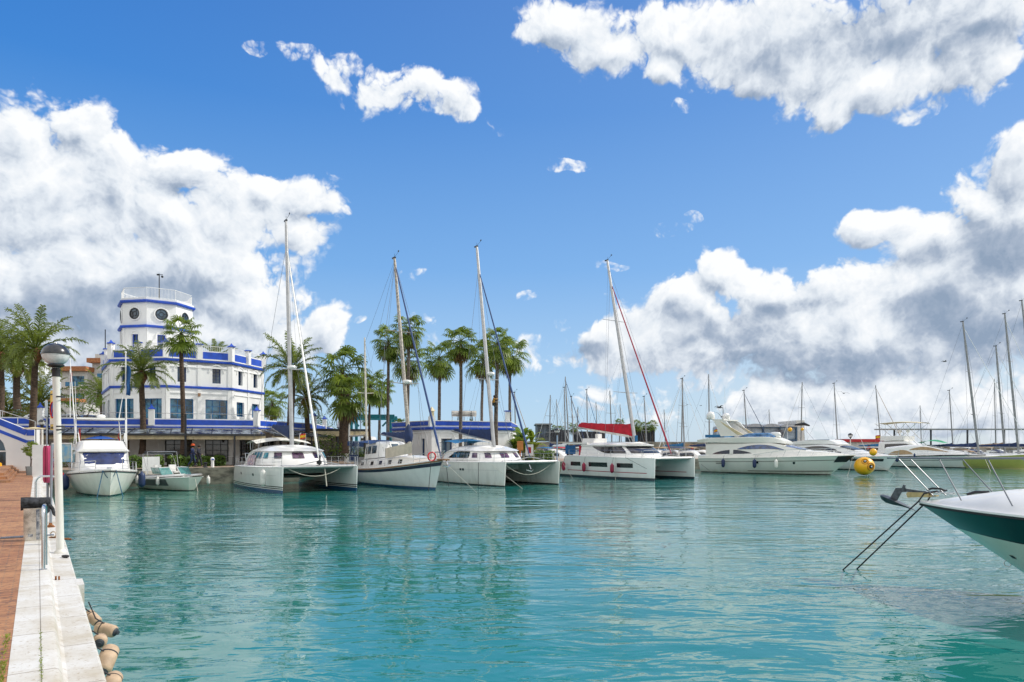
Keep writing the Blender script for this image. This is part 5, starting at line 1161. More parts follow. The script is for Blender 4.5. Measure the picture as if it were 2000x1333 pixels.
# ================================================================ ketch (monohull)
def ketch():
    L = 13.6; t = boat_at('ketch', 'white two-masted ketch with navy sheer stripe and navy dodger between two catamarans', 21.6, 39.0, L, 0, cat='sailboat')
    h = Hull(L, 3.9, 1.15, 1.95, tr=.7, rake=1.15, bowp=2.3, tm=.42, full=.3, flare=.75, draft=.5, sp=2.2, dip=.08)
    hull_parts(t, h, hullmat('ketch_hull', (.72, .73, .72), [(.16, (.02, .07, .17)), (.12, (.02, .07, .17))], gr=.05), dmat=TEAK)
    h.stripe(.865, .965).build('sheer_stripe', M('navy_stripe', (.015, .018, .05), .3, coat=.4), t); h.rail(.045, 0).build('rubrail', TEAK, t); h.rail(.05, .09, out=-.03).build('bulwark', GEL, t)
    st = [(1.4, 1.25, 1.1, 1.2, 1.75), (4.0, 1.35, 1.2, 1.2, 1.95), (6.5, 1.3, 1.15, 1.3, 2.1), (9.5, 1.1, .9, 1.45, 2.25), (10.8, .8, .6, 1.6, 2.1)]
    sh = Shell(st, edge=.8); sh.mesh().build('trunk_cabin', GEL, t, 45)
    for x in (3.2, 5.0, 6.4, 7.8, 9.2): sh.panel(x, x+.45, .22, .48, (1, -1), .02, 4).build('portlight', MGLASS, t)
    ph = Shell([(3.6, 1.2, 1.05, 1.9, 3.15), (5.6, 1.2, 1.05, 2.0, 3.25), (6.3, 1.15, .95, 2.05, 3.15), (6.9, 1.05, .8, 2.1, 2.35), (7.3, .9, .6, 2.1, 2.2)], edge=.85); ph.mesh().build('pilothouse', GEL, t, 45)
    for a, b in ((3.8, 4.7), (4.9, 5.7)): [ph.panel(a, b, .2, .52, (sd,), .02, 4).build('pilothouse_window', PANE, t) for sd in (1, -1)]
    for y0 in (-.95, -.28, .4):
        m_ = MB(); m_.grid(lambda i, j: V((frontx(ph, y0+.55*i, 2.5+.55*j)+.03, y0+.55*i, 2.5+.55*j)), 3, 2); m_.build('windscreen', PANE, t)
    m_ = MB(); m_.grid(lambda i, j: V((1.0+4.4*i, (j-.5)*2.9, 3.25+.12*sin(pi*i)-.2*(2*j-1)**2)), 10, 6); m_.build('bimini', M('royal_navy_canvas', (.012, .05, .16), .75, bump=.3), t)
    for x, a in ((1.2, -.1), (3.0, .25), (4.9, .45)):
        m_ = MB(); m_.tube([(x-a, -1.4, 1.5), (x, -1.4, 3.3)], .025, 5); m_.tube([(x-a, 1.4, 1.5), (x, 1.4, 3.3)], .025, 5); m_.build('bimini_frame', STEEL, t)
    for sd in (1, -1):
        m_ = MB(); m_.quad((1.2, sd*1.42, 2.1), (3.0, sd*1.42, 2.1), (3.0, sd*1.42, 3.28), (1.2, sd*1.42, 3.28)); m_.build('side_curtain', VIN, t); m_ = MB(); m_.box((2.1, sd*1.43, 1.95), (1.8, .03, .5)); m_.box((2.1, sd*1.435, 2.6), (.12, .03, 1.35)); m_.bar((1.25, sd*1.44, 2.2), (2.1, sd*1.44, 3.2), .02, .09); m_.build('curtain_trim', DKBLUE, t)
    m_ = MB(); m_.grid(lambda i, j: V((7.6+4.0*i, -1.3+.12*i, 2.0+.42*i+.72*j)) , 10, 4); m_.build('beige_windbreak', M('beige_canvas', (.56, .50, .40), .85, var=.08, bump=.4, bscale=8), t)
    m_ = MB(); m_.box((1.0, 0, 1.8), (.3, 3.0, .4)); m_.build('stern_locker', GEL, t)
    bz = 2.3
    st = [(.97, (L-.1, 0, 2.05), .075, M('navy_sail_strip', (.012, .05, .17), .6), 'furled_genoa'), (.98, (7.5, 1.8, 1.4), .012, WIRE, 'shroud', .62), (.98, (7.5, -1.8, 1.4), .012, WIRE, 'shroud', .62),
          (.6, (8.5, 1.75, 1.5), .01, WIRE, 'lower_shroud', .31), (.6, (8.5, -1.75, 1.5), .01, WIRE, 'lower_shroud', .31), (.99, (.9, 0, 11.2), .009, WIRE, 'triatic_stay'), (.98, (0, 1.2, 1.2), .009, WIRE, 'backstay'), (.98, (0, -1.2, 1.2), .009, WIRE, 'backstay')]
    mast(t, 9.0, 0, 2.1, 14.6, 2.6, .14, (.36, .62), 1.15, 0, st, radar=.36, mat=M('worn_mast', (.42, .38, .33), .5, .4, var=.25, vscale=8))
    boom(t, (8.75, 0, 3.3), (3.9, 0, 3.8), r=.08, bagh=(.15, .65), bagmat=DKBLUE)
    m_ = MB(); m_.lathe([(.02, -.1), (.26, .05), (.34, .45), (.28, .8), (.16, 1.1), (.05, 1.3)], (8.68, 0, 3.15), 12); m_.build('luff_cover', DKBLUE, t, 60)
    mast(t, 1.3, 0, 1.6, 10.0, .5, .085, (.55,), .7, 0, [(.97, (3.6, 1.7, 1.2), .009, WIRE, 'shroud'), (.97, (3.6, -1.7, 1.2), .009, WIRE, 'shroud')], wind=False, mat=M('pale_mast', (.62, .58, .5), .4, .3))
    boom(t, (1.2, 0, 3.75), (-2.4, 0, 3.7), r=.06, bagmat=None); m_ = MB(); m_.grid(lambda i, j: V((.6-3.6*i, .0+.05*sin(i*8), 3.2+.1*i-.4*j)), 10, 2); m_.build('mizzen_awning', M('royal_navy_canvas', (.012, .05, .16), .75, bump=.3), t)
    lifelines(t, h, .08, .84, 8, .62); pulpit(t, h, .84, .65, 8, .35)
    m_ = MB(); m_.box((L+.1, 0, 2.02), (1.1, .4, .1)); m_.build('bowsprit', TEAK, t)
    m_ = MB(); m_.tube([(L+.5, 0, 2.0), (L+.75, 0, 1.7)], .05, 6); m_.tube([(L+.55, -.25, 1.65), (L+.8, 0, 1.55), (L+.55, .25, 1.65)], .05, 6); m_.build('anchor', STEEL, t)
    m_ = MB(); m_.tube([(L-.3, -.6, 2.5)]+[(L-.3+.0, -.6+.28*sin(a*.5), 2.5+.28*cos(a*.5)-.28) for a in range(13)], .05, 6); m_.build('lifebuoy', M('scarlet_fender', (.6, .01, .02), .4), t)
    fender(t, (3.1, -2.08, .55), .3, .9, M('navy_ball_fender', (.01, .03, .14), .5), (3.1, -1.95, 1.3)); fender(t, (1.1, 2.1, .8), .2, .8, FENW)
    rope(t, (L+.3, .1, 1.95), (L-.2, .6, .2), .02, 0, ROPEK); rope(t, (L-.4, -.6, 1.9), (L-.2, -.9, -.1), .02, 0, ROPEK); rope(t, (L+.2, 0, 1.9), (L+3.2, .8, -.1), .012, 0, ROPEW)
    return t
ketch()
def place2(name, label, pxs, Zs, pxb, Zb, cat='motor yacht'):
    s_, e = P(pxs, Zs), P(pxb, Zb); d = e-s_; L = d.length; return thing(name, label, cat, s_, atan2(d.y, d.x)), L
def bowball(par, c, r, mat=None):
    b = MB(); b.ball(c, r, 16, 10); o = b.build('round_fender', mat or YEL, par, 60); return o
# ================================================================ flybridge motor yacht
def yacht1():
    t, L = place2('flybridge_yacht', 'large cream flybridge motor yacht with blue-tinted windows, behind the yellow mooring ball', 1380, 76.5, 1671, 66.5)
    h = Hull(L, 4.7, 1.55, 2.0, tr=.9, rake=2.9, bowp=2.6, tm=.45, full=.3, flare=.8, draft=.5, sp=1.5)
    hull_parts(t, h, hullmat('yacht_cream_hull', (.76, .75, .70), [(.07, (.06, .03, .03))], gr=.03), dmat=GELC)
    h.rail(.05, -.02).build('rubrail', GELC, t); h.stripe(.80, .825, .0, .93).build('hull_line', M('brown_pinstripe', (.12, .10, .08), .4), t); h.stripe(.34, .375, .35, .98).build('chine_line', M('brown_pinstripe', (.12, .10, .08), .4), t)
    h.stripe(.72, 1.0, .915, 1.0, .02).build('anchor_plate', M('black_bow_plate', (.02, .025, .03), .3), t)
    for tt in (.42, .66): h.patch(tt, tt+.014, 1.05, 1.28, -1, .02).build('porthole', GLASS, t); h.patch(tt, tt+.014, 1.05, 1.28, 1, .02).build('porthole', GLASS, t)
    for z0 in (.95, 1.12): h.patch(.13, .2, z0, z0+.07, -1, .02).build('engine_vent', M('brown_pinstripe', (.12, .10, .08), .4), t)
    k = L/16
    bul = Shell([(0, 2.2, 2.15, 1.5, 1.9), (.35*L, 2.3, 2.15, 1.6, 2.15), (.62*L, 1.95, 1.5, 1.8, 2.45), (.8*L, 1.35, .95, 1.9, 2.35), (.96*L, .35, .2, 1.95, 2.05)], edge=.75); bul.mesh().build('foredeck', GELC, t, 45)
    low = Shell([(.8*k, 1.95, 1.85, 1.6, 3.3), (1.6*k, 2.1, 1.95, 1.6, 3.35), (6*k, 2.1, 1.85, 1.7, 3.35), (8.0*k, 1.95, 1.6, 1.8, 3.3), (9.4*k, 1.75, 1.35, 1.9, 3.0), (11.6*k, 1.35, .8, 2.0, 2.45), (12.6*k, 1.0, .4, 2.1, 2.3)], edge=.8); low.mesh(40).build('saloon', GELC, t, 45)
    arc = lambda a, b: (lambda i: a+(b-a)*sin(pi*min(1, max(0, i)))**.8)
    low.panel(4.5*k, 9.5*k, lambda i: .38, arc(.385, .59), (1, -1), .03, 18).build('saloon_window', SKYG, t, 60)
    low.panel(1.7*k, 6.2*k, lambda i: .17, arc(.175, .36), (1, -1), .03, 14).build('lower_window', MGLASS, t, 60)
    low.panel(3.7*k, 4.1*k, lambda i: .16, lambda i: .37, (1, -1), .05, 4).build('window_arch', GELC, t, 60)
    for y0, y1 in ((-1.25, -.5), (-.4, .4), (.5, 1.25)): 
        m_ = MB(); m_.grid(lambda i, j: low.pt(9.5*k+1.9*k*j, .97-abs(y0+(y1-y0)*i)*.24 if abs(y0+(y1-y0)*i) > .02 else .97, 1 if y0+(y1-y0)*i > 0 else -1, .03), 6, 6); m_.build('windscreen', M('sky_reflecting_glass', (.16, .22, .38), .08, var=.5, spec=.9), t, 60)
    fly = Shell([(-.2*k, 1.9, 2.0, 3.25, 3.55), (1.2*k, 2.1, 2.15, 3.25, 3.75), (4.5*k, 2.0, 2.1, 3.2, 3.82), (7.0*k, 1.7, 1.75, 3.2, 3.85), (8.3*k, 1.45, 1.35, 3.2, 3.75), (9.4*k, 1.2, .9, 3.1, 3.35)], edge=.9, ); fly.mesh(36).build('flybridge', GELC, t, 45)
    fw = Shell([(4.6*k, 1.75, 1.6, 3.8, 3.95), (5.6*k, 1.7, 1.5, 3.8, 4.22), (7.4*k, 1.5, 1.25, 3.8, 4.25), (8.2*k, 1.2, .9, 3.78, 3.9)], edge=.8); fw.mesh(20).build('fly_windscreen', M('blue_acrylic', (.05, .17, .36), .1, var=.3, spec=.8), t, 45)
    m_ = MB(); m_.lathe([(.35, 0), (.42, .12), (.36, .3), (.42, .45), (.36, .65), (.3, .75), (.1, .8)], (8.0*k, -.2, 3.7), 12); m_.v = [(8.0*k+(x-8.0*k)*1.5, y, 3.7+(z-3.7)*.8) for x, y, z in m_.v]; m_.build('covered_seat', GEL, t, 60)
    for sd in (1, -1):
        m_ = MB(); m_.prism([(2.6*k, 3.9), (4.6*k, 3.95), (3.2*k, 5.5), (2.2*k, 5.75), (1.7*k, 5.72)], sd*1.85-.09, sd*1.85+.09); m_.v = [(x, z, y) for x, y, z in m_.v]; m_.f = [tuple(reversed(f)) for f in m_.f]; m_.build('arch_leg', GELC, t, 0)
        m_ = MB(); m_.prism([(2.5*k, 5.55), (5.2*k, 4.05), (4.5*k, 4.05), (3.0*k, 5.1)], sd*1.86-.1, sd*1.86+.1); m_.v = [(x, z, y) for x, y, z in m_.v]; m_.f = [tuple(reversed(f)) for f in m_.f]; m_.build('tan_arch_panel', M('tan_gelcoat', (.60, .50, .30), .4), t, 0)
    m_ = MB(); m_.box((2.3*k, 0, 5.68), (1.3, 3.9, .14)); m_.build('arch_top', GELC, t)
    m_ = MB(); m_.lathe([(.35, 0), (.42, .1), (.42, .5), (.3, .72), (.05, .8)], (1.9*k, 1.0, 5.75), 16); m_.build('satellite_dome', GEL, t, 60)
    m_ = MB(); m_.lathe([(.35, 0), (.45, .12), (.45, .55), (.3, .8), (.05, .9)], (1.2*k, -1.5, 5.75), 16); m_.build('satellite_dome', GEL, t, 60)
    m_ = MB(); m_.lathe([(.15, 0), (.2, .3), (.3, .34), (.3, .5), (.05, .55)], (2.6*k, -.3, 5.75), 12); m_.build('radar_dome', GEL, t, 60)
    m_ = MB(); m_.tube([(2.2*k, .2, 5.7), (2.1*k, .2, 9.4)], [.03, .01], 5); m_.build('antenna', WHITE, t)
    m_ = MB(); m_.box((1.6*k, 0, 3.95), (2.2, 2.6, .3)); m_.build('tender_cover', M('bright_blue_canvas', (.01, .13, .30), .7), t)
    m_ = MB()
    for sd in (1, -1):
        pts = [h.pt(.40+.6*i/14, 1, sd)+V((.2*(i/14)**3, -sd*.12, .3+.42*min(1, i/5))) for i in range(15)]; m_.tube(pts, .018, 5)
        for i in range(1, 15, 2): m_.tube([pts[i], h.pt(.38+.6*i/14, 1, sd)-V((0, sd*.1, 0))], .013, 4)
    m_.build('bow_rail', STEEL, t)
    for x, mt in ((3.2, FENB), (6.7, FENB), (9.0, GELC)): fender(t, (x*k, -2.62+.0*x, 1.05), .19, .85, mt, (x*k, -2.35, 1.9))
    rope(t, (L-.3, .2, 1.9), (L-.4, -1.3, -.05), .02, .1, ROPEW); rope(t, (L-.2, .0, 1.9), (L+.9, .6, -.05), .02, .2, ROPEK); rope(t, (.4, -2.3, .9), (2.9, -4.6, -.05), .015, 0, ROPEK)
    flagobj(t, (.6*k, 1.6, 3.6), 1.2, 'es', .4, .4, .3)
    return t
yacht1()
# ================================================================ grey and white motor yacht
def yacht2():
    t, L = place2('motor_yacht', 'sleek white motor yacht with black side windows, partly hidden by the cream flybridge yacht', 1538, 92, 1754, 77.5)
    h = Hull(L, 4.6, 1.3, 1.75, tr=.9, rake=1.6, bowp=2.6, tm=.45, full=.3, flare=.8, draft=.5, sp=1.5)
    hull_parts(t, h, hullmat('yacht_white_hull', (.74, .75, .76), [(.09, (.03, .03, .035))], gr=.03), dmat=GEL); h.rail(.05, -.02).build('rubrail', GEL, t)
    h.patch(.70, .93, 1.08, 1.38, -1, .02, 10).build('hull_window', MGLASS, t); h.patch(.70, .93, 1.08, 1.38, 1, .02, 10).build('hull_window', MGLASS, t); k = L/15
    fd = Shell([(0, 2.15, 2.1, 1.3, 1.6), (.5*L, 2.1, 1.8, 1.5, 2.0), (.75*L, 1.5, 1.0, 1.65, 2.1), (.95*L, .4, .2, 1.7, 1.8)], edge=.75); fd.mesh().build('foredeck', GEL, t, 45)
    lo = Shell([(2.6*k, 2.0, 1.85, 1.5, 3.1), (6.5*k, 2.0, 1.7, 1.6, 3.15), (8.6*k, 1.8, 1.3, 1.7, 2.9), (10.6*k, 1.4, .8, 1.8, 2.3), (11.5*k, 1.1, .4, 1.9, 2.1)], edge=.8); lo.mesh(36).build('saloon', GEL, t, 45)
    arc = lambda a, b: (lambda i: a+(b-a)*sin(pi*min(1, max(0, i)))**.6)
    lo.panel(3.4*k, 8.6*k, lambda i: .36, arc(.365, .6), (1, -1), .03, 18).build('saloon_window', MGLASS, t, 60)
    for i in range(6): lo.panel((3.6+i*.95)*k, (4.35+i*.95)*k, .1, .3, (1, -1), .03, 4).build('lower_window', MGLASS, t, 60)
    m_ = MB(); m_.grid(lambda i, j: lo.pt(8.7*k+1.6*k*j, .66+.33*(1-abs(2*i-1)), 1 if i > .5 else -1, .03), 10, 6); m_.build('windscreen', MGLASS, t, 60)
    fl = Shell([(1.2*k, 1.9, 1.9, 3.0, 3.3), (4.5*k, 1.8, 1.8, 3.05, 3.6), (7.0*k, 1.4, 1.3, 3.1, 3.65), (8.4*k, 1.1, .8, 3.0, 3.1)], edge=.9); fl.mesh(30).build('flybridge', GEL, t, 45)
    fl.panel(4.2*k, 7.2*k, .62, .8, (1, -1), .03).build('fly_windscreen', MGLASS, t, 60)
    m_ = MB(); [m_.bar((x*k, y, 1.6), ((x+.2)*k, y, 3.1), .12, .12) for x in (.9, 2.2) for y in (-1.8, 1.8)]; m_.build('deck_post', DARKM, t)
    m_ = MB(); m_.tube([(1.4*k, 1.6, 3.2), (1.3*k, 1.5, 5.6)], .03, 5); m_.tube([(1.4*k, -1.6, 3.2), (1.3*k, -1.5, 5.6)], .03, 5); m_.tube([(1.3*k, -1.5, 5.6), (3.6*k, -1.4, 5.3), (5.2*k, -1.4, 3.7)], .025, 5); m_.build('radar_arch', STEEL, t)
    m_ = MB(); m_.tube([(1.2*k, 0, 5.65), (2.6*k, 0, 5.75), (3.4*k, 0, 5.5)], [.1, .22, .1], 8); m_.build('folded_bimini', BLACK, t)
    for c in ((1.9*k, -1.7, 5.0), (3.7*k, -1.6, 5.0)): bowball(t, c, .28 if c[0] < 3 else .2)
    pulpit(t, h, .55, .6, 12, .15); bowball(t, (L-2.0, -1.5, 2.15), .42)
    rope(t, (L-.3, 0, 1.7), (L+1.6, .8, -.05), .02, .2, ROPEW)
yacht2()
# ================================================================ express cruiser with beige covers
def yacht3():
    t, L = place2('express_cruiser', 'white express cruiser with beige window covers right of the yellow mooring ball', 1700, 98, 1925, 86.5)
    h = Hull(L, 4.3, 1.35, 1.75, tr=.9, rake=1.9, bowp=2.4, tm=.45, full=.3, flare=.8, draft=.5, sp=1.5); k = L/15
    hull_parts(t, h, hullmat('express_hull', (.74, .73, .68), [(.1, (.03, .03, .035))], gr=.03), dmat=GEL); h.rail(.045, -.02).build('rubrail', BLACK, t); h.stripe(.70, .73, .1, .95).build('hull_line', BLACK, t)
    TAN = M('tan_cover', (.40, .27, .15), .8, var=.1)
    sh = Shell([(3.0*k, 1.9, 1.8, 1.45, 2.7), (6.0*k, 1.9, 1.6, 1.5, 3.0), (8.0*k, 1.75, 1.3, 1.6, 2.95), (10.5*k, 1.35, .8, 1.7, 2.4), (13.2*k, .7, .3, 1.75, 1.95)], edge=.75); sh.mesh(34).build('cabin', GEL, t, 45)
    arc = lambda a, b: (lambda i: a+(b-a)*sin(pi*min(1, max(0, i)))**.7)
    sh.panel(3.4*k, 6.8*k, .1, arc(.11, .45), (1, -1), .03, 14).build('side_cover', TAN, t, 60); sh.panel(6.2*k, 11.0*k, lambda i: .42, arc(.43, .68), (1, -1), .035, 14).build('windscreen_cover', TAN, t, 60)
    sh.panel(8.2*k, 10.8*k, .84, .95, (1, -1), .03).build('deck_hatch', MGLASS, t, 60)
    m_ = MB(); m_.tube([(7.2*k, -1.2, 3.0), (5.6*k, -1.4, 4.6)], .05, 6); m_.tube([(7.2*k, 1.2, 3.0), (5.6*k, 1.4, 4.6)], .05, 6); m_.build('radar_arch', STEEL, t)
    m_ = MB(); m_.grid(lambda i, j: V((6.4*k+3.4*k*i, 1.0+(j-.5)*1.6, 3.25+.45*sin(pi*i)*(.6+.4*j))), 8, 4); m_.build('green_tender_cover', M('bright_green_canvas', (.0, .28, .11), .6), t)
    pulpit(t, h, .5, .6, 12, .1); rope(t, (3.6*k, -2.2, 1.7), (4.1*k, -2.3, 1.0), .08, .1, ROPEK); fender(t, (7.2*k, -2.3, 1.6), .12, .45, FENB); fender(t, (4.9*k, -2.35, 1.15), .2, .9, FENB)
yacht3()
def sportfish():
    t, L = place2('sport_cruiser', 'flybridge boat with open tubular bimini frame, behind the beige-covered cruiser', 1716, 108, 1868, 98)
    h = Hull(L, 4.3, 1.6, 2.0, tr=.9, rake=1.6, draft=.5); hull_parts(t, h, hullmat('sport_hull', (.66, .66, .64), [(.1, (.03, .03, .035))]), dmat=GEL)
    sh = Shell([(1.0, 1.8, 1.6, 1.7, 3.6), (5.0, 1.8, 1.5, 1.8, 3.7), (7.0, 1.5, 1.0, 2.0, 2.6), (9, 1.0, .5, 2.1, 2.3)], edge=.8); sh.mesh().build('cabin', GEL, t, 45); sh.panel(2, 6, .3, .55, (1, -1), .03).build('side_window', MGLASS, t, 60)
    m_ = MB(); m_.box((3.0, 0, 4.0), (3.6, 3.0, .7)); m_.build('flybridge', GEL, t)
    m_ = MB(); m_.grid(lambda i, j: V((.2+7.0*i, (j-.5)*3.0, 6.35+.22*sin(pi*i)-.12*(2*j-1)**2)), 10, 4); m_.grid(lambda i, j: V((.2+7.0*i, (.5-j)*3.0, 6.30+.22*sin(pi*i)-.12*(2*j-1)**2)), 10, 4); m_.build('bimini', M('cream_canvas', (.62, .55, .36), .8), t)
    for sd in (1, -1):
        for a, b in ((.3, 3.0), (3.4, 1.6), (3.4, 5.2), (6.9, 4.4), (2.0, 2.0), (4.8, 4.8)): m_ = MB(); m_.tube([(a, sd*1.5, 6.35), (b, sd*1.4, 4.3)], .03, 5); m_.build('bimini_strut', STEEL, t)
    for x in (3.2, 4.4): m_ = MB(); m_.lathe([(.05, 0), (.06, .5), (.25, .6), (.28, .9), (.1, 1.0)], (x, .4, 4.35), 8); m_.build('helm_seat', GEL, t)
    flagobj(t, (-.2, .8, 2.2), 2.4, 'es', 1.2, .9, .6)
sportfish()
# ================================================================ sailing yachts in the rows behind
FARM = M('weathered_mast', (.27, .275, .28), .5, .4, var=.1)
def sailboat(label, px, Z, ytop, rake_px, hullcol=(.72, .72, .70), L=11.5, cover=None, genoa=None, spr=(.38, .66), detail=True, rot=0.0, zoff=0, mastf=.58, stays=True, hm=None, mr=.12, radar=None, fb=1.5, bagm=None, mmat=None):
    q = P(px, Z); hd = V((cos(YAW+rot), sin(YAW+rot), 0)); base = q-hd*(L*mastf)
    t = thing('sailboat', label, 'sailboat', base, YAW+rot, 'moored sailing yachts with bare masts')
    h = Hull(L, L*.3, 1.15, fb, tr=.75, rake=1.1, bowp=2.2, tm=.42, draft=.4, full=.3, flare=.75)
    hull_parts(t, h, hm or hullmat('sail_hull_%d' % (hash(hullcol) % 997), hullcol, [(.12, (.03, .04, .07))]), dmat=DECK)
    sh = Shell([(L*.2, L*.1, L*.09, 1.1, 1.6), (L*.4, L*.11, L*.095, 1.15, 1.85), (L*.65, L*.09, L*.07, 1.25, 1.75), (L*.78, L*.05, L*.03, 1.35, 1.5)], edge=.7); sh.mesh(16, 8).build('coachroof', GEL, t, 45); sh.panel(L*.32, L*.6, .2, .45, (1, -1), .02).build('side_window', MGLASS, t, 60)
    zt = zat(ytop, Z); H = zt-1.6; rk = rake_px*Z/FPX/max(.3, hd.x+(px-1000)/FPX*abs(hd.y))
    mx = L*mastf; st = []
    if abs(rot) > 2: rk = .25
    if stays: st = [(.96, (L-.2, 0, fb+.1), .05 if genoa else .03, genoa or WHITE, 'furled_genoa'), (.99, (.2, 0, 1.2), .012, WIRE, 'backstay'), (.95, (mx-.4, L*.14, 1.3), .013, WIRE, 'shroud', spr[-1]), (.95, (mx-.4, -L*.14, 1.3), .013, WIRE, 'shroud', spr[-1])]
    mast(t, mx, 0, 1.6, H, max(0, rk), mr, spr, .95, 0, st, wind=detail, radar=radar, mat=mmat or FARM)
    boom(t, (mx-.2, 0, 2.7), (mx-L*.38, 0, 2.8), r=.07, bagh=(.15, .6), bagmat=cover or DKBLUE)
    lifelines(t, h, .1, .9, 6, .6)
    m_ = MB(); m_.grid(lambda i, j: V((L*.2+1.5*i, (j-.5)*L*.17, 1.6+.75*sin(pi*.5*(1-i)+.2)-.15*(2*j-1)**2)), 5, 5); m_.build('sprayhood', cover or DKBLUE, t, 60)
    return t
TANC = M('tan_canvas', (.36, .24, .13), .85, var=.12)
GREENH = hullmat('olive_green_hull', (.42, .42, .10), [(.12, (.55, .5, .2))], rough=.3, gr=.05)
sailboat('olive green hulled sailing yacht with navy boom cover at the right', 1912, 88, 625, 32, L=14, hm=GREENH, mastf=.56, spr=(.3, .62), mr=.15, fb=1.9)
sailboat('sailing yacht with tan boom cover just right of the olive green hull', 1963, 94, 675, 18, L=13, cover=TANC, mr=.14, hullcol=(.60, .72, .78), fb=1.7)
sailboat('tall sailing yacht with navy boom cover at the right edge, beside the tan-covered one', 1990, 92, 610, 28, L=14, mr=.15, hullcol=(.70, .72, .74), mastf=.60)
sailboat('dark-masted sailing yacht cut off by the right edge', 2030, 92, 583, 35, L=14, mr=.15, hullcol=(.68, .68, .66))
far = [(1862, 118, 763, 8, 'short-masted sailing yacht just left of the olive green hull mast'), (1722, 125, 752, 12, 'sailing yacht with a furled headsail behind the beige-covered cruiser'),
 (1637, 120, 749, 8, 'sailing yacht whose bare mast rises over the black-windowed motor yacht'), (1564, 112, 747, 12, 'sailing yacht whose mast stands right of the arched-roof sheds'), (1461, 108, 763, 8, 'sailing yacht whose mast rises before the arched-roof sheds'),
 (1386, 102, 731, 2, 'tall thin-masted sailing yacht behind the stern of the cream flybridge yacht'), (1337, 105, 740, 5, 'sailing yacht, right of the twin masts left of the cream flybridge yacht'), (1331, 108, 738, 12, 'sailing yacht, left of the twin masts left of the cream flybridge yacht'),
 (1264, 110, 775, 6, 'sailing yacht mast just right of the red boom cover catamaran mast'), (1196, 106, 763, 5, 'sailing yacht mast left of the red boom cover catamaran mast'), (1148, 112, 762, 2, 'sailing yacht mast above the middle of the red boom cover'),
 (1127, 124, 795, 1, 'shortest mast among those above the red boom cover'), (1121, 108, 775, 5, 'sailing yacht mast just right of the tallest mast, left of the red boom cover'), (1112, 104, 735, 8, 'tallest mast of the group left of the red boom cover'),
 (1105, 108, 757, 3, 'mast just left of the tallest mast, left of the red boom cover'), (1073, 110, 772, 3, 'lone sailing yacht mast over the far grey building'), (1008, 100, 767, 3, 'sailing yacht mast left of the banana plants')]
cv = [DKBLUE, M('bright_blue_canvas', (.01, .13, .30), .7), TANC, WHITE, DKBLUE]
for i, (px, Z, yt, rp, lb_) in enumerate(far):
    if 1000 < px < 1400 or px < 1010: Z = Z-0
    sailboat(lb_, px, Z, yt, rp, L=10.5+(i*37 % 5)*.6, cover=cv[i % 5], genoa=cv[(i+1) % 5] if i % 3 == 1 else None, detail=i % 2 == 0, mr=.105, rot=pi if i % 4 == 3 else 0, spr=(.4,) if i % 3 else (.36, .64), hullcol=[(.72, .72, .70), (.03, .05, .12), (.70, .68, .6)][i % 3 if i % 5 else 0])
# ================================================================ small craft between the rows (decks and cabins just visible)
def dayboat(label, px, Z, col=(.72, .72, .7), trim=None, rot=0.3, L=7.5, top=None):
    t = thing('small_motorboat', label, 'motorboat', P(px, Z), YAW+rot, 'small motorboats in the row behind')
    h = Hull(L, 2.6, .95, 1.25, tr=.88, rake=.8, draft=.3); hull_parts(t, h, hullmat('day_hull_%d' % (int(col[0]*100)), col, [(.1, (.03, .04, .07))]), dmat=GEL)
    sh = Shell([(2.2, 1.05, .95, 1.0, 2.2), (4.0, 1.05, .85, 1.05, 2.3), (5.0, .9, .6, 1.15, 1.6), (6.2, .5, .3, 1.2, 1.35)], edge=.8); sh.mesh(14, 8).build('cabin', GEL, t, 45); sh.panel(2.5, 4.4, .3, .55, (1, -1), .02).build('side_window', MGLASS, t, 60)
    m_ = MB(); m_.grid(lambda i, j: V((.4+2.6*i, (j-.5)*2.0, 2.6+.12*sin(pi*i)-.1*(2*j-1)**2)), 6, 4); m_.build('bimini', top or DKBLUE, t); m_ = MB(); [m_.tube([(x, -.95, 1.0), (x, -.95, 2.55), (x, .95, 2.55), (x, .95, 1.0)], .03, 5) for x in (.6, 2.8)]; m_.tube([(.6, .95, 2.5), (2.8, .95, 2.5)], .02, 4); m_.build('bimini_frame', STEEL, t)
dayboat('small blue-topped motorboat left of the blue lamp post', 1046, 92, top=M('bright_blue_canvas', (.01, .13, .30), .7))
dayboat('small red-topped motorboat behind the bow of the middle catamaran', 1075, 98, top=RED)
dayboat('small white-topped motorboat behind the red boom cover', 1118, 96, top=WHITE)
dayboat('small cream motorboat right of the red catamaran cabin', 1268, 96, col=(.62, .58, .45), top=TANC)
dayboat('small navy motorboat left of the cream flybridge yacht', 1300, 93, col=(.03, .05, .12), top=DKBLUE)
dayboat('small motorboat with tan top behind the twin masts', 1325, 98, col=(.5, .48, .42), top=TANC)
dayboat('small white motorboat behind the black-windowed motor yacht bow', 1685, 112, top=WHITE)
dayboat('small dark motorboat left of the beige-covered cruiser', 1715, 116, col=(.05, .12, .12), top=BLACK)
dayboat('small motorboat right of the travel lift, beyond the ketch', 640, 80, top=WHITE, rot=.2)
dayboat('small white motorboat left of the olive hull, behind the beige-covered cruiser', 1850, 104, top=WHITE)
dayboat('small cream motorboat behind the olive hulled yacht', 1895, 108, col=(.62, .58, .45), top=TANC)
dayboat('small navy-topped motorboat behind the tan-covered yacht', 1945, 108, top=DKBLUE)
dayboat('small motorboat with red top left of the twin masts', 1240, 104, top=RED)
dayboat('small dark motorboat below the boat sheds', 1590, 108, col=(.05, .12, .12), top=DKBLUE)
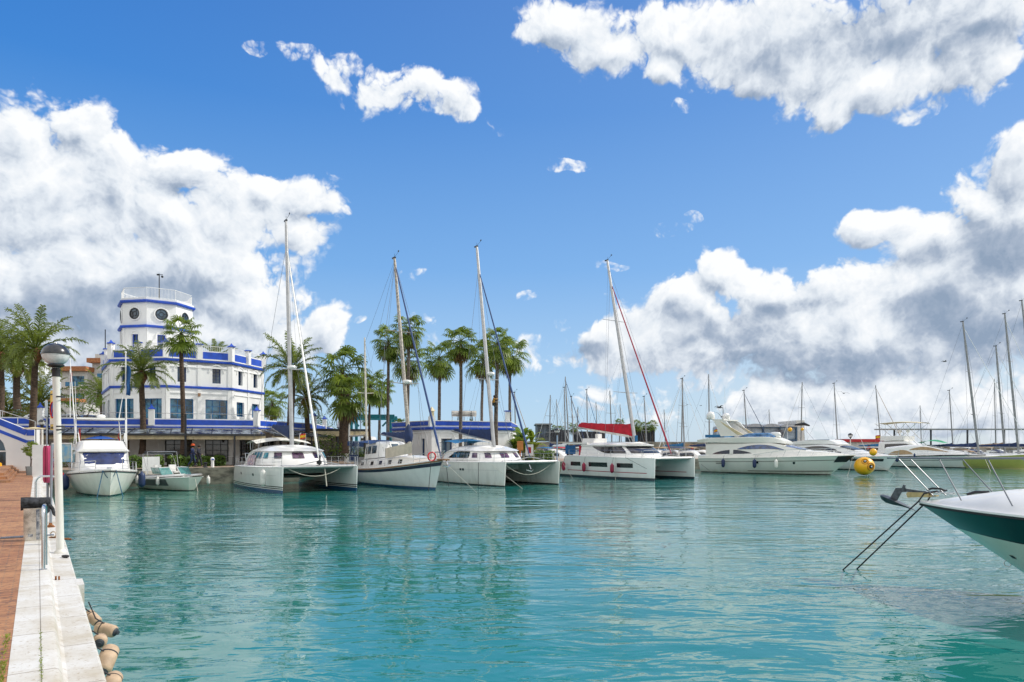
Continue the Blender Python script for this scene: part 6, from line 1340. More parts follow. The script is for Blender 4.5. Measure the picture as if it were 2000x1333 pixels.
for i, (px, Z, yt, lb_) in enumerate(((1090, 118, 780, 'thin mast between the far glass building and the tallest mast group'), (1167, 116, 785, 'thin mast just left of the red-cover catamaran mast foot'), (1214, 120, 790, 'thin short mast behind the red-cover catamaran mast'), (1300, 118, 800, 'thin short mast left of the twin masts'), (1415, 124, 795, 'thin mast above the arch of the cream flybridge yacht'), (1505, 122, 800, 'thin mast before the left half of the boat sheds'), (1800, 122, 792, 'thin mast behind the open bimini frame'), (1945, 112, 740, 'thin mast between the olive hull and the tan-covered yacht'))):
    sailboat('sailing yacht, '+lb_, px, Z, yt, 3, L=9.5, cover=cv[(i+2) % 5], detail=False, mr=.08, spr=(.5,), hullcol=(.72, .72, .70))
# ================================================================ yellow mooring ball
t = thing('mooring_ball', 'big yellow inflatable mooring ball with two ringed eyes, floating off the flybridge yacht bow', 'mooring buoy', P(1688, 66, .0))
r = .92; c = V((0, 0, .93)); m_ = MB(); m_.ball(c, r, 32, 22, (1, 1, .95)); m_.build('ball', YEL, t, 60)
for dx, dz, s_ in ((.2, -.02, 1.15), (-.32, .55, .95)):
    n = V((dx, -sqrt(max(.1, 1-dx*dx-dz*dz)), dz)).normalized(); q = V((0, 0, 1)).rotation_difference(n).to_matrix(); p = c+V((n.x, n.y, n.z*.95))*r
    m_ = MB(); m_.lathe([(.33*s_, -.05), (.31*s_, .012), (.27*s_, .018)], p-n*.03, 20, n, cap=False); m_.tube([p+q@V((cos(a*pi/10)*.3*s_, sin(a*pi/10)*.3*s_, -.01)) for a in range(21)], .03, 6, cap=False); m_.build('eye_rim', M('amber_rim', (.55, .2, .005), .4), t, 60)
    m_ = MB(); m_.lathe([(.17*s_, -.04), (.17*s_, .03), (.10*s_, .05)], p-n*.01, 16, n, cap=True); ey = m_.build('eye', BLACK, t, 60)
    m_ = MB(); m_.lathe([(.07*s_, 0), (.07*s_, .04), (.01, .05)], p+n*.04, 10, n); m_.build('valve', STEEL, ey, 60)
m_ = MB(); m_.tube([(.2, -.3, .05), (.9, -.6, -.2)], .025, 5); m_.build('mooring_rope', ROPEK, t)
# ================================================================ green bow boat in the foreground
def greenboat():
    bow = V((8.97, 15.0, 0)); L = 12.0; hd = A; p = bow-hd*L
    t = thing('green_motorboat', 'white motorboat with dark green hull stripe and bow anchor entering from the right', 'motorboat', p, atan2(hd.y, hd.x))
    h = Hull(L, 3.9, 1.6, 1.66, tr=.9, rake=3.4, bowp=3.1, tm=.5, full=.42, flare=1.05, draft=.5, sp=1.2)
    def hm():
        m = bpy.data.materials.new('green_band_hull'); m.use_nodes = True; tt = NT(m.node_tree); b = tt.n['Principled BSDF']; tc = tt.new('ShaderNodeTexCoord'); s_ = tt.new('ShaderNodeSeparateXYZ'); tt.put(s_.inputs[0], tc.outputs['Object'])
        n = tt.noise(tc.outputs['Object'], 1.5, 4, .6); z = s_.outputs[2]; lim = tt.math('ADD', 1.12, tt.math('MULTIPLY', tt.math('MAXIMUM', tt.math('SUBTRACT', s_.outputs[0], 9.0), 0), .055))
        c = tt.mix(tt.mapr(n, .4, .7), (.70, .76, .66), (.62, .70, .58)); c = tt.mix(tt.math('GREATER_THAN', z, tt.math('SUBTRACT', lim, .03)), c, (.01, .015, .015)); c = tt.mix(tt.math('GREATER_THAN', z, lim), c, (.004, .042, .036))
        tt.put(b.inputs['Base Color'], c); b.inputs['Roughness'].default_value = .28; b.inputs['Coat Weight'].default_value = .15; return m
    hull_parts(t, h, hm(), deck=False)
    h.rail(.022, -.01, n=60).build('rubrail', BLACK, t); h.rail(.035, .04, n=60, out=-.005).build('gunwale', GEL, t)
    m_ = MB()
    def dk(i, j):
        tt = i; y = (j*2-1); b = max(h.b(tt)-.02, .002); x = L*tt; up = .42*min(1, (1-tt)*6.5)**.9
        yy = abs(y); z = h.zs(tt)+.02+up*(1-yy**3.2)
        return V((x-.0, b*y*(1-.0), z))
    m_.grid(lambda i, j: dk(1-(1-i)**1.6, j), 60, 24); m_.build('foredeck', GEL, t, 60)
    # bow rail
    def rp(tt, sd, hh): q = h.pt(min(1, tt), 1, sd); return V((q.x, q.y-sd*.12*(1 if tt < .96 else .2), q.z+hh))
    m_ = MB(); tops = {}
    tip = V((L+.62, 0, 2.66)); 
    for sd in (1, -1):
        pts = [V((L+.62, sd*.16, 2.66)), V((L+.35, sd*.26, 2.665)), V((L-.3, sd*.42, 2.67)), V((L-1.0, sd*.66, 2.68)), V((L-2.0, sd*.95, 2.7)), V((L-3.6, sd*1.3, 2.72)), V((L-5.5, sd*1.55, 2.72))]
        tops[sd] = pts; m_.tube(pts, .016, 8)
        for k, (xt, xb) in enumerate(((.35, -.40), (-.6, -1.15), (-1.6, -2.2), (-2.9, -3.4), (-4.2, -4.7))):
            f = lambda x: next(p0.lerp(p1, (p0.x-(L+x))/(p0.x-p1.x)) for p0, p1 in zip(pts, pts[1:]) if p1.x <= L+x <= p0.x)
            q = h.pt((L+xb)/L, 1, sd); m_.tube([f(xt), V((q.x, q.y-sd*.1, q.z+.2))], .0125, 6)
    m_.tube([V((L+.62, -.16, 2.66)), V((L+.66, 0, 2.66)), V((L+.62, .16, 2.66))], .019, 8)
    m_.build('bow_rail', M('rail_steel', (.20, .21, .225), .4, .6, var=.04), t, 60)
    # anchor on its roller
    GALV = M('galvanised_steel', (.09, .105, .12), .45, .7, var=.2, vscale=12)
    m_ = MB(); m_.bar((L-.35, 0, 1.86), (L+.24, 0, 1.80), .14, .03); m_.bar((L-.2, .08, 1.87), (L+.24, .08, 1.86), .02, .1); m_.bar((L-.2, -.08, 1.87), (L+.24, -.08, 1.86), .02, .1); m_.tube([(L+.2, -.1, 1.86), (L+.2, .1, 1.86)], .05, 10); ar = m_.build('bow_roller', M('brass_roller', (.45, .36, .18), .4, .5), t, 40)
    m_ = MB(); sec = [(.86, 1.79, .02, .03), (.82, 1.78, .07, .10), (.72, 1.75, .10, .16), (.58, 1.70, .085, .16), (.42, 1.64, .05, .12), (.26, 1.58, .03, .07), (.10, 1.51, .006, .01)]
    m_.loft([[V((L+x, hw*cos(a*pi/6)*(1 if sin(a*pi/6) > 0 else .75), zc+hh*sin(a*pi/6)*(.55 if sin(a*pi/6) > 0 else 1.2))) for a in range(12)] for x, zc, hh, hw in sec])
    m_.bar((L+.58, 0, 1.70), (L+.46, 0, 1.93), .035, .15); m_.bar((L+.52, 0, 1.93), (L+.30, 0, 1.955), .03, .10); m_.bar((L+.32, 0, 1.95), (L-.15, 0, 1.90), .03, .065); m_.bar((L+.36, 0, 1.98), (L+.33, 0, 2.06), .05, .04)
    o = m_.build('anchor', GALV, t, 30)
    m_ = MB(); [m_.tube([(L-.1-.07*k+.04*cos(a*pi/4), .018*sin(a*pi/4)*(1 if k % 2 else 0), 1.93+.018*sin(a*pi/4)*(0 if k % 2 else 1)) for a in range(9)], .008, 5, cap=False) for k in range(9)]; m_.build('anchor_chain', STEEL, t)
    m_ = MB(); m_.tube([(L-.55, .1, 1.98), (L-.45, .1, 2.02), (L-.28, .1, 2.02), (L-.18, .1, 1.98)], .022, 6); m_.tube([(L-.8, -.3, 1.90), (L-.95, -.32, 1.96), (L-1.2, -.34, 1.97)], .03, 6); m_.build('cleat', BLACK, t)
    for k, (y, e) in enumerate(((.12, (L+1.75, .26, -.15)), (-.34, (L+1.62, -.14, -.15)))):
        m_ = MB(); m_.tube([(L-.4, y, 1.97), (L-.12, y*.8, 1.90), (L+.02-abs(y)*.2, y*.7, 1.72), V(e)], .017, 6); m_.build('mooring_line', ROPEK, t, 60)
    m_ = MB(); q = h.pt(.998, .52, 1); m_.tube([(q.x+.0+.06*cos(a*pi/6), 0, q.z-.04+.06*sin(a*pi/6)) for a in range(13)], .011, 6, cap=False); m_.build('bow_eye', STEEL, t)
    h.patch(.90, .912, .78, .84, 1, .012, 3).build('skin_fitting', DARKM, t)
greenboat()
# ================================================================ people
def person(loc, rz, label, joints, top, legs, skin=(.45, .27, .18), hair=(.03, .02, .015), hat=None, shoes=(.02, .02, .02)):
    """one skinned body; clothing as slightly larger skins over the same joints"""
    t = thing('person', label, 'person', loc, rz); J = {k: V(v) for k, v in joints.items()}
    def skin_obj(name, chain, rad, mat, par, root):
        names = []; [names.append(n) for e in chain for n in e if n not in names]
        me = bpy.data.meshes.new(name); me.from_pydata([J[n] for n in names], [(names.index(a), names.index(b)) for a, b in chain], []); o = bpy.data.objects.new(name, me); C.objects.link(o); o.parent = par
        o.modifiers.new('skin', 'SKIN'); 
        if not me.skin_vertices: me.skin_vertices.new() if hasattr(me.skin_vertices, 'new') else None
        bm = bmesh.new(); bm.from_mesh(me); ly = bm.verts.layers.skin.verify()
        for v in bm.verts: r = rad[names[v.index]]; v[ly].radius = (r, r) if not isinstance(r, tuple) else r; v[ly].use_root = names[v.index] == root
        bm.to_mesh(me); bm.free(); o.modifiers.new('sub', 'SUBSURF').levels = 1; o.modifiers['sub'].render_levels = 2; me.materials.append(mat); return o
    sk = M('skin_%d' % int(skin[0]*100), skin, .6, var=.05)
    ch = [('pel', 'chest'), ('chest', 'neck'), ('neck', 'head'), ('head', 'crown')]
    for s in 'lr': ch += [('pel', 'hip'+s), ('hip'+s, 'kn'+s), ('kn'+s, 'an'+s), ('an'+s, 'toe'+s), ('chest', 'sh'+s), ('sh'+s, 'el'+s), ('el'+s, 'wr'+s), ('wr'+s, 'hd'+s)]
    rad = dict(pel=.12, chest=.13, neck=.055, head=.095, crown=.075); cl = dict(pel=.15, chest=.165, neck=.075)
    for s in 'lr': rad.update({'hip'+s: .08, 'kn'+s: .055, 'an'+s: .038, 'toe'+s: .035, 'sh'+s: .06, 'el'+s: .042, 'wr'+s: .03, 'hd'+s: .035}); cl.update({'hip'+s: .105, 'kn'+s: .078, 'an'+s: .062, 'sh'+s: .085, 'el'+s: .062, 'wr'+s: .048})
    skin_obj('body', ch, rad, sk, t, 'pel')
    skin_obj('jacket', [('pel', 'chest'), ('chest', 'neck')]+[e for s in 'lr' for e in (('chest', 'sh'+s), ('sh'+s, 'el'+s), ('el'+s, 'wr'+s))], cl, top, t, 'pel')
    skin_obj('trousers', [e for s in 'lr' for e in (('pel', 'hip'+s), ('hip'+s, 'kn'+s), ('kn'+s, 'an'+s))], cl, legs, t, 'pel')
    for s in 'lr': m_ = MB(); m_.bar(J['an'+s]+(J['an'+s]-J['toe'+s])*.3-V((0, 0, .03)), J['toe'+s], .09, .08); m_.build('shoe', BLACK, t, 40)
    m_ = MB(); m_.ball(J['head']+V((0, -.01, .04)), .125, 12, 8, (.95, 1.05, 1.05)); m_.build('hair', M('hair_dark', hair, .8), t, 60)
    if hat: m_ = MB(); m_.lathe([(.2, 0), (.13, .02), (.12, .12), (.03, .15)], J['head']+V((0, 0, .08)), 14); m_.build('hat', hat, t, 60)
    return t
WALK = dict(pel=(0, 0, .95), chest=(.02, 0, 1.28), neck=(.03, 0, 1.47), head=(.05, 0, 1.6), crown=(.05, 0, 1.68), hipl=(0, .1, .9), hipr=(0, -.1, .9), knl=(.17, .1, .5), knr=(-.02, -.1, .48), anl=(.22, .1, .09), anr=(-.3, -.1, .16), toel=(.4, .1, .04), toer=(-.18, -.1, .03),
   shl=(.02, .19, 1.38), shr=(.02, -.19, 1.38), ell=(-.08, .25, 1.1), elr=(.12, -.25, 1.12), wrl=(.02, .24, .86), wrr=(.32, -.2, .98), hdl=(.05, .24, .78), hdr=(.4, -.19, 1.0))
w1, w2 = P(375.5, 53.6), P(387.5, 53.4)
person((w1.x, w1.y, QZ), 0.15, 'person in a navy jacket and orange hat walking on the promenade', WALK, M('navy_jacket', (.015, .03, .10), .8), M('blue_trousers', (.02, .04, .10), .8), hat=M('orange_hat', (.65, .10, .02), .8))
person((w2.x, w2.y, QZ), 0.05, 'bare-headed dark-haired person all in dark navy, a step ahead of the orange-hatted one', WALK, M('dark_jacket', (.012, .015, .03), .8), M('dark_trousers', (.012, .014, .025), .8))
CL = dict(WALK); CL.update(dict(pel=(-.12, 0, .75), chest=(-.1, 0, 1.08), neck=(-.06, 0, 1.27), head=(-.02, 0, 1.4), crown=(-.02, 0, 1.48), hipl=(-.1, .1, .7), hipr=(-.1, -.1, .7), knl=(.08, .2, .42), knr=(.08, -.2, .35), anl=(.02, .12, .02), anr=(.02, -.12, -.02), toel=(.14, .1, -.04), toer=(.14, -.1, -.08), shl=(-.08, .19, 1.18), shr=(-.08, -.19, 1.18), ell=(.08, .28, 1.1), elr=(.08, -.28, 1.15), wrl=(.22, .15, 1.3), wrr=(.22, -.15, 1.2), hdl=(.28, .08, 1.33), hdr=(.28, -.08, 1.24)))
cz = zat(804, 66); cp_ = P(966, 65.8, cz); person(cp_, .1, 'person in a yellow and brown work vest climbing a palm trunk with a rope', CL, M('tan_vest', (.45, .22, .03), .8), M('dark_work_trousers', (.02, .03, .03), .9))
t = tag(MB().tube([(cp_.x+.25+.3*cos(a*pi/8), cp_.y+.2*sin(a*pi/8)+.1, cz+.9) for a in range(17)], .025, 5, cap=False).build('climbing_rope', ROPEW), 'rope looped around the palm trunk at the climber', 'rope')
for i, (px, Z, m, lb) in enumerate(((1697, 124, RED, 'tiny distant person in red on the far quay, right of the motor yacht'), (1352, 106, RED, 'distant person in red on a deck left of the cream flybridge yacht'), (1420, 110, DKBLUE, 'distant person in navy behind the cream flybridge yacht'))):
    person(P(px, Z, QZ+.0 if i else QZ), 1.0+i, lb, WALK, m, M('dark_trousers', (.012, .014, .025), .8))
# ================================================================ gulls
def gull(px, py, Z, rz, bank, label, sc=1.0):
    q = P(px, Z, zat(py, Z)); t = thing('gull', label, 'bird', q, rz, 'gulls in flight'); t.scale = (sc,)*3
    G_ = M('gull_grey', (.10, .10, .11), .8); mb = MB(); mb.tube([(-.3, 0, .0), (-.15, 0, .02), (0, 0, .03), (.15, 0, .02), (.27, 0, .03), (.34, 0, .01)], [.02, .06, .075, .06, .045, .01], 8)
    mb.add([(-.28, 0, 0), (-.45, .07, 0), (-.46, 0, .005), (-.45, -.07, 0)], [(0, 1, 2), (0, 2, 3)])
    for sd in (1, -1): mb.add([(.12, 0, .05), (-.08, 0, .05), (.08, sd*.35, .2+bank*sd*.1), (-.08, sd*.35, .19+bank*sd*.1), (-.06, sd*.72, .1+bank*sd*.2)], [(0, 2, 3, 1), (2, 4, 3)])
    o = mb.build('body', G_, t, 60); md = o.modifiers.new('thickness', 'SOLIDIFY'); md.thickness = .015
gull(1405, 797, 70, .3, 0, 'gull gliding level above the cream flybridge yacht', 1.15); gull(1409, 815, 72, 1.4, 2.2, 'gull banking steeply just above the satellite domes', 1.1); gull(1342, 791, 90, 1.2, 1.5, 'gull left of the tall thin mast', .8)
gull(1648, 769, 80, .9, 1.0, 'gull right of the mast over the black-windowed yacht', .9); gull(1845, 707, 90, .0, 0, 'highest gull, left of the tall right-hand masts', .9); gull(1899, 810, 85, .5, 0, 'gull low beside the tall right-hand mast', .5); gull(1369, 793, 100, .4, 0, 'farthest small gull between the masts', .5)
# ================================================================ background buildings
def town(name, label, px0, px1, Z, ytop, ybot, build):
    x0, x1 = P(px0, Z).x, P(px1, Z).x; z0, z1 = (zat(ybot, Z) if ybot else QZ), zat(ytop, Z); t = thing(name, label, 'building', ((x0+x1)/2, Z, z0)); build(t, x1-x0, z1-z0); return t
TILE = M('roof_tiles', (.42, .17, .07), .8, var=.2, vscale=4)
def apart(t, W, H):
    for k, (x0, x1, zt_, y) in enumerate(((-.5*W, -.02*W, H*.80, 0), (-.02*W, .5*W, H*.92, 1.5))):
        m_ = MB(); m_.box(((x0+x1)/2, 6+y, zt_/2-6), (x1-x0, 10, zt_+12)); m_.build('wall', M('town_wall', (.62, .61, .58), .8), t, 0)
        m_ = MB(); m_.prism([(x0-.4, y), (x1+.4, y), (x1+.4, y+3), (x0-.4, y+3)], zt_-.1, zt_+.7); m_.build('roof', TILE, t, 0)
        nf = 3
        for f in range(nf):
            z = zt_-2.6-f*3.1; w_ = MB(); w_.box(((x0+x1)/2+.6, y+.96, z+.9), ((x1-x0)*.52, .1, 1.5)); w_.build('window', M('blue_glazing', (.06, .16, .25), .15, var=.8, vscale=1.5), t, 0)
            w_ = MB(); w_.box(((x0+x1)/2+.6, y+.2, z-.35), ((x1-x0)*.62, 1.4, .9)); w_.build('balcony', M('town_wall', (.62, .61, .58), .8), t, 0)
            w_ = MB(); w_.box(((x0+x1)/2+.6, y-.53, z+.1), ((x1-x0)*.5, .05, .75)); w_.build('balcony_glass', M('blue_balustrade', (.04, .17, .32), .25), t, 0)
    for x, h in ((-.1*W, 2.2), (.08*W, 3.0), (.18*W, 1.6)): m_ = MB(); m_.box((x, 6, H*.9+h/2), (1.1 if h < 3 else .7, 1, h)); m_.build('chimney', M('town_wall', (.62, .61, .58), .8), t, 0)
    m_ = MB(); m_.prism([(-.45*W, -4), (.1*W, -4), (.1*W, -1), (-.45*W, -1)], H*.38, H*.42); m_.build('lower_roof', TILE, t, 0); m_ = MB(); m_.box((-.1*W, 0, H*.15), (W*.7, 7.6, H*.4)); m_.build('lower_wall', M('town_wall', (.62, .61, .58), .8), t, 0)
town('apartment_block', 'white apartment block with orange roof edge and blue balconies behind the lamp post', 112, 218, 120, 693, 845, apart)
def farglass(t, W, H):
    m_ = MB(); m_.box((0, 4, H/2), (W, 8, H)); m_.build('wall', M('grey_facade', (.16, .17, .18), .6, var=.3, vscale=.8), t, 0)
    for k in range(7): w_ = MB(); w_.box((-W*.43+k*W*.143, -.03, H*.55), (W*.11, .08, H*.6)); w_.build('window', PANE, t, 0)
    m_ = MB(); m_.box((0, 3.8, H+.1), (W+.5, 8.6, .25)); m_.build('roof', M('grey_roof', (.28, .28, .28), .7), t, 0)
town('glass_building', 'far grey glass-fronted building left of the red boom cover', 1048, 1076, 128, 830, 862, farglass)
DARKW = M('charcoal_wall', (.035, .037, .045), .8, var=.2, vscale=1)
for (a, b, yt, lb) in ((1076, 1112, 840, 'low charcoal building right of the far glass building'), (1124, 1182, 843, 'long charcoal building seen under the red boom cover'), (1232, 1279, 838, 'charcoal building under the three far palms')):
    def f(t, W, H):
        m_ = MB(); m_.box((0, 3, H/2), (W, 6, H)); m_.build('wall', DARKW, t, 0)
        for k in range(max(2, int(W/2.2))): w_ = MB(); w_.lathe([(1.05, 0), (.5, .35), (.15, .9), (.02, 1.0)], (-W/2+1.1+k*2.2, -1.2, H*.25), 4); w_.build('white_awning', WHITE, t, 0)
        m_ = MB(); m_.box((0, -1.4, H*.14), (W, .2, H*.28)); m_.build('cream_wall', CREAM, t, 0)
    town('low_building', lb, a, b, 125, yt, None, f)
def sheds(t, W, H):
    nb = 4
    for k in range(nb):
        x = -W/2+W*.88*(k+.5)/nb; w2_ = W*.88/nb; m_ = MB(); m_.box((x, 5, H*.42), (w2_-.12, 10, H*.84)); m_.build('wall', M('pale_blue_glazing', (.34, .40, .46), .35, var=.25, vscale=.7), t, 0)
        rings = [[V((x+w2_*.48*cos(pi-pi*i/10), y, H*.84+w2_*.2*sin(pi*i/10))) for i in range(11)] for y in (-.5, 10)]; m_ = MB(); m_.loft(rings, cap=True); m_.build('arched_roof', M('grey_arch_roof', (.36, .37, .39), .6), t, 30)
    for k in range(nb+1): m_ = MB(); m_.box((-W/2+W*.88*k/nb, -.2, H*.42), (.22, .3, H*.84)); m_.build('blue_column', M('steel_blue', (.04, .09, .16), .5), t, 0)
    for z in (.84, .45): m_ = MB(); m_.box((-W*.06, -.3, H*z), (W*.89, .25, .25)); m_.build('blue_beam', M('steel_blue', (.04, .09, .16), .5), t, 0)
    m_ = MB(); m_.box((W*.44, 4, H*.52), (W*.11, 8, H*1.04)); m_.build('end_block', M('town_wall', (.62, .61, .58), .8), t, 0)
    m_ = MB(); m_.box((W*.15, -.5, H*.62), (1.3, .06, 1.6)); m_.build('poster', M('grey_poster', (.14, .14, .16), .6, var=.9, vscale=2), t, 0)
town('boat_sheds', 'pale blue glazed sheds with four arched grey roofs behind the cream flybridge yacht', 1425, 1572, 116, 824, None, sheds)
BRK = M('breakwater_stone', (.26, .23, .18), .9, var=.35, vscale=.5, bump=.8, bscale=3)
def wallrun(name, label, px0, Z0, px1, Z1, z0, z1, th=1.2, mat=None):
    a, b = P(px0, Z0), P(px1, Z1); t = thing(name, label, 'wall', (a.x, a.y, 0)); d = b-a; n = V((-d.y, d.x, 0)).normalized(); m_ = MB(); k = 24
    rings = [[d*(i/k)+n*y+V((0, 0, z)) for y, z in ((-th-.8, z0), (-th, z1-.5), (-th, z1), (0, z1+.05*sin(i*2)), (.5, z0))] for i in range(k+1)]; m_.loft(rings); m_.build('stones', mat or BRK, t, 20)
    m_ = MB(); m_.bar(V((0, 0, z1+.06))-n*th*.5, d+V((0, 0, z1+.06))-n*th*.5, th*.5, .16); m_.build('coping', CONC, t, 0)
wallrun('breakwater', 'long stone breakwater wall behind the masts in the middle', 990, 118, 1440, 121, -1, 3.4, 2)
wallrun('breakwater', 'low stone breakwater running to the right edge', 1560, 150, 2150, 128, -1, 2.9, 2)
t = thing('red_roofed_kiosk', 'low red-roofed kiosk on the far breakwater left of the bimini frame boat', 'kiosk', P(1678, 140, 2.2)); m_ = MB(); m_.box((0, 0, .8), (7, 3, 1.2)); m_.build('wall', M('town_wall', (.62, .61, .58), .8), t, 0); m_ = MB(); m_.prism([(-4, -2), (4, -2), (4, 2), (-4, 2)], 1.4, 2.0); m_.build('roof', M('red_roof', (.45, .02, .03), .7), t, 0)
# far pergola / roof at the right
t = thing('pergola', 'long thin grey flat roof on posts behind the sails at the right', 'pergola', P(1830, 112, QZ)); 
m_ = MB(); m_.box((4, 0, 4.3), (27, 3, .18)); m_.build('roof', M('grey_roof', (.28, .28, .28), .7), t, 0)
for x in (-7, -1, 5, 11, 16): m_ = MB(); m_.bar((x, 0, -1.3), (x, 0, 4.2), .2, .2); m_.build('post', DARKM, t, 0)
# promenade-side strips of plinth seen behind the right-hand boats
# ================================================================ travel lift
TEAL = M('teal_paint', (.005, .20, .25), .45, var=.15)
t = thing('travel_lift', 'teal painted boat travel lift standing behind the fan palms', 'boat lift', P(724, 84, QZ), .1)
W_, H_ = 5.0, 4.2+QZ; H_ = zat(814, 84)-QZ
for x, y in ((-2.35, 0), (2.35, 0), (-2.35, 5), (2.35, 5)): m_ = MB(); m_.bar((x, y, .5), (x, y, H_), .36, .36); m_.build('leg', TEAL, t, 0); m_ = MB(); m_.tube([(x-.2, y, .5), (x+.2, y, .5)], .5, 14); m_.build('wheel', BLACK, t)
for y in (0, 5): m_ = MB(); m_.bar((-3.0, y, H_), (2.9, y, H_), .4, .5); m_.build('cross_beam', TEAL, t, 0)
for x in (-2.35, 2.35): m_ = MB(); m_.bar((x, -.4, 1.2), (x, 5.4, 1.2), .3, .4); m_.build('side_beam', TEAL, t, 0); m_ = MB(); m_.bar((x, 0, H_-.2), (x*.6, 0, H_-1.2), .2, .2); m_.build('brace', TEAL, t, 0)
for x in (-1.2, 1.2): m_ = MB(); m_.tube([(x, 0, H_-.3), (x, 0, 2.6), (x, .0, 2.2), (0, .3, 1.5)], .04, 5); m_.build('sling', DARKM, t)
t = thing('stored_motorboat', 'white motorboat on the hard under the travel lift', 'motorboat', P(705, 90, QZ+1.0), -1.0); h = Hull(6.5, 2.3, .9, 1.2, tr=.88, rake=.8, draft=.6); hull_parts(t, h, GEL, dmat=GEL); sh = Shell([(2, .9, .8, .9, 1.8), (3.4, .9, .7, 1, 1.85), (4.6, .6, .4, 1.1, 1.3)], edge=.8); sh.mesh(10, 6).build('cabin', GEL, t, 45); sh.panel(2.2, 3.8, .3, .55, (1, -1), .02).build('side_window', MGLASS, t, 60); m_ = MB(); [m_.bar((x, 0, -1.0), (x, 0, -.4), .4, 1.6) for x in (1.5, 4.5)]; m_.build('cradle', DARKM, t, 0)
# pavilion right of the clubhouse (cream roofed cafe) with umbrella
t = thing('cafe_pavilion', 'open cafe pavilion with dark roof edge and cream fascia right of the clubhouse terrace', 'pavilion', P(620, 70, QZ), .55)
m_ = MB(); m_.box((0, 0, 3.2), (9, 5, .3)); m_.build('roof', DARKM, t, 0); m_ = MB(); m_.box((0, -2.55, 2.85), (9, .08, .5)); m_.build('fascia', CREAM, t, 0)
for x in (-4.2, -1.4, 1.4, 4.2): m_ = MB(); m_.bar((x, -2.3, 0), (x, -2.3, 3.1), .18, .18); m_.build('post', DARKM, t, 0)
m_ = MB(); m_.box((0, 2.3, 1.5), (8.8, .2, 3)); m_.build('back_wall', M('cafe_back', (.30, .28, .27), .8, var=.9, vscale=1.6, col2=(.04, .05, .06)), t, 0)
t = thing('closed_parasol', 'closed white parasol standing before the fan palm trunks', 'parasol', P(665, 72, QZ)); m_ = MB(); m_.tube([(0, 0, 0), (0, 0, 5.6)], .04, 6); m_.build('pole', STEEL, t); m_ = MB(); m_.lathe([(.06, 5.6), (.16, 4.8), (.42, 3.6), (.2, 3.4)], (0, 0, 0), 8); m_.build('canopy', WHITE, t, 20)
t = thing('banner_post', 'white banner post with small orange emblem before the shrub', 'banner', P(679, 66, QZ)); m_ = MB(); m_.box((0, 0, 2.0), (.42, .12, 4.0)); m_.build('board', WHITE, t, 0); m_ = MB(); m_.box((.02, -.07, 1.7), (.2, .03, .3)); m_.build('emblem', ORANGE, t, 0); m_ = MB(); m_.lathe([(.1, 4.0), (.22, 4.05), (.2, 4.15), (.05, 4.3)], (0, 0, 0), 10); m_.build('cap', DARKM, t)
# signs on the promenade right of the office
t = thing('orange_sign', 'orange board sign on a post in front of the banana plants', 'sign', P(1016, 68, QZ)); m_ = MB(); m_.bar((0, 0, 0), (0, 0, 1.2), .12, .12); m_.build('post', ORANGE, t, 0); m_ = MB(); m_.box((0, -.06, 1.65), (.62, .06, .95)); m_.build('board', M('orange_board', (.62, .22, .05), .6), t, 0)
t = thing('fire_cabinet', 'white cabinet with a dark red panel beside the banana plants', 'cabinet', P(1034, 70, QZ)); m_ = MB(); m_.box((0, 0, 1.2), (.8, .35, 1.15)); m_.build('case', WHITE, t, 0); m_ = MB(); m_.box((0, -.19, 1.2), (.32, .03, .6)); m_.build('red_panel', M('red_roof', (.45, .02, .03), .7), t, 0); m_ = MB(); [m_.bar((x, 0, 0), (x, 0, .65), .06, .06) for x in (-.3, .3)]; m_.build('stand', DARKM, t, 0)
def lamp(loc, H, r, label, post=None, rpost=.09, sc=1, arm=False):
    t = thing('street_lamp', label, 'street lamp', loc)
    m_ = MB(); m_.lathe([(rpost*1.5, 0), (rpost*1.45, .03), (rpost, .06), (rpost*.93, H-r*2.15)], (0, 0, 0), 20); m_.build('post', post or M('lamp_white_paint', (.74, .72, .66), .5, var=.12, vscale=2.5, bump=.15, stretch=(1, 1, .3)), t, 40)
    z = H-r*2.15; m_ = MB(); m_.lathe([(rpost*1.05, -.12), (rpost*1.05, -.02), (rpost*1.25, .0), (rpost*.9, .03), (rpost*1.2, r*.2), (r*.62, r*.32), (r*.62, r*.42), (r*.3, r*.44)], (0, 0, z-r*.15), 24); m_.build('collar', BLACK, t, 40)
    c = z+r*1.12; m_ = MB(); m_.lathe([(r*sin(a), -r*cos(a)*.93) for a in [pi*(.16+.36*i/10) for i in range(11)]], (0, 0, c), 36, cap=False)
    g_ = bpy.data.materials.get('lamp_diffuser')
    if not g_:
        g_ = bpy.data.materials.new('lamp_diffuser'); g_.use_nodes = True; q = NT(g_.node_tree); b = q.n['Principled BSDF']; tcc = q.new('ShaderNodeTexCoord'); nn = q.noise(tcc.outputs['Object'], 7, 3, .6)
        q.put(b.inputs['Base Color'], q.mix(q.mapr(nn, .4, .65), (.85, .86, .86), (.55, .57, .57))); b.inputs['Roughness'].default_value = .25; b.inputs['Transmission Weight'].default_value = .25; b.inputs['IOR'].default_value = 1.2
    m_.build('globe', g_, t, 60)
    m_ = MB(); m_.lathe([(r*1.03*sin(a), -r*1.03*cos(a)*.93) for a in [pi*(.52+.48*i/12) for i in range(12)]]+[(.001, r*.97)], (0, 0, c), 36, cap=False); m_.lathe([(r*1.0, -.015), (r*1.06, -.012), (r*1.06, .015), (r*1.0, .018)], (0, 0, c+r*.06), 36, cap=False); m_.build('cap', M('lamp_cap_black', (.025, .027, .032), .28, var=.15, coat=.3), t, 60)
    m_ = MB(); m_.ball((r*.12, -.1*r, c+r*.95), .03, 8, 6); m_.tube([(-.12*r, 0, c-.3*r), (-.12*r, 0, c+.3*r)], .03, 8); m_.build('lamp_core', STEEL, t)
    return t
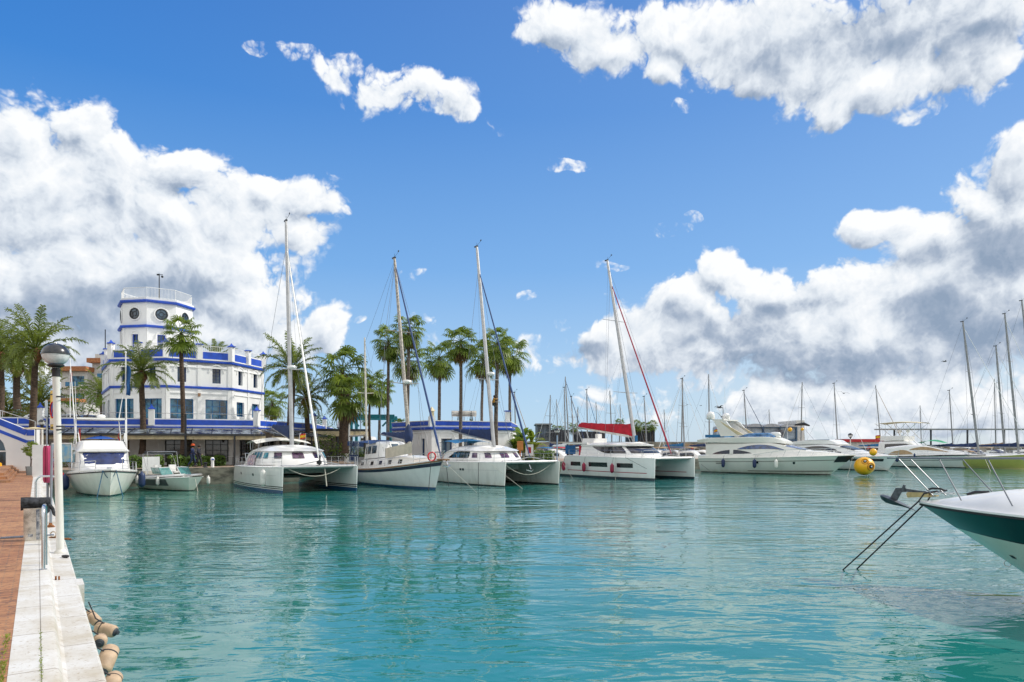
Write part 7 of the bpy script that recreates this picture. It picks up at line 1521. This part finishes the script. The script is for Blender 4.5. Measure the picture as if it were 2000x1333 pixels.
# the near lamp post stands on the outer ledge
lp = AB(0, 0); Zl = 1.85*FPX/(1080-HY); q = P(118, Zl, QZ-.15)
lampH = zat(669, Zl)-(QZ-.15)
L1 = lamp(q, lampH, .205, 'white lamp post with black-capped globe on the near quay edge, with yellow signs strapped on', rpost=.06); L1.rotation_euler = (0, radians(-1.4), 0)
q2 = P(82, 45, QZ); lamp(q2, zat(819, 45)-QZ, .2, 'small distant globe lamp left of the near lamp post', rpost=.08)
lamp(P(1088, 73.5, QZ), zat(836, 73.5)-QZ, .3, 'globe lamp on a blue and white post between the two right catamarans', rpost=.07, post=M('blue_lamp_post', (.25, .38, .55), .5))
lamp(P(1661, 118, QZ), zat(846, 118)-QZ, .4, 'far black-topped globe lamp behind the black-windowed motor yacht', rpost=.09)
# yellow signs strapped on the lamp post
sg = thing('parking_sign', 'yellow upright sign strapped on the near lamp post, seen nearly edge-on', 'sign', (q.x, q.y, q.z), radians(0))
dr = V((-.62, -.78, 0)).normalized(); c0 = V((0, 0, 0)); zt_, zb_ = zat(762, Zl)-q.z, zat(856, Zl)-q.z; dv = V((-.777, .629, 0)); wS = .28
def sgp(u, z, k=0): n_ = V((dv.y, -dv.x, 0)); n_ = -n_ if n_.y > 0 else n_; return V((-.055, -.02, 0))+dv*u*1.0+n_*k+V((0, 0, z))
YS = M('sign_yellow', (.72, .50, .05), .5, var=.1, vscale=6); zs_ = [zt_, zt_-.66, zt_-.68, zb_]
m_ = MB(); m_.bar(sgp(wS/2, zb_+.14), sgp(wS/2, zt_), wS, .012, up=dv.cross(V((0, 0, 1)))); m_.build('board', YS, sg, 0)
m_ = MB(); m_.bar(sgp(wS/2, zb_+.24, .012), sgp(wS/2, zb_+.34, .012), wS, .004, up=dv.cross(V((0, 0, 1)))); m_.build('white_band', M('sign_white', (.75, .7, .6), .5), sg, 0)
m_ = MB(); nn_ = V((dv.y, -dv.x, 0)); nn_ = -nn_ if nn_.y > 0 else nn_; m_.lathe([(.001, .004), (.10, .004), (.10, 0)], sgp(wS/2, zt_-.34, .008), 24, nn_, cap=False); m_.v = [tuple(sgp(wS/2, zt_-.34)+(V(v)-sgp(wS/2, zt_-.34))*1.0+V((0, 0, (v[2]-(zt_-.34))*.35))) for v in m_.v]; m_.build('blue_disc', M('sign_blue', (.02, .06, .32), .5), sg, 30)
m_ = MB(); m_.tube([sgp(wS/2, zt_-.34, .014)+dv*.1*cos(a*pi/12)+V((0, 0, .135*sin(a*pi/12))) for a in range(25)], .012, 5, cap=False); m_.bar(sgp(wS/2-.06, zt_-.25, .014), sgp(wS/2+.06, zt_-.43, .014), .02, .006, up=nn_); m_.build('red_ring', M('flag_red', (.6, .01, .015), .7), sg, 40)
m_ = MB(); [m_.bar(sgp(.03, zt_-.07-.0*k, .012), sgp(wS-.03, zt_-.07, .012), .02, .004, up=nn_) for k in (0,)]; [m_.bar(sgp(.04+.045*k, zb_+.2, .012), sgp(.04+.045*k, zb_+.16, .012), .014, .004, up=nn_) for k in range(5)]; m_.build('black_marks', BLACK, sg, 0)
for k, z in enumerate((zt_-.12, zb_+.2, zat(840, Zl)-q.z)): m_ = MB(); m_.lathe([(.066, -.012), (.068, 0), (.066, .012)], (0, 0, z), 20, cap=False); m_.build('strap', DARKM, sg)
# ================================================================ near quay furniture
def onq(px, py, z=QZ): Z = (EYE-z)*FPX/(py-HY); return P(px, Z, z)
ql = YAW+pi      # direction of A
# stainless ladder rails
def ladderrail(p0, p1, h, r, label):
    t = thing('ladder_rail', label, 'handrail', p0, 0, 'stainless quay ladder rails'); d = V(p1)-V(p0); m_ = MB(); k = .14
    pts = [V((0, 0, -.05)), V((0, 0, h-k))]+[d.normalized()*k*(1-cos(a*pi/10))+V((0, 0, h-k+k*sin(a*pi/10))) for a in range(1, 6)]+[d-d.normalized()*k*(1-sin(a*pi/10)) + V((0, 0, h-k+k*cos(a*pi/10))) for a in range(0, 6)]+[d+V((0, 0, -.9))]
    m_.tube(pts, r, 10); m_.build('rail', STEEL, t, 60); m_ = MB(); m_.lathe([(r*2, 0), (r*2, .01), (r, .015)], (0, 0, 0), 12); m_.build('foot_plate', STEEL, t)
pa = onq(84.5, 1113, QZ); ladderrail(pa, pa+A*.42+B*.03, .86, .022, 'near stainless ladder rail at the quay edge, closest to the camera')
pb = onq(69.5, 1003, QZ); ladderrail(pb, pb+B*.46, .92, .024, 'far stainless ladder rail arch behind the wrapped pedestal')
# service pedestal with black cloth
pd = onq(66, 1057, QZ); t = thing('service_pedestal', 'reflective stainless service pedestal with black cloth wrapped over its top', 'pedestal', pd, atan2(B.y, B.x))
m_ = MB(); m_.box((0, .12, .29), (.30, .22, .58)); m_.build('body', M('brushed_steel', (.60, .56, .50), .18, 1, var=.25, vscale=5), t, 0)
m_ = MB(); m_.bar((.06, 0, .02), (.06, 0, .56), .05, .02, up=(0, 1, 0)); m_.box((-.05, 0.003, .1), (.07, .01, .05)); m_.build('cable_duct', M('worn_black_strip', (.04, .05, .07), .5, var=.9, vscale=14, col2=(.4, .4, .4)), t, 0)
rnd = random.Random(5); m_ = MB(); rings = []
for k in range(7):
    u = k/6; rings.append([V((-.19+.44*u+.0*sin(a), .12+(.17-.05*u)*cos(a*2*pi/14)+rnd.uniform(-.008, .008), .66+.02*u+(.115-.04*u)*sin(a*2*pi/14)+rnd.uniform(-.01, .01))) for a in range(14)])
m_.loft(rings); m_.tube([(.22, .05, .63), (.28, .0, .55), (.30, -.03, .46), (.33, -.02, .42)], [.04, .03, .025, .012], 7); m_.tube([(.2, .02, .6), (.22, -.02, .52), (.19, -.04, .48)], [.03, .022, .01], 6); m_.build('black_cloth', M('black_cloth', (.035, .038, .045), .85, var=.5, vscale=9, bump=.9, bscale=25), t, 60)
# grate across the bricks
ga = onq(2, 1052, QZ+.004); t = thing('drain_cover', 'two grey ribbed metal cover plates set in the brick paving', 'drain cover', ga, atan2(B.y, B.x))
for k in range(2):
    m_ = MB(); m_.box((-.28+k*.53, 0, .008), (.52, .17, .016)); [m_.box((-.28+k*.53-.24+.035*j, 0, .018), (.012, .16, .008)) for j in range(15)]; m_.build('plate', M('grey_grate', (.20, .22, .25), .5, .5, var=.15, vscale=8), t, 0)
m_ = MB(); m_.box((.62, 0, .006), (.36, .16, .01)); m_.build('side_plate', M('grey_grate', (.20, .22, .25), .5, .5, var=.15, vscale=8), t, 0)
# grey pole with rusty foot
pg = onq(98.8, 1030, QZ-.15); t = thing('steel_pole', 'grey galvanised pole with a rusty foot on the quay ledge', 'pole', pg); m_ = MB(); m_.tube([(0, 0, 0), (.03, 0, zat(868, pg.y)-pg.z)], .026, 10); m_.build('pole', M('galvanised_pole', (.30, .32, .36), .5, .5, var=.1), t); m_ = MB(); m_.lathe([(.09, 0), (.07, .03), (.035, .06), (.03, .1)], (0, 0, 0), 12); m_.build('rusty_foot', M('rust', (.30, .11, .03), .9, var=.4, vscale=12, bump=.5), t)
ph_ = onq(92, 985, QZ-.15); t = thing('sign_pole', 'thin grey pole with a narrow edge-on sign at its top, left of the lamp post', 'sign', ph_); hh = zat(781, ph_.y)-ph_.z; m_ = MB(); m_.tube([(0, 0, 0), (-.02, 0, hh)], .022, 8); m_.build('pole', M('galvanised_pole', (.30, .32, .36), .5, .5, var=.1), t); m_ = MB(); m_.box((-.02, 0, hh-.28), (.05, .42, .5)); m_.v = [tuple(Matrix.Rotation(radians(31), 3, 'Z')@V(v)) for v in m_.v]; m_.build('plate', M('sign_back', (.42, .46, .50), .5, .3), t, 0)
# red life-ring housing on the pole: two curved red shells closed on each other
pr_ = P(94, ph_.y-.25, 0); t = thing('lifebuoy_case', 'tall faded crimson lifebuoy case on the pole beside the lamp post', 'lifebuoy case', (pr_.x, pr_.y, zat(943, pr_.y)), radians(8)); hC = (943-871)/FPX*pr_.y; wC = 12/FPX*pr_.y
CR = M('faded_crimson', (.42, .03, .10), .4, var=.2, vscale=3, stretch=(1, 1, .3), coat=.2)
for sd in (-1, 1):
    m_ = MB(); prof = [(0, .0), (.5, .0), (.88, .06), (1, .16), (1, .84), (.88, .94), (.5, 1), (0, 1)]
    m_.loft([[V((sd*(.008+wC*.47*a*(1-.25*abs(k-1))), (k-1)*.16, hC*b)) for a, b in prof] for k in (0, .5, 1, 1.5, 2)]); m_.build('shell', CR, t, 30)
m_ = MB(); m_.tube([(0, 0, -.02-(zat(943, pr_.y)-(QZ-.1))), (0, 0, .1)], .02, 8); m_.build('post', DARKM, t)
# white pillar at the far end of the edge
pw_ = onq(79, 931, QZ); t = tag(MB().box((pw_.x, pw_.y, QZ+.85), (.62, .45, 1.75), .25).build('white_pillar', WHITE, smooth=0), 'plain white masonry pillar at the far end of the quay edge', 'pillar')
m_ = MB(); 
# mooring ring, hook, ledge bits
pm = onq(103.5, 1051, QZ-.15); t = thing('mooring_ring', 'rusty mooring ring on the ledge just behind the lamp post', 'mooring ring', pm+V((0, 0, .0))); RUST = M('rust', (.30, .11, .03), .9); m_ = MB(); m_.tube([(.055*cos(a*pi/8), .01, .07+.055*sin(a*pi/8)) for a in range(17)], .012, 6, cap=False); m_.build('ring', M('stained_steel', (.5, .42, .32), .5, .6), t); m_ = MB(); m_.box((0, .02, .01), (.12, .1, .02)); m_.build('plate', RUST, t, 0)
pn_ = onq(128, 1056, QZ-.15); t = tag(MB().tube([(pn_.x-.1, pn_.y, pn_.z+.03), (pn_.x+.06, pn_.y, pn_.z+.03), (pn_.x+.12, pn_.y, pn_.z+.02)], [.02, .022, .012], 6).build('iron_hook', RUST), 'rusty iron hook sticking out over the water by the lamp post', 'hook')
p5 = onq(113, 1130, QZ-.15); 
t = thing('edge_cleat', 'pair of small rusty bolts on the white ledge in the foreground', 'bolts', onq(109, 1133, QZ-.15)); 
for x in (0, .045): m_ = MB(); m_.tube([(x, 0, 0), (x, 0, .05)], .012, 7); m_.build('bolt', RUST, t)
p6 = onq(128, 1090, QZ-.15); tag(MB().tube([(p6.x-.08, p6.y+.05, p6.z+.02), (p6.x, p6.y, p6.z+.02), (p6.x+.06, p6.y-.02, p6.z+.03)], [.02, .03, .02], 6).build('rope_end', ROPEK), 'dark rope end lying by the foot of the lamp post', 'rope')
# fenders hanging on the quay face
TANF = M('tan_fender', (.52, .37, .24), .6, var=.18, vscale=5, bump=.25, bscale=22); BLKE = M('fender_end', (.03, .04, .05), .6)
for i, (px, py, z, L_, r_, dd, lb) in enumerate(((181, 1207, .80, .20, .085, (.45, -.15, -.3), 'small tan fender, farthest of the fenders along the quay wall'), (207, 1230, .72, .24, .10, (.95, -.1, -.22), 'tan fender with black end pointing out over the water'), (195, 1252, .78, .10, .10, (.3, -.6, -.1), 'tan fender half hidden behind the largest one'), (209, 1288, .70, .30, .115, (.12, -.75, -.55), 'largest tan fender, hanging at the quay wall'), (219, 1334, .72, .2, .10, (.2, -.8, -.3), 'tan fender cut off by the bottom edge'))):
    q_ = onq(px, py, z); L_ *= .8; r_ *= .74; t = thing('quay_fender', lb, 'fender', q_, 0, 'old tan fenders tied along the quay wall'); ax = V(dd).normalized(); m_ = MB(); m_.lathe([(r_*.5, -L_/2-r_*.5), (r_*.85, -L_/2-r_*.25), (r_, -L_/2), (r_*1.02, 0), (r_, L_/2), (r_*.88, L_/2+r_*.25), (r_*.6, L_/2+r_*.42)], (0, 0, 0), 20, ax); m_.build('body', TANF, t, 60)
    m_ = MB(); m_.lathe([(r_*.72, L_/2+r_*.3), (r_*.62, L_/2+r_*.5), (r_*.3, L_/2+r_*.62), (.01, L_/2+r_*.66)], (0, 0, 0), 16, ax); m_.lathe([(.025, L_/2+r_*.6), (.025, L_/2+r_*.95)], (0, 0, 0), 8, ax); m_.build('end_cap', BLKE, t, 60); m_ = MB(); m_.lathe([(r_*1.035, -L_*.28), (r_*1.035, -L_*.22)], (0, 0, 0), 20, ax, cap=False); m_.tube([(0, 0, r_*.8), (-.09, -.06, .15), (-.15, -.1, QZ-.17-z)], .008, 5); m_.build('tie_rope', ROPEK, t)
# weeds along the brick edge
rnd = random.Random(9); m_ = MB()
for i in range(2600):
    a = rnd.uniform(2.4, 7.6); k = rnd.random(); b = -.20-abs(rnd.gauss(0, .03)) if k < .7 else .025+rnd.gauss(0, .006)
    dens_ = .25+.75*max(0, sin(a*2.3+.6)*.6+sin(a*5.1)*.5)
    if rnd.random() > dens_: continue
    c = AB(a, b, QZ+.004); hh = rnd.uniform(.006, .03) if k < .7 else rnd.uniform(.003, .012); ang = rnd.uniform(0, 6.3); s_ = V((cos(ang), sin(ang), 0))*.006; tip = c+V((rnd.gauss(0, .012), rnd.gauss(0, .012), hh)); m_.add([c-s_, c+s_, tip], [(0, 1, 2)])
o = m_.build('weeds', YLEAF, None, 0); o['kind'] = 'stuff'; tag(o, 'bright green weeds growing along the brick and slab joints', 'weeds')
# planters near the stair wing (raised brick platform with steps)
m_ = MB(); m_.prism(abpoly([(38.5, -12), (QA+6, -12), (QA+6, -1.0), (38.5, -1.0)]), .2, QZ+.11); m_.prism(abpoly([(39.6, -12), (QA+6, -12), (QA+6, -1.15), (39.6, -1.15)]), .2, QZ+.24); m_.prism(abpoly([(40.9, -12), (QA+6, -12), (QA+6, -1.3), (40.9, -1.3)]), .2, QZ+.37)
structure(m_.build('paved_steps', BRICK, None, 0))
zz = QZ+.0
def topiary(px, py, z, s, label, mat, potmat, seed, Z=None, pot='square'):
    q = onq(px, py, z) if Z is None else P(px, Z, z); t = thing('potted_plant', label, 'potted plant', q); rnd = random.Random(seed); m_ = MB()
    if pot == 'square': m_.lathe([(.30*s, 0), (.38*s, .62*s), (.34*s, .62*s), (.3*s, .5*s)], (0, 0, 0), 4)
    else: m_.lathe([(.2*s, 0), (.3*s, .5*s), (.33*s, .5*s), (.33*s, .56*s), (.25*s, .56*s)], (0, 0, 0), 14)
    m_.build('pot', potmat, t, 20); m_ = MB(); m_.tube([(0, 0, .4*s), (.03*s, 0, 1.0*s), (-.02*s, 0, 1.5*s)], [.05*s, .04*s, .03*s], 7); m_.tube([(0, 0, .9*s), (.2*s, .05, 1.5*s)], .02*s, 5); m_.build('stem', BARK, t)
    m_ = MB()
    for (c, r) in [((0, 0, 1.95), .42), ((-.3, 0, 1.75), .3), ((.32, .1, 1.7), .32), ((.1, -.2, 1.5), .28), ((-.1, .2, 2.2), .26), ((.25, 0, 2.1), .25)]: leafcloud(m_, rnd, V(c)*s, r*s, 240, .11*s)
    m_.build('leaves', mat, t, 0)
topiary(60, 929, QZ, .82, 'round yellow-green topiary in a square grey pot near the quay pillar', YLEAF, M('grey_pot', (.16, .17, .17), .7), 1)
topiary(20, 906, QZ+.37, 1.0, 'green potted tree in a red pot before the arched doorway', GLEAF, M('red_pot', (.25, .05, .03), .7), 2, pot='round')
t = thing('blue_planter', 'square blue planter box right of the potted tree', 'planter', onq(42, 907, QZ+.37), .3); m_ = MB(); m_.box((0, 0, .32), (.78, .7, .62)); m_.build('box', BLUE, t, 0); m_ = MB(); m_.box((0, 0, .64), (.82, .74, .05)); m_.build('rim', BLUE, t, 0); m_ = MB(); leafcloud(m_, random.Random(3), (0, 0, .85), .32, 160, .14); m_.build('leaves', GLEAF, t, 0)
t = thing('yellow_bin', 'tall rounded yellow bin behind the topiary', 'bin', onq(58.5, 908, QZ+.37)); m_ = MB(); m_.lathe([(.26, 0), (.3, .1), (.27, .9), (.3, 1.05), (.32, 1.3)], (0, 0, 0), 18); m_.build('body', YEL, t, 40); m_ = MB(); m_.lathe([(.33, 1.3), (.32, 1.42), (.24, 1.54), (.02, 1.6)], (0, 0, 0), 18); m_.build('lid', YEL, t, 40); m_ = MB(); m_.box((0, -.28, 1.2), (.3, .1, .12)); m_.build('slot', BLACK, t, 0)
t = thing('yellow_bollard', 'low yellow traffic block at the left edge on the steps', 'bollard', onq(0, 916, QZ+.2)); m_ = MB(); m_.lathe([(.22, 0), (.22, .1), (.12, .16), (.1, .35), (.02, .4)], (0, 0, 0), 12); m_.build('body', YEL, t, 40)
t = thing('flat_parasol', 'thin flat parasol roof between the palm trunk and the small lamp', 'parasol', P(70, 44, QZ)); zf = zat(838, 44)-QZ; m_ = MB(); m_.lathe([(.7, zf-.03), (.72, zf), (.05, zf+.12)], (-.05, 0, 0), 12); m_.build('canopy', CREAM, t, 20); m_ = MB(); m_.tube([(0, 0, 0), (0, 0, zf)], .03, 6); m_.build('pole', DARKM, t)
# info board, flag poles, gangplank
t = thing('map_board', 'blue information board with a white frame behind the lamp post', 'sign', P(121, 47, QZ), .2); m_ = MB(); m_.box((0, 0, 1.15), (1.15, .06, 1.2)); m_.build('panel', M('map_blue', (.10, .30, .48), .4, var=.8, vscale=3, col2=(.45, .55, .5)), t, 0); m_ = MB(); [m_.bar((x, 0, 0), (x, 0, 1.85), .06, .06) for x in (-.6, .6)]; m_.bar((-.6, 0, 1.82), (.6, 0, 1.82), .07, .09); m_.build('frame', WHITE, t, 0)
fp = P(247, 50.8, QZ); t = thing('flagpole', 'white flagpole with a drooping dark blue flag before the clubhouse', 'flagpole', fp); hh = zat(690, 50.8)-QZ; m_ = MB(); m_.tube([(0, 0, 0), (-.06, 0, hh)], [.07, .04], 8); m_.ball((-.06, 0, hh+.05), .08, 8, 6); m_.build('pole', WHITE, t)
m_ = MB(); m_.grid(lambda i, j: V((-.03+.3*i+.05*sin(j*9), .08*sin(i*6+j*4), hh-.9-2.2*j-.1*i)), 5, 10); m_.build('flag', M('eu_blue_flag', (.005, .07, .22), .8), t, 60)
t = thing('gangplank', 'white upright boarding plate on the quay edge beside the speedboat', 'gangplank', P(295, ray_a(295, QA-.25), .9), YAW+pi/2); m_ = MB(); m_.box((0, 0, .55), (1.1, .07, 1.35)); m_.build('plate', WHITE, t, 0); m_ = MB(); [m_.bar((x, .06, -.2), (x, .06, 1.2), .05, .05) for x in (-.4, .4)]; m_.build('brace', STEEL, t, 0)
t = thing('thin_flagpole', 'thin white pole with a small red flag behind the lamp post', 'flagpole', P(137, 56, QZ)); hh = zat(722, 56)-QZ; m_ = MB(); m_.tube([(0, 0, 0), (0, 0, hh)], .035, 6); m_.build('pole', WHITE, t); m_ = MB(); m_.grid(lambda i, j: V((.02+.16*i, .03*sin(i*5), hh-.25-.75*j)), 3, 5); m_.build('flag', M('flag_red', (.6, .01, .015), .7), t, 60)
# ================================================================ quay clutter
def bollard(b, label):
    t = thing('bollard', label, 'bollard', AB(QA+.32, b, QZ+.02), 0, 'mooring bollards along the quay'); m_ = MB(); m_.lathe([(.16, 0), (.15, .04), (.09, .07), (.085, .26), (.15, .32), (.16, .36), (.05, .4)], (0, 0, 0), 14); m_.build('post', M('bollard_iron', (.05, .05, .055), .5, .4), t, 40)
for b, l in ((5.6, 'iron bollard between the motor cruiser and the speedboat'), (10.4, 'iron bollard between the speedboat and the first catamaran'), (19.3, 'iron bollard between the first catamaran and the ketch'), (25.0, 'iron bollard between the ketch and the second catamaran'), (33.8, 'iron bollard right of the second catamaran stern')): bollard(b, l)
def pedestal(b, label):
    t = thing('power_pedestal', label, 'power pedestal', AB(QA+.9, b, QZ), YAW, 'white power pedestals along the quay'); m_ = MB(); m_.lathe([(.12, 0), (.11, .5), (.14, .55), (.14, .7), (.07, .78)], (0, 0, 0), 8); m_.build('body', WHITE, t, 30); m_ = MB(); m_.box((.11, 0, .62), (.08, .15, .09)); m_.build('socket_panel', BLUE, t, 0)
for b, l in ((6.9, 'white power pedestal behind the speedboat'), (11.0, 'white power pedestal left of the first catamaran'), (24.0, 'white power pedestal behind the ketch and second catamaran'), (36.5, 'white power pedestal before the blue lamp post')): pedestal(b, l)
def chair_set(px, Z, label, col):
    t = thing('cafe_table', label, 'table', P(px, Z, QZ), random.random()*3, 'cafe tables under the canopy'); m_ = MB(); m_.lathe([(.4, .72), (.4, .75)], (0, 0, 0), 16); m_.build('top', col, t, 30); m_ = MB(); m_.tube([(0, 0, 0), (0, 0, .72)], .03, 6); m_.lathe([(.25, 0), (.03, .04)], (0, 0, 0), 10); m_.build('pedestal', DARKM, t)
for i, (px, Z, l) in enumerate(((268, 54.2, 'round cafe table left of the clubhouse feather palm'), (335, 56.0, 'round cafe table between the two clubhouse palms'), (405, 57.6, 'round cafe table right of the walking couple'), (455, 58.5, 'round cafe table behind the first catamaran stern'))): chair_set(px, Z, l, WHITE if i % 2 else TEAK)
t = thing('shop_lamp', 'small black wall lamp under the canopy right of the shop windows', 'wall lamp', P(436, 60.2, zat(858, 60.2))); m_ = MB(); m_.lathe([(.06, -.3), (.1, -.25), (.1, .15), (.04, .25)], (0, 0, 0), 10); m_.build('body', BLACK, t); m_ = MB(); m_.bar((0, 0, 0), (.05, .5, 0), .05, .05); m_.build('bracket', BLACK, t, 0)
# climbing flowers on the shop wall
bush('climbing_plant', 'reddish climbing plant on the clubhouse wall between the shop windows', 'plant', P(369, 57.9, QZ), [((0, .2, 1.7), .42), ((-.2, .2, 2.2), .35), ((.2, .2, 1.1), .3), ((.3, .2, 2.3), .25)], leafmat('reddish_leaf', (.20, .12, .08), (.09, .07, .03), .3), .1, 200, [([(0, .2, 0), (.02, .2, 1.6)], [.03, .015])], 12)
bush('shrub', 'green shrub in the clubhouse corner, above the first catamaran stern', 'shrub', P(492, 61.5, QZ), [((0, 0, 1.3), .6), ((.4, 0, .8), .5), ((-.3, 0, 2.0), .4)], GLEAF, .14, 260, None, 13)
# cars parked on the upper street beside the clubhouse
def car(px, Z, z, rz, label, col):
    t = thing('parked_car', label, 'car', P(px, Z, z), rz, 'cars parked on the upper street'); CP = M('car_paint_%d' % int(col[0]*100), col, .25, var=.03, coat=.8)
    sh = Shell([(-2.0, .78, .72, .3, .75), (-1.7, .84, .8, .25, .9), (0, .86, .82, .22, .93), (1.5, .84, .76, .25, .85), (2.0, .7, .6, .35, .6)], edge=.85); sh.mesh(20, 8).build('body', CP, t, 40)
    cb = Shell([(-1.75, .70, .6, .88, .95), (-1.3, .74, .6, .88, 1.38), (-.2, .76, .62, .88, 1.45), (.5, .74, .6, .88, 1.3), (1.1, .7, .55, .86, .9)], edge=.85); cb.mesh(16, 8).build('cabin', CP, t, 40)
    for sd in (1, -1): cb.panel(-1.2, .5, .12, .55, (sd,), .01, 6).build('side_window', GLASS, t, 60)
    m_ = MB(); m_.grid(lambda i, j: cb.pt(.5+.5*j, .62+.36*(1-abs(2*i-1)), 1 if i > .5 else -1, .012), 8, 3); m_.build('windscreen', GLASS, t, 60)
    for x in (-1.25, 1.25):
        for sd in (1, -1): m_ = MB(); m_.tube([(x, sd*.68, .3), (x, sd*.88, .3)], .31, 16); w_ = m_.build('wheel', BLACK, t); m_ = MB(); m_.tube([(x, sd*.87, .3), (x, sd*.895, .3)], .18, 10); m_.build('rim', STEEL, w_)
mb = MB(); mb.box((-47, 66, QZ+1.55), (26, 14, 3.1)); structure(mb.build('upper_street', PAVE, smooth=0))
mb = MB(); mb.box((-47, 58.9, QZ+3.4), (26, .25, 1.0)); tag(mb.build('street_parapet', WALL, smooth=0), 'white parapet wall of the upper street left of the clubhouse', 'wall')
car(90, 62, QZ+3.1, .3, 'white car on the upper street just left of the lamp post', (.7, .7, .7)); car(150, 63, QZ+3.1, .1, 'silver car on the upper street behind the young green tree', (.4, .42, .45)); car(180, 64, QZ+3.1, -.1, 'dark car on the upper street against the clubhouse', (.03, .04, .07))
# mooring lines from the right-hand boats, and the thin line across the basin
for i, (a, b) in enumerate(((P(1702, 78, .9), P(1750, 70, -.05)), (P(1922, 86, 1.5), P(1935, 78, -.05)))):
    m_ = MB(); m_.tube([a, b], .02, 5); tag(m_.build('slack_line', ROPEW), ['pale line dipping into the water left of the foreground rail', 'pale line dipping into the water from the olive hull bow'][i], 'rope')
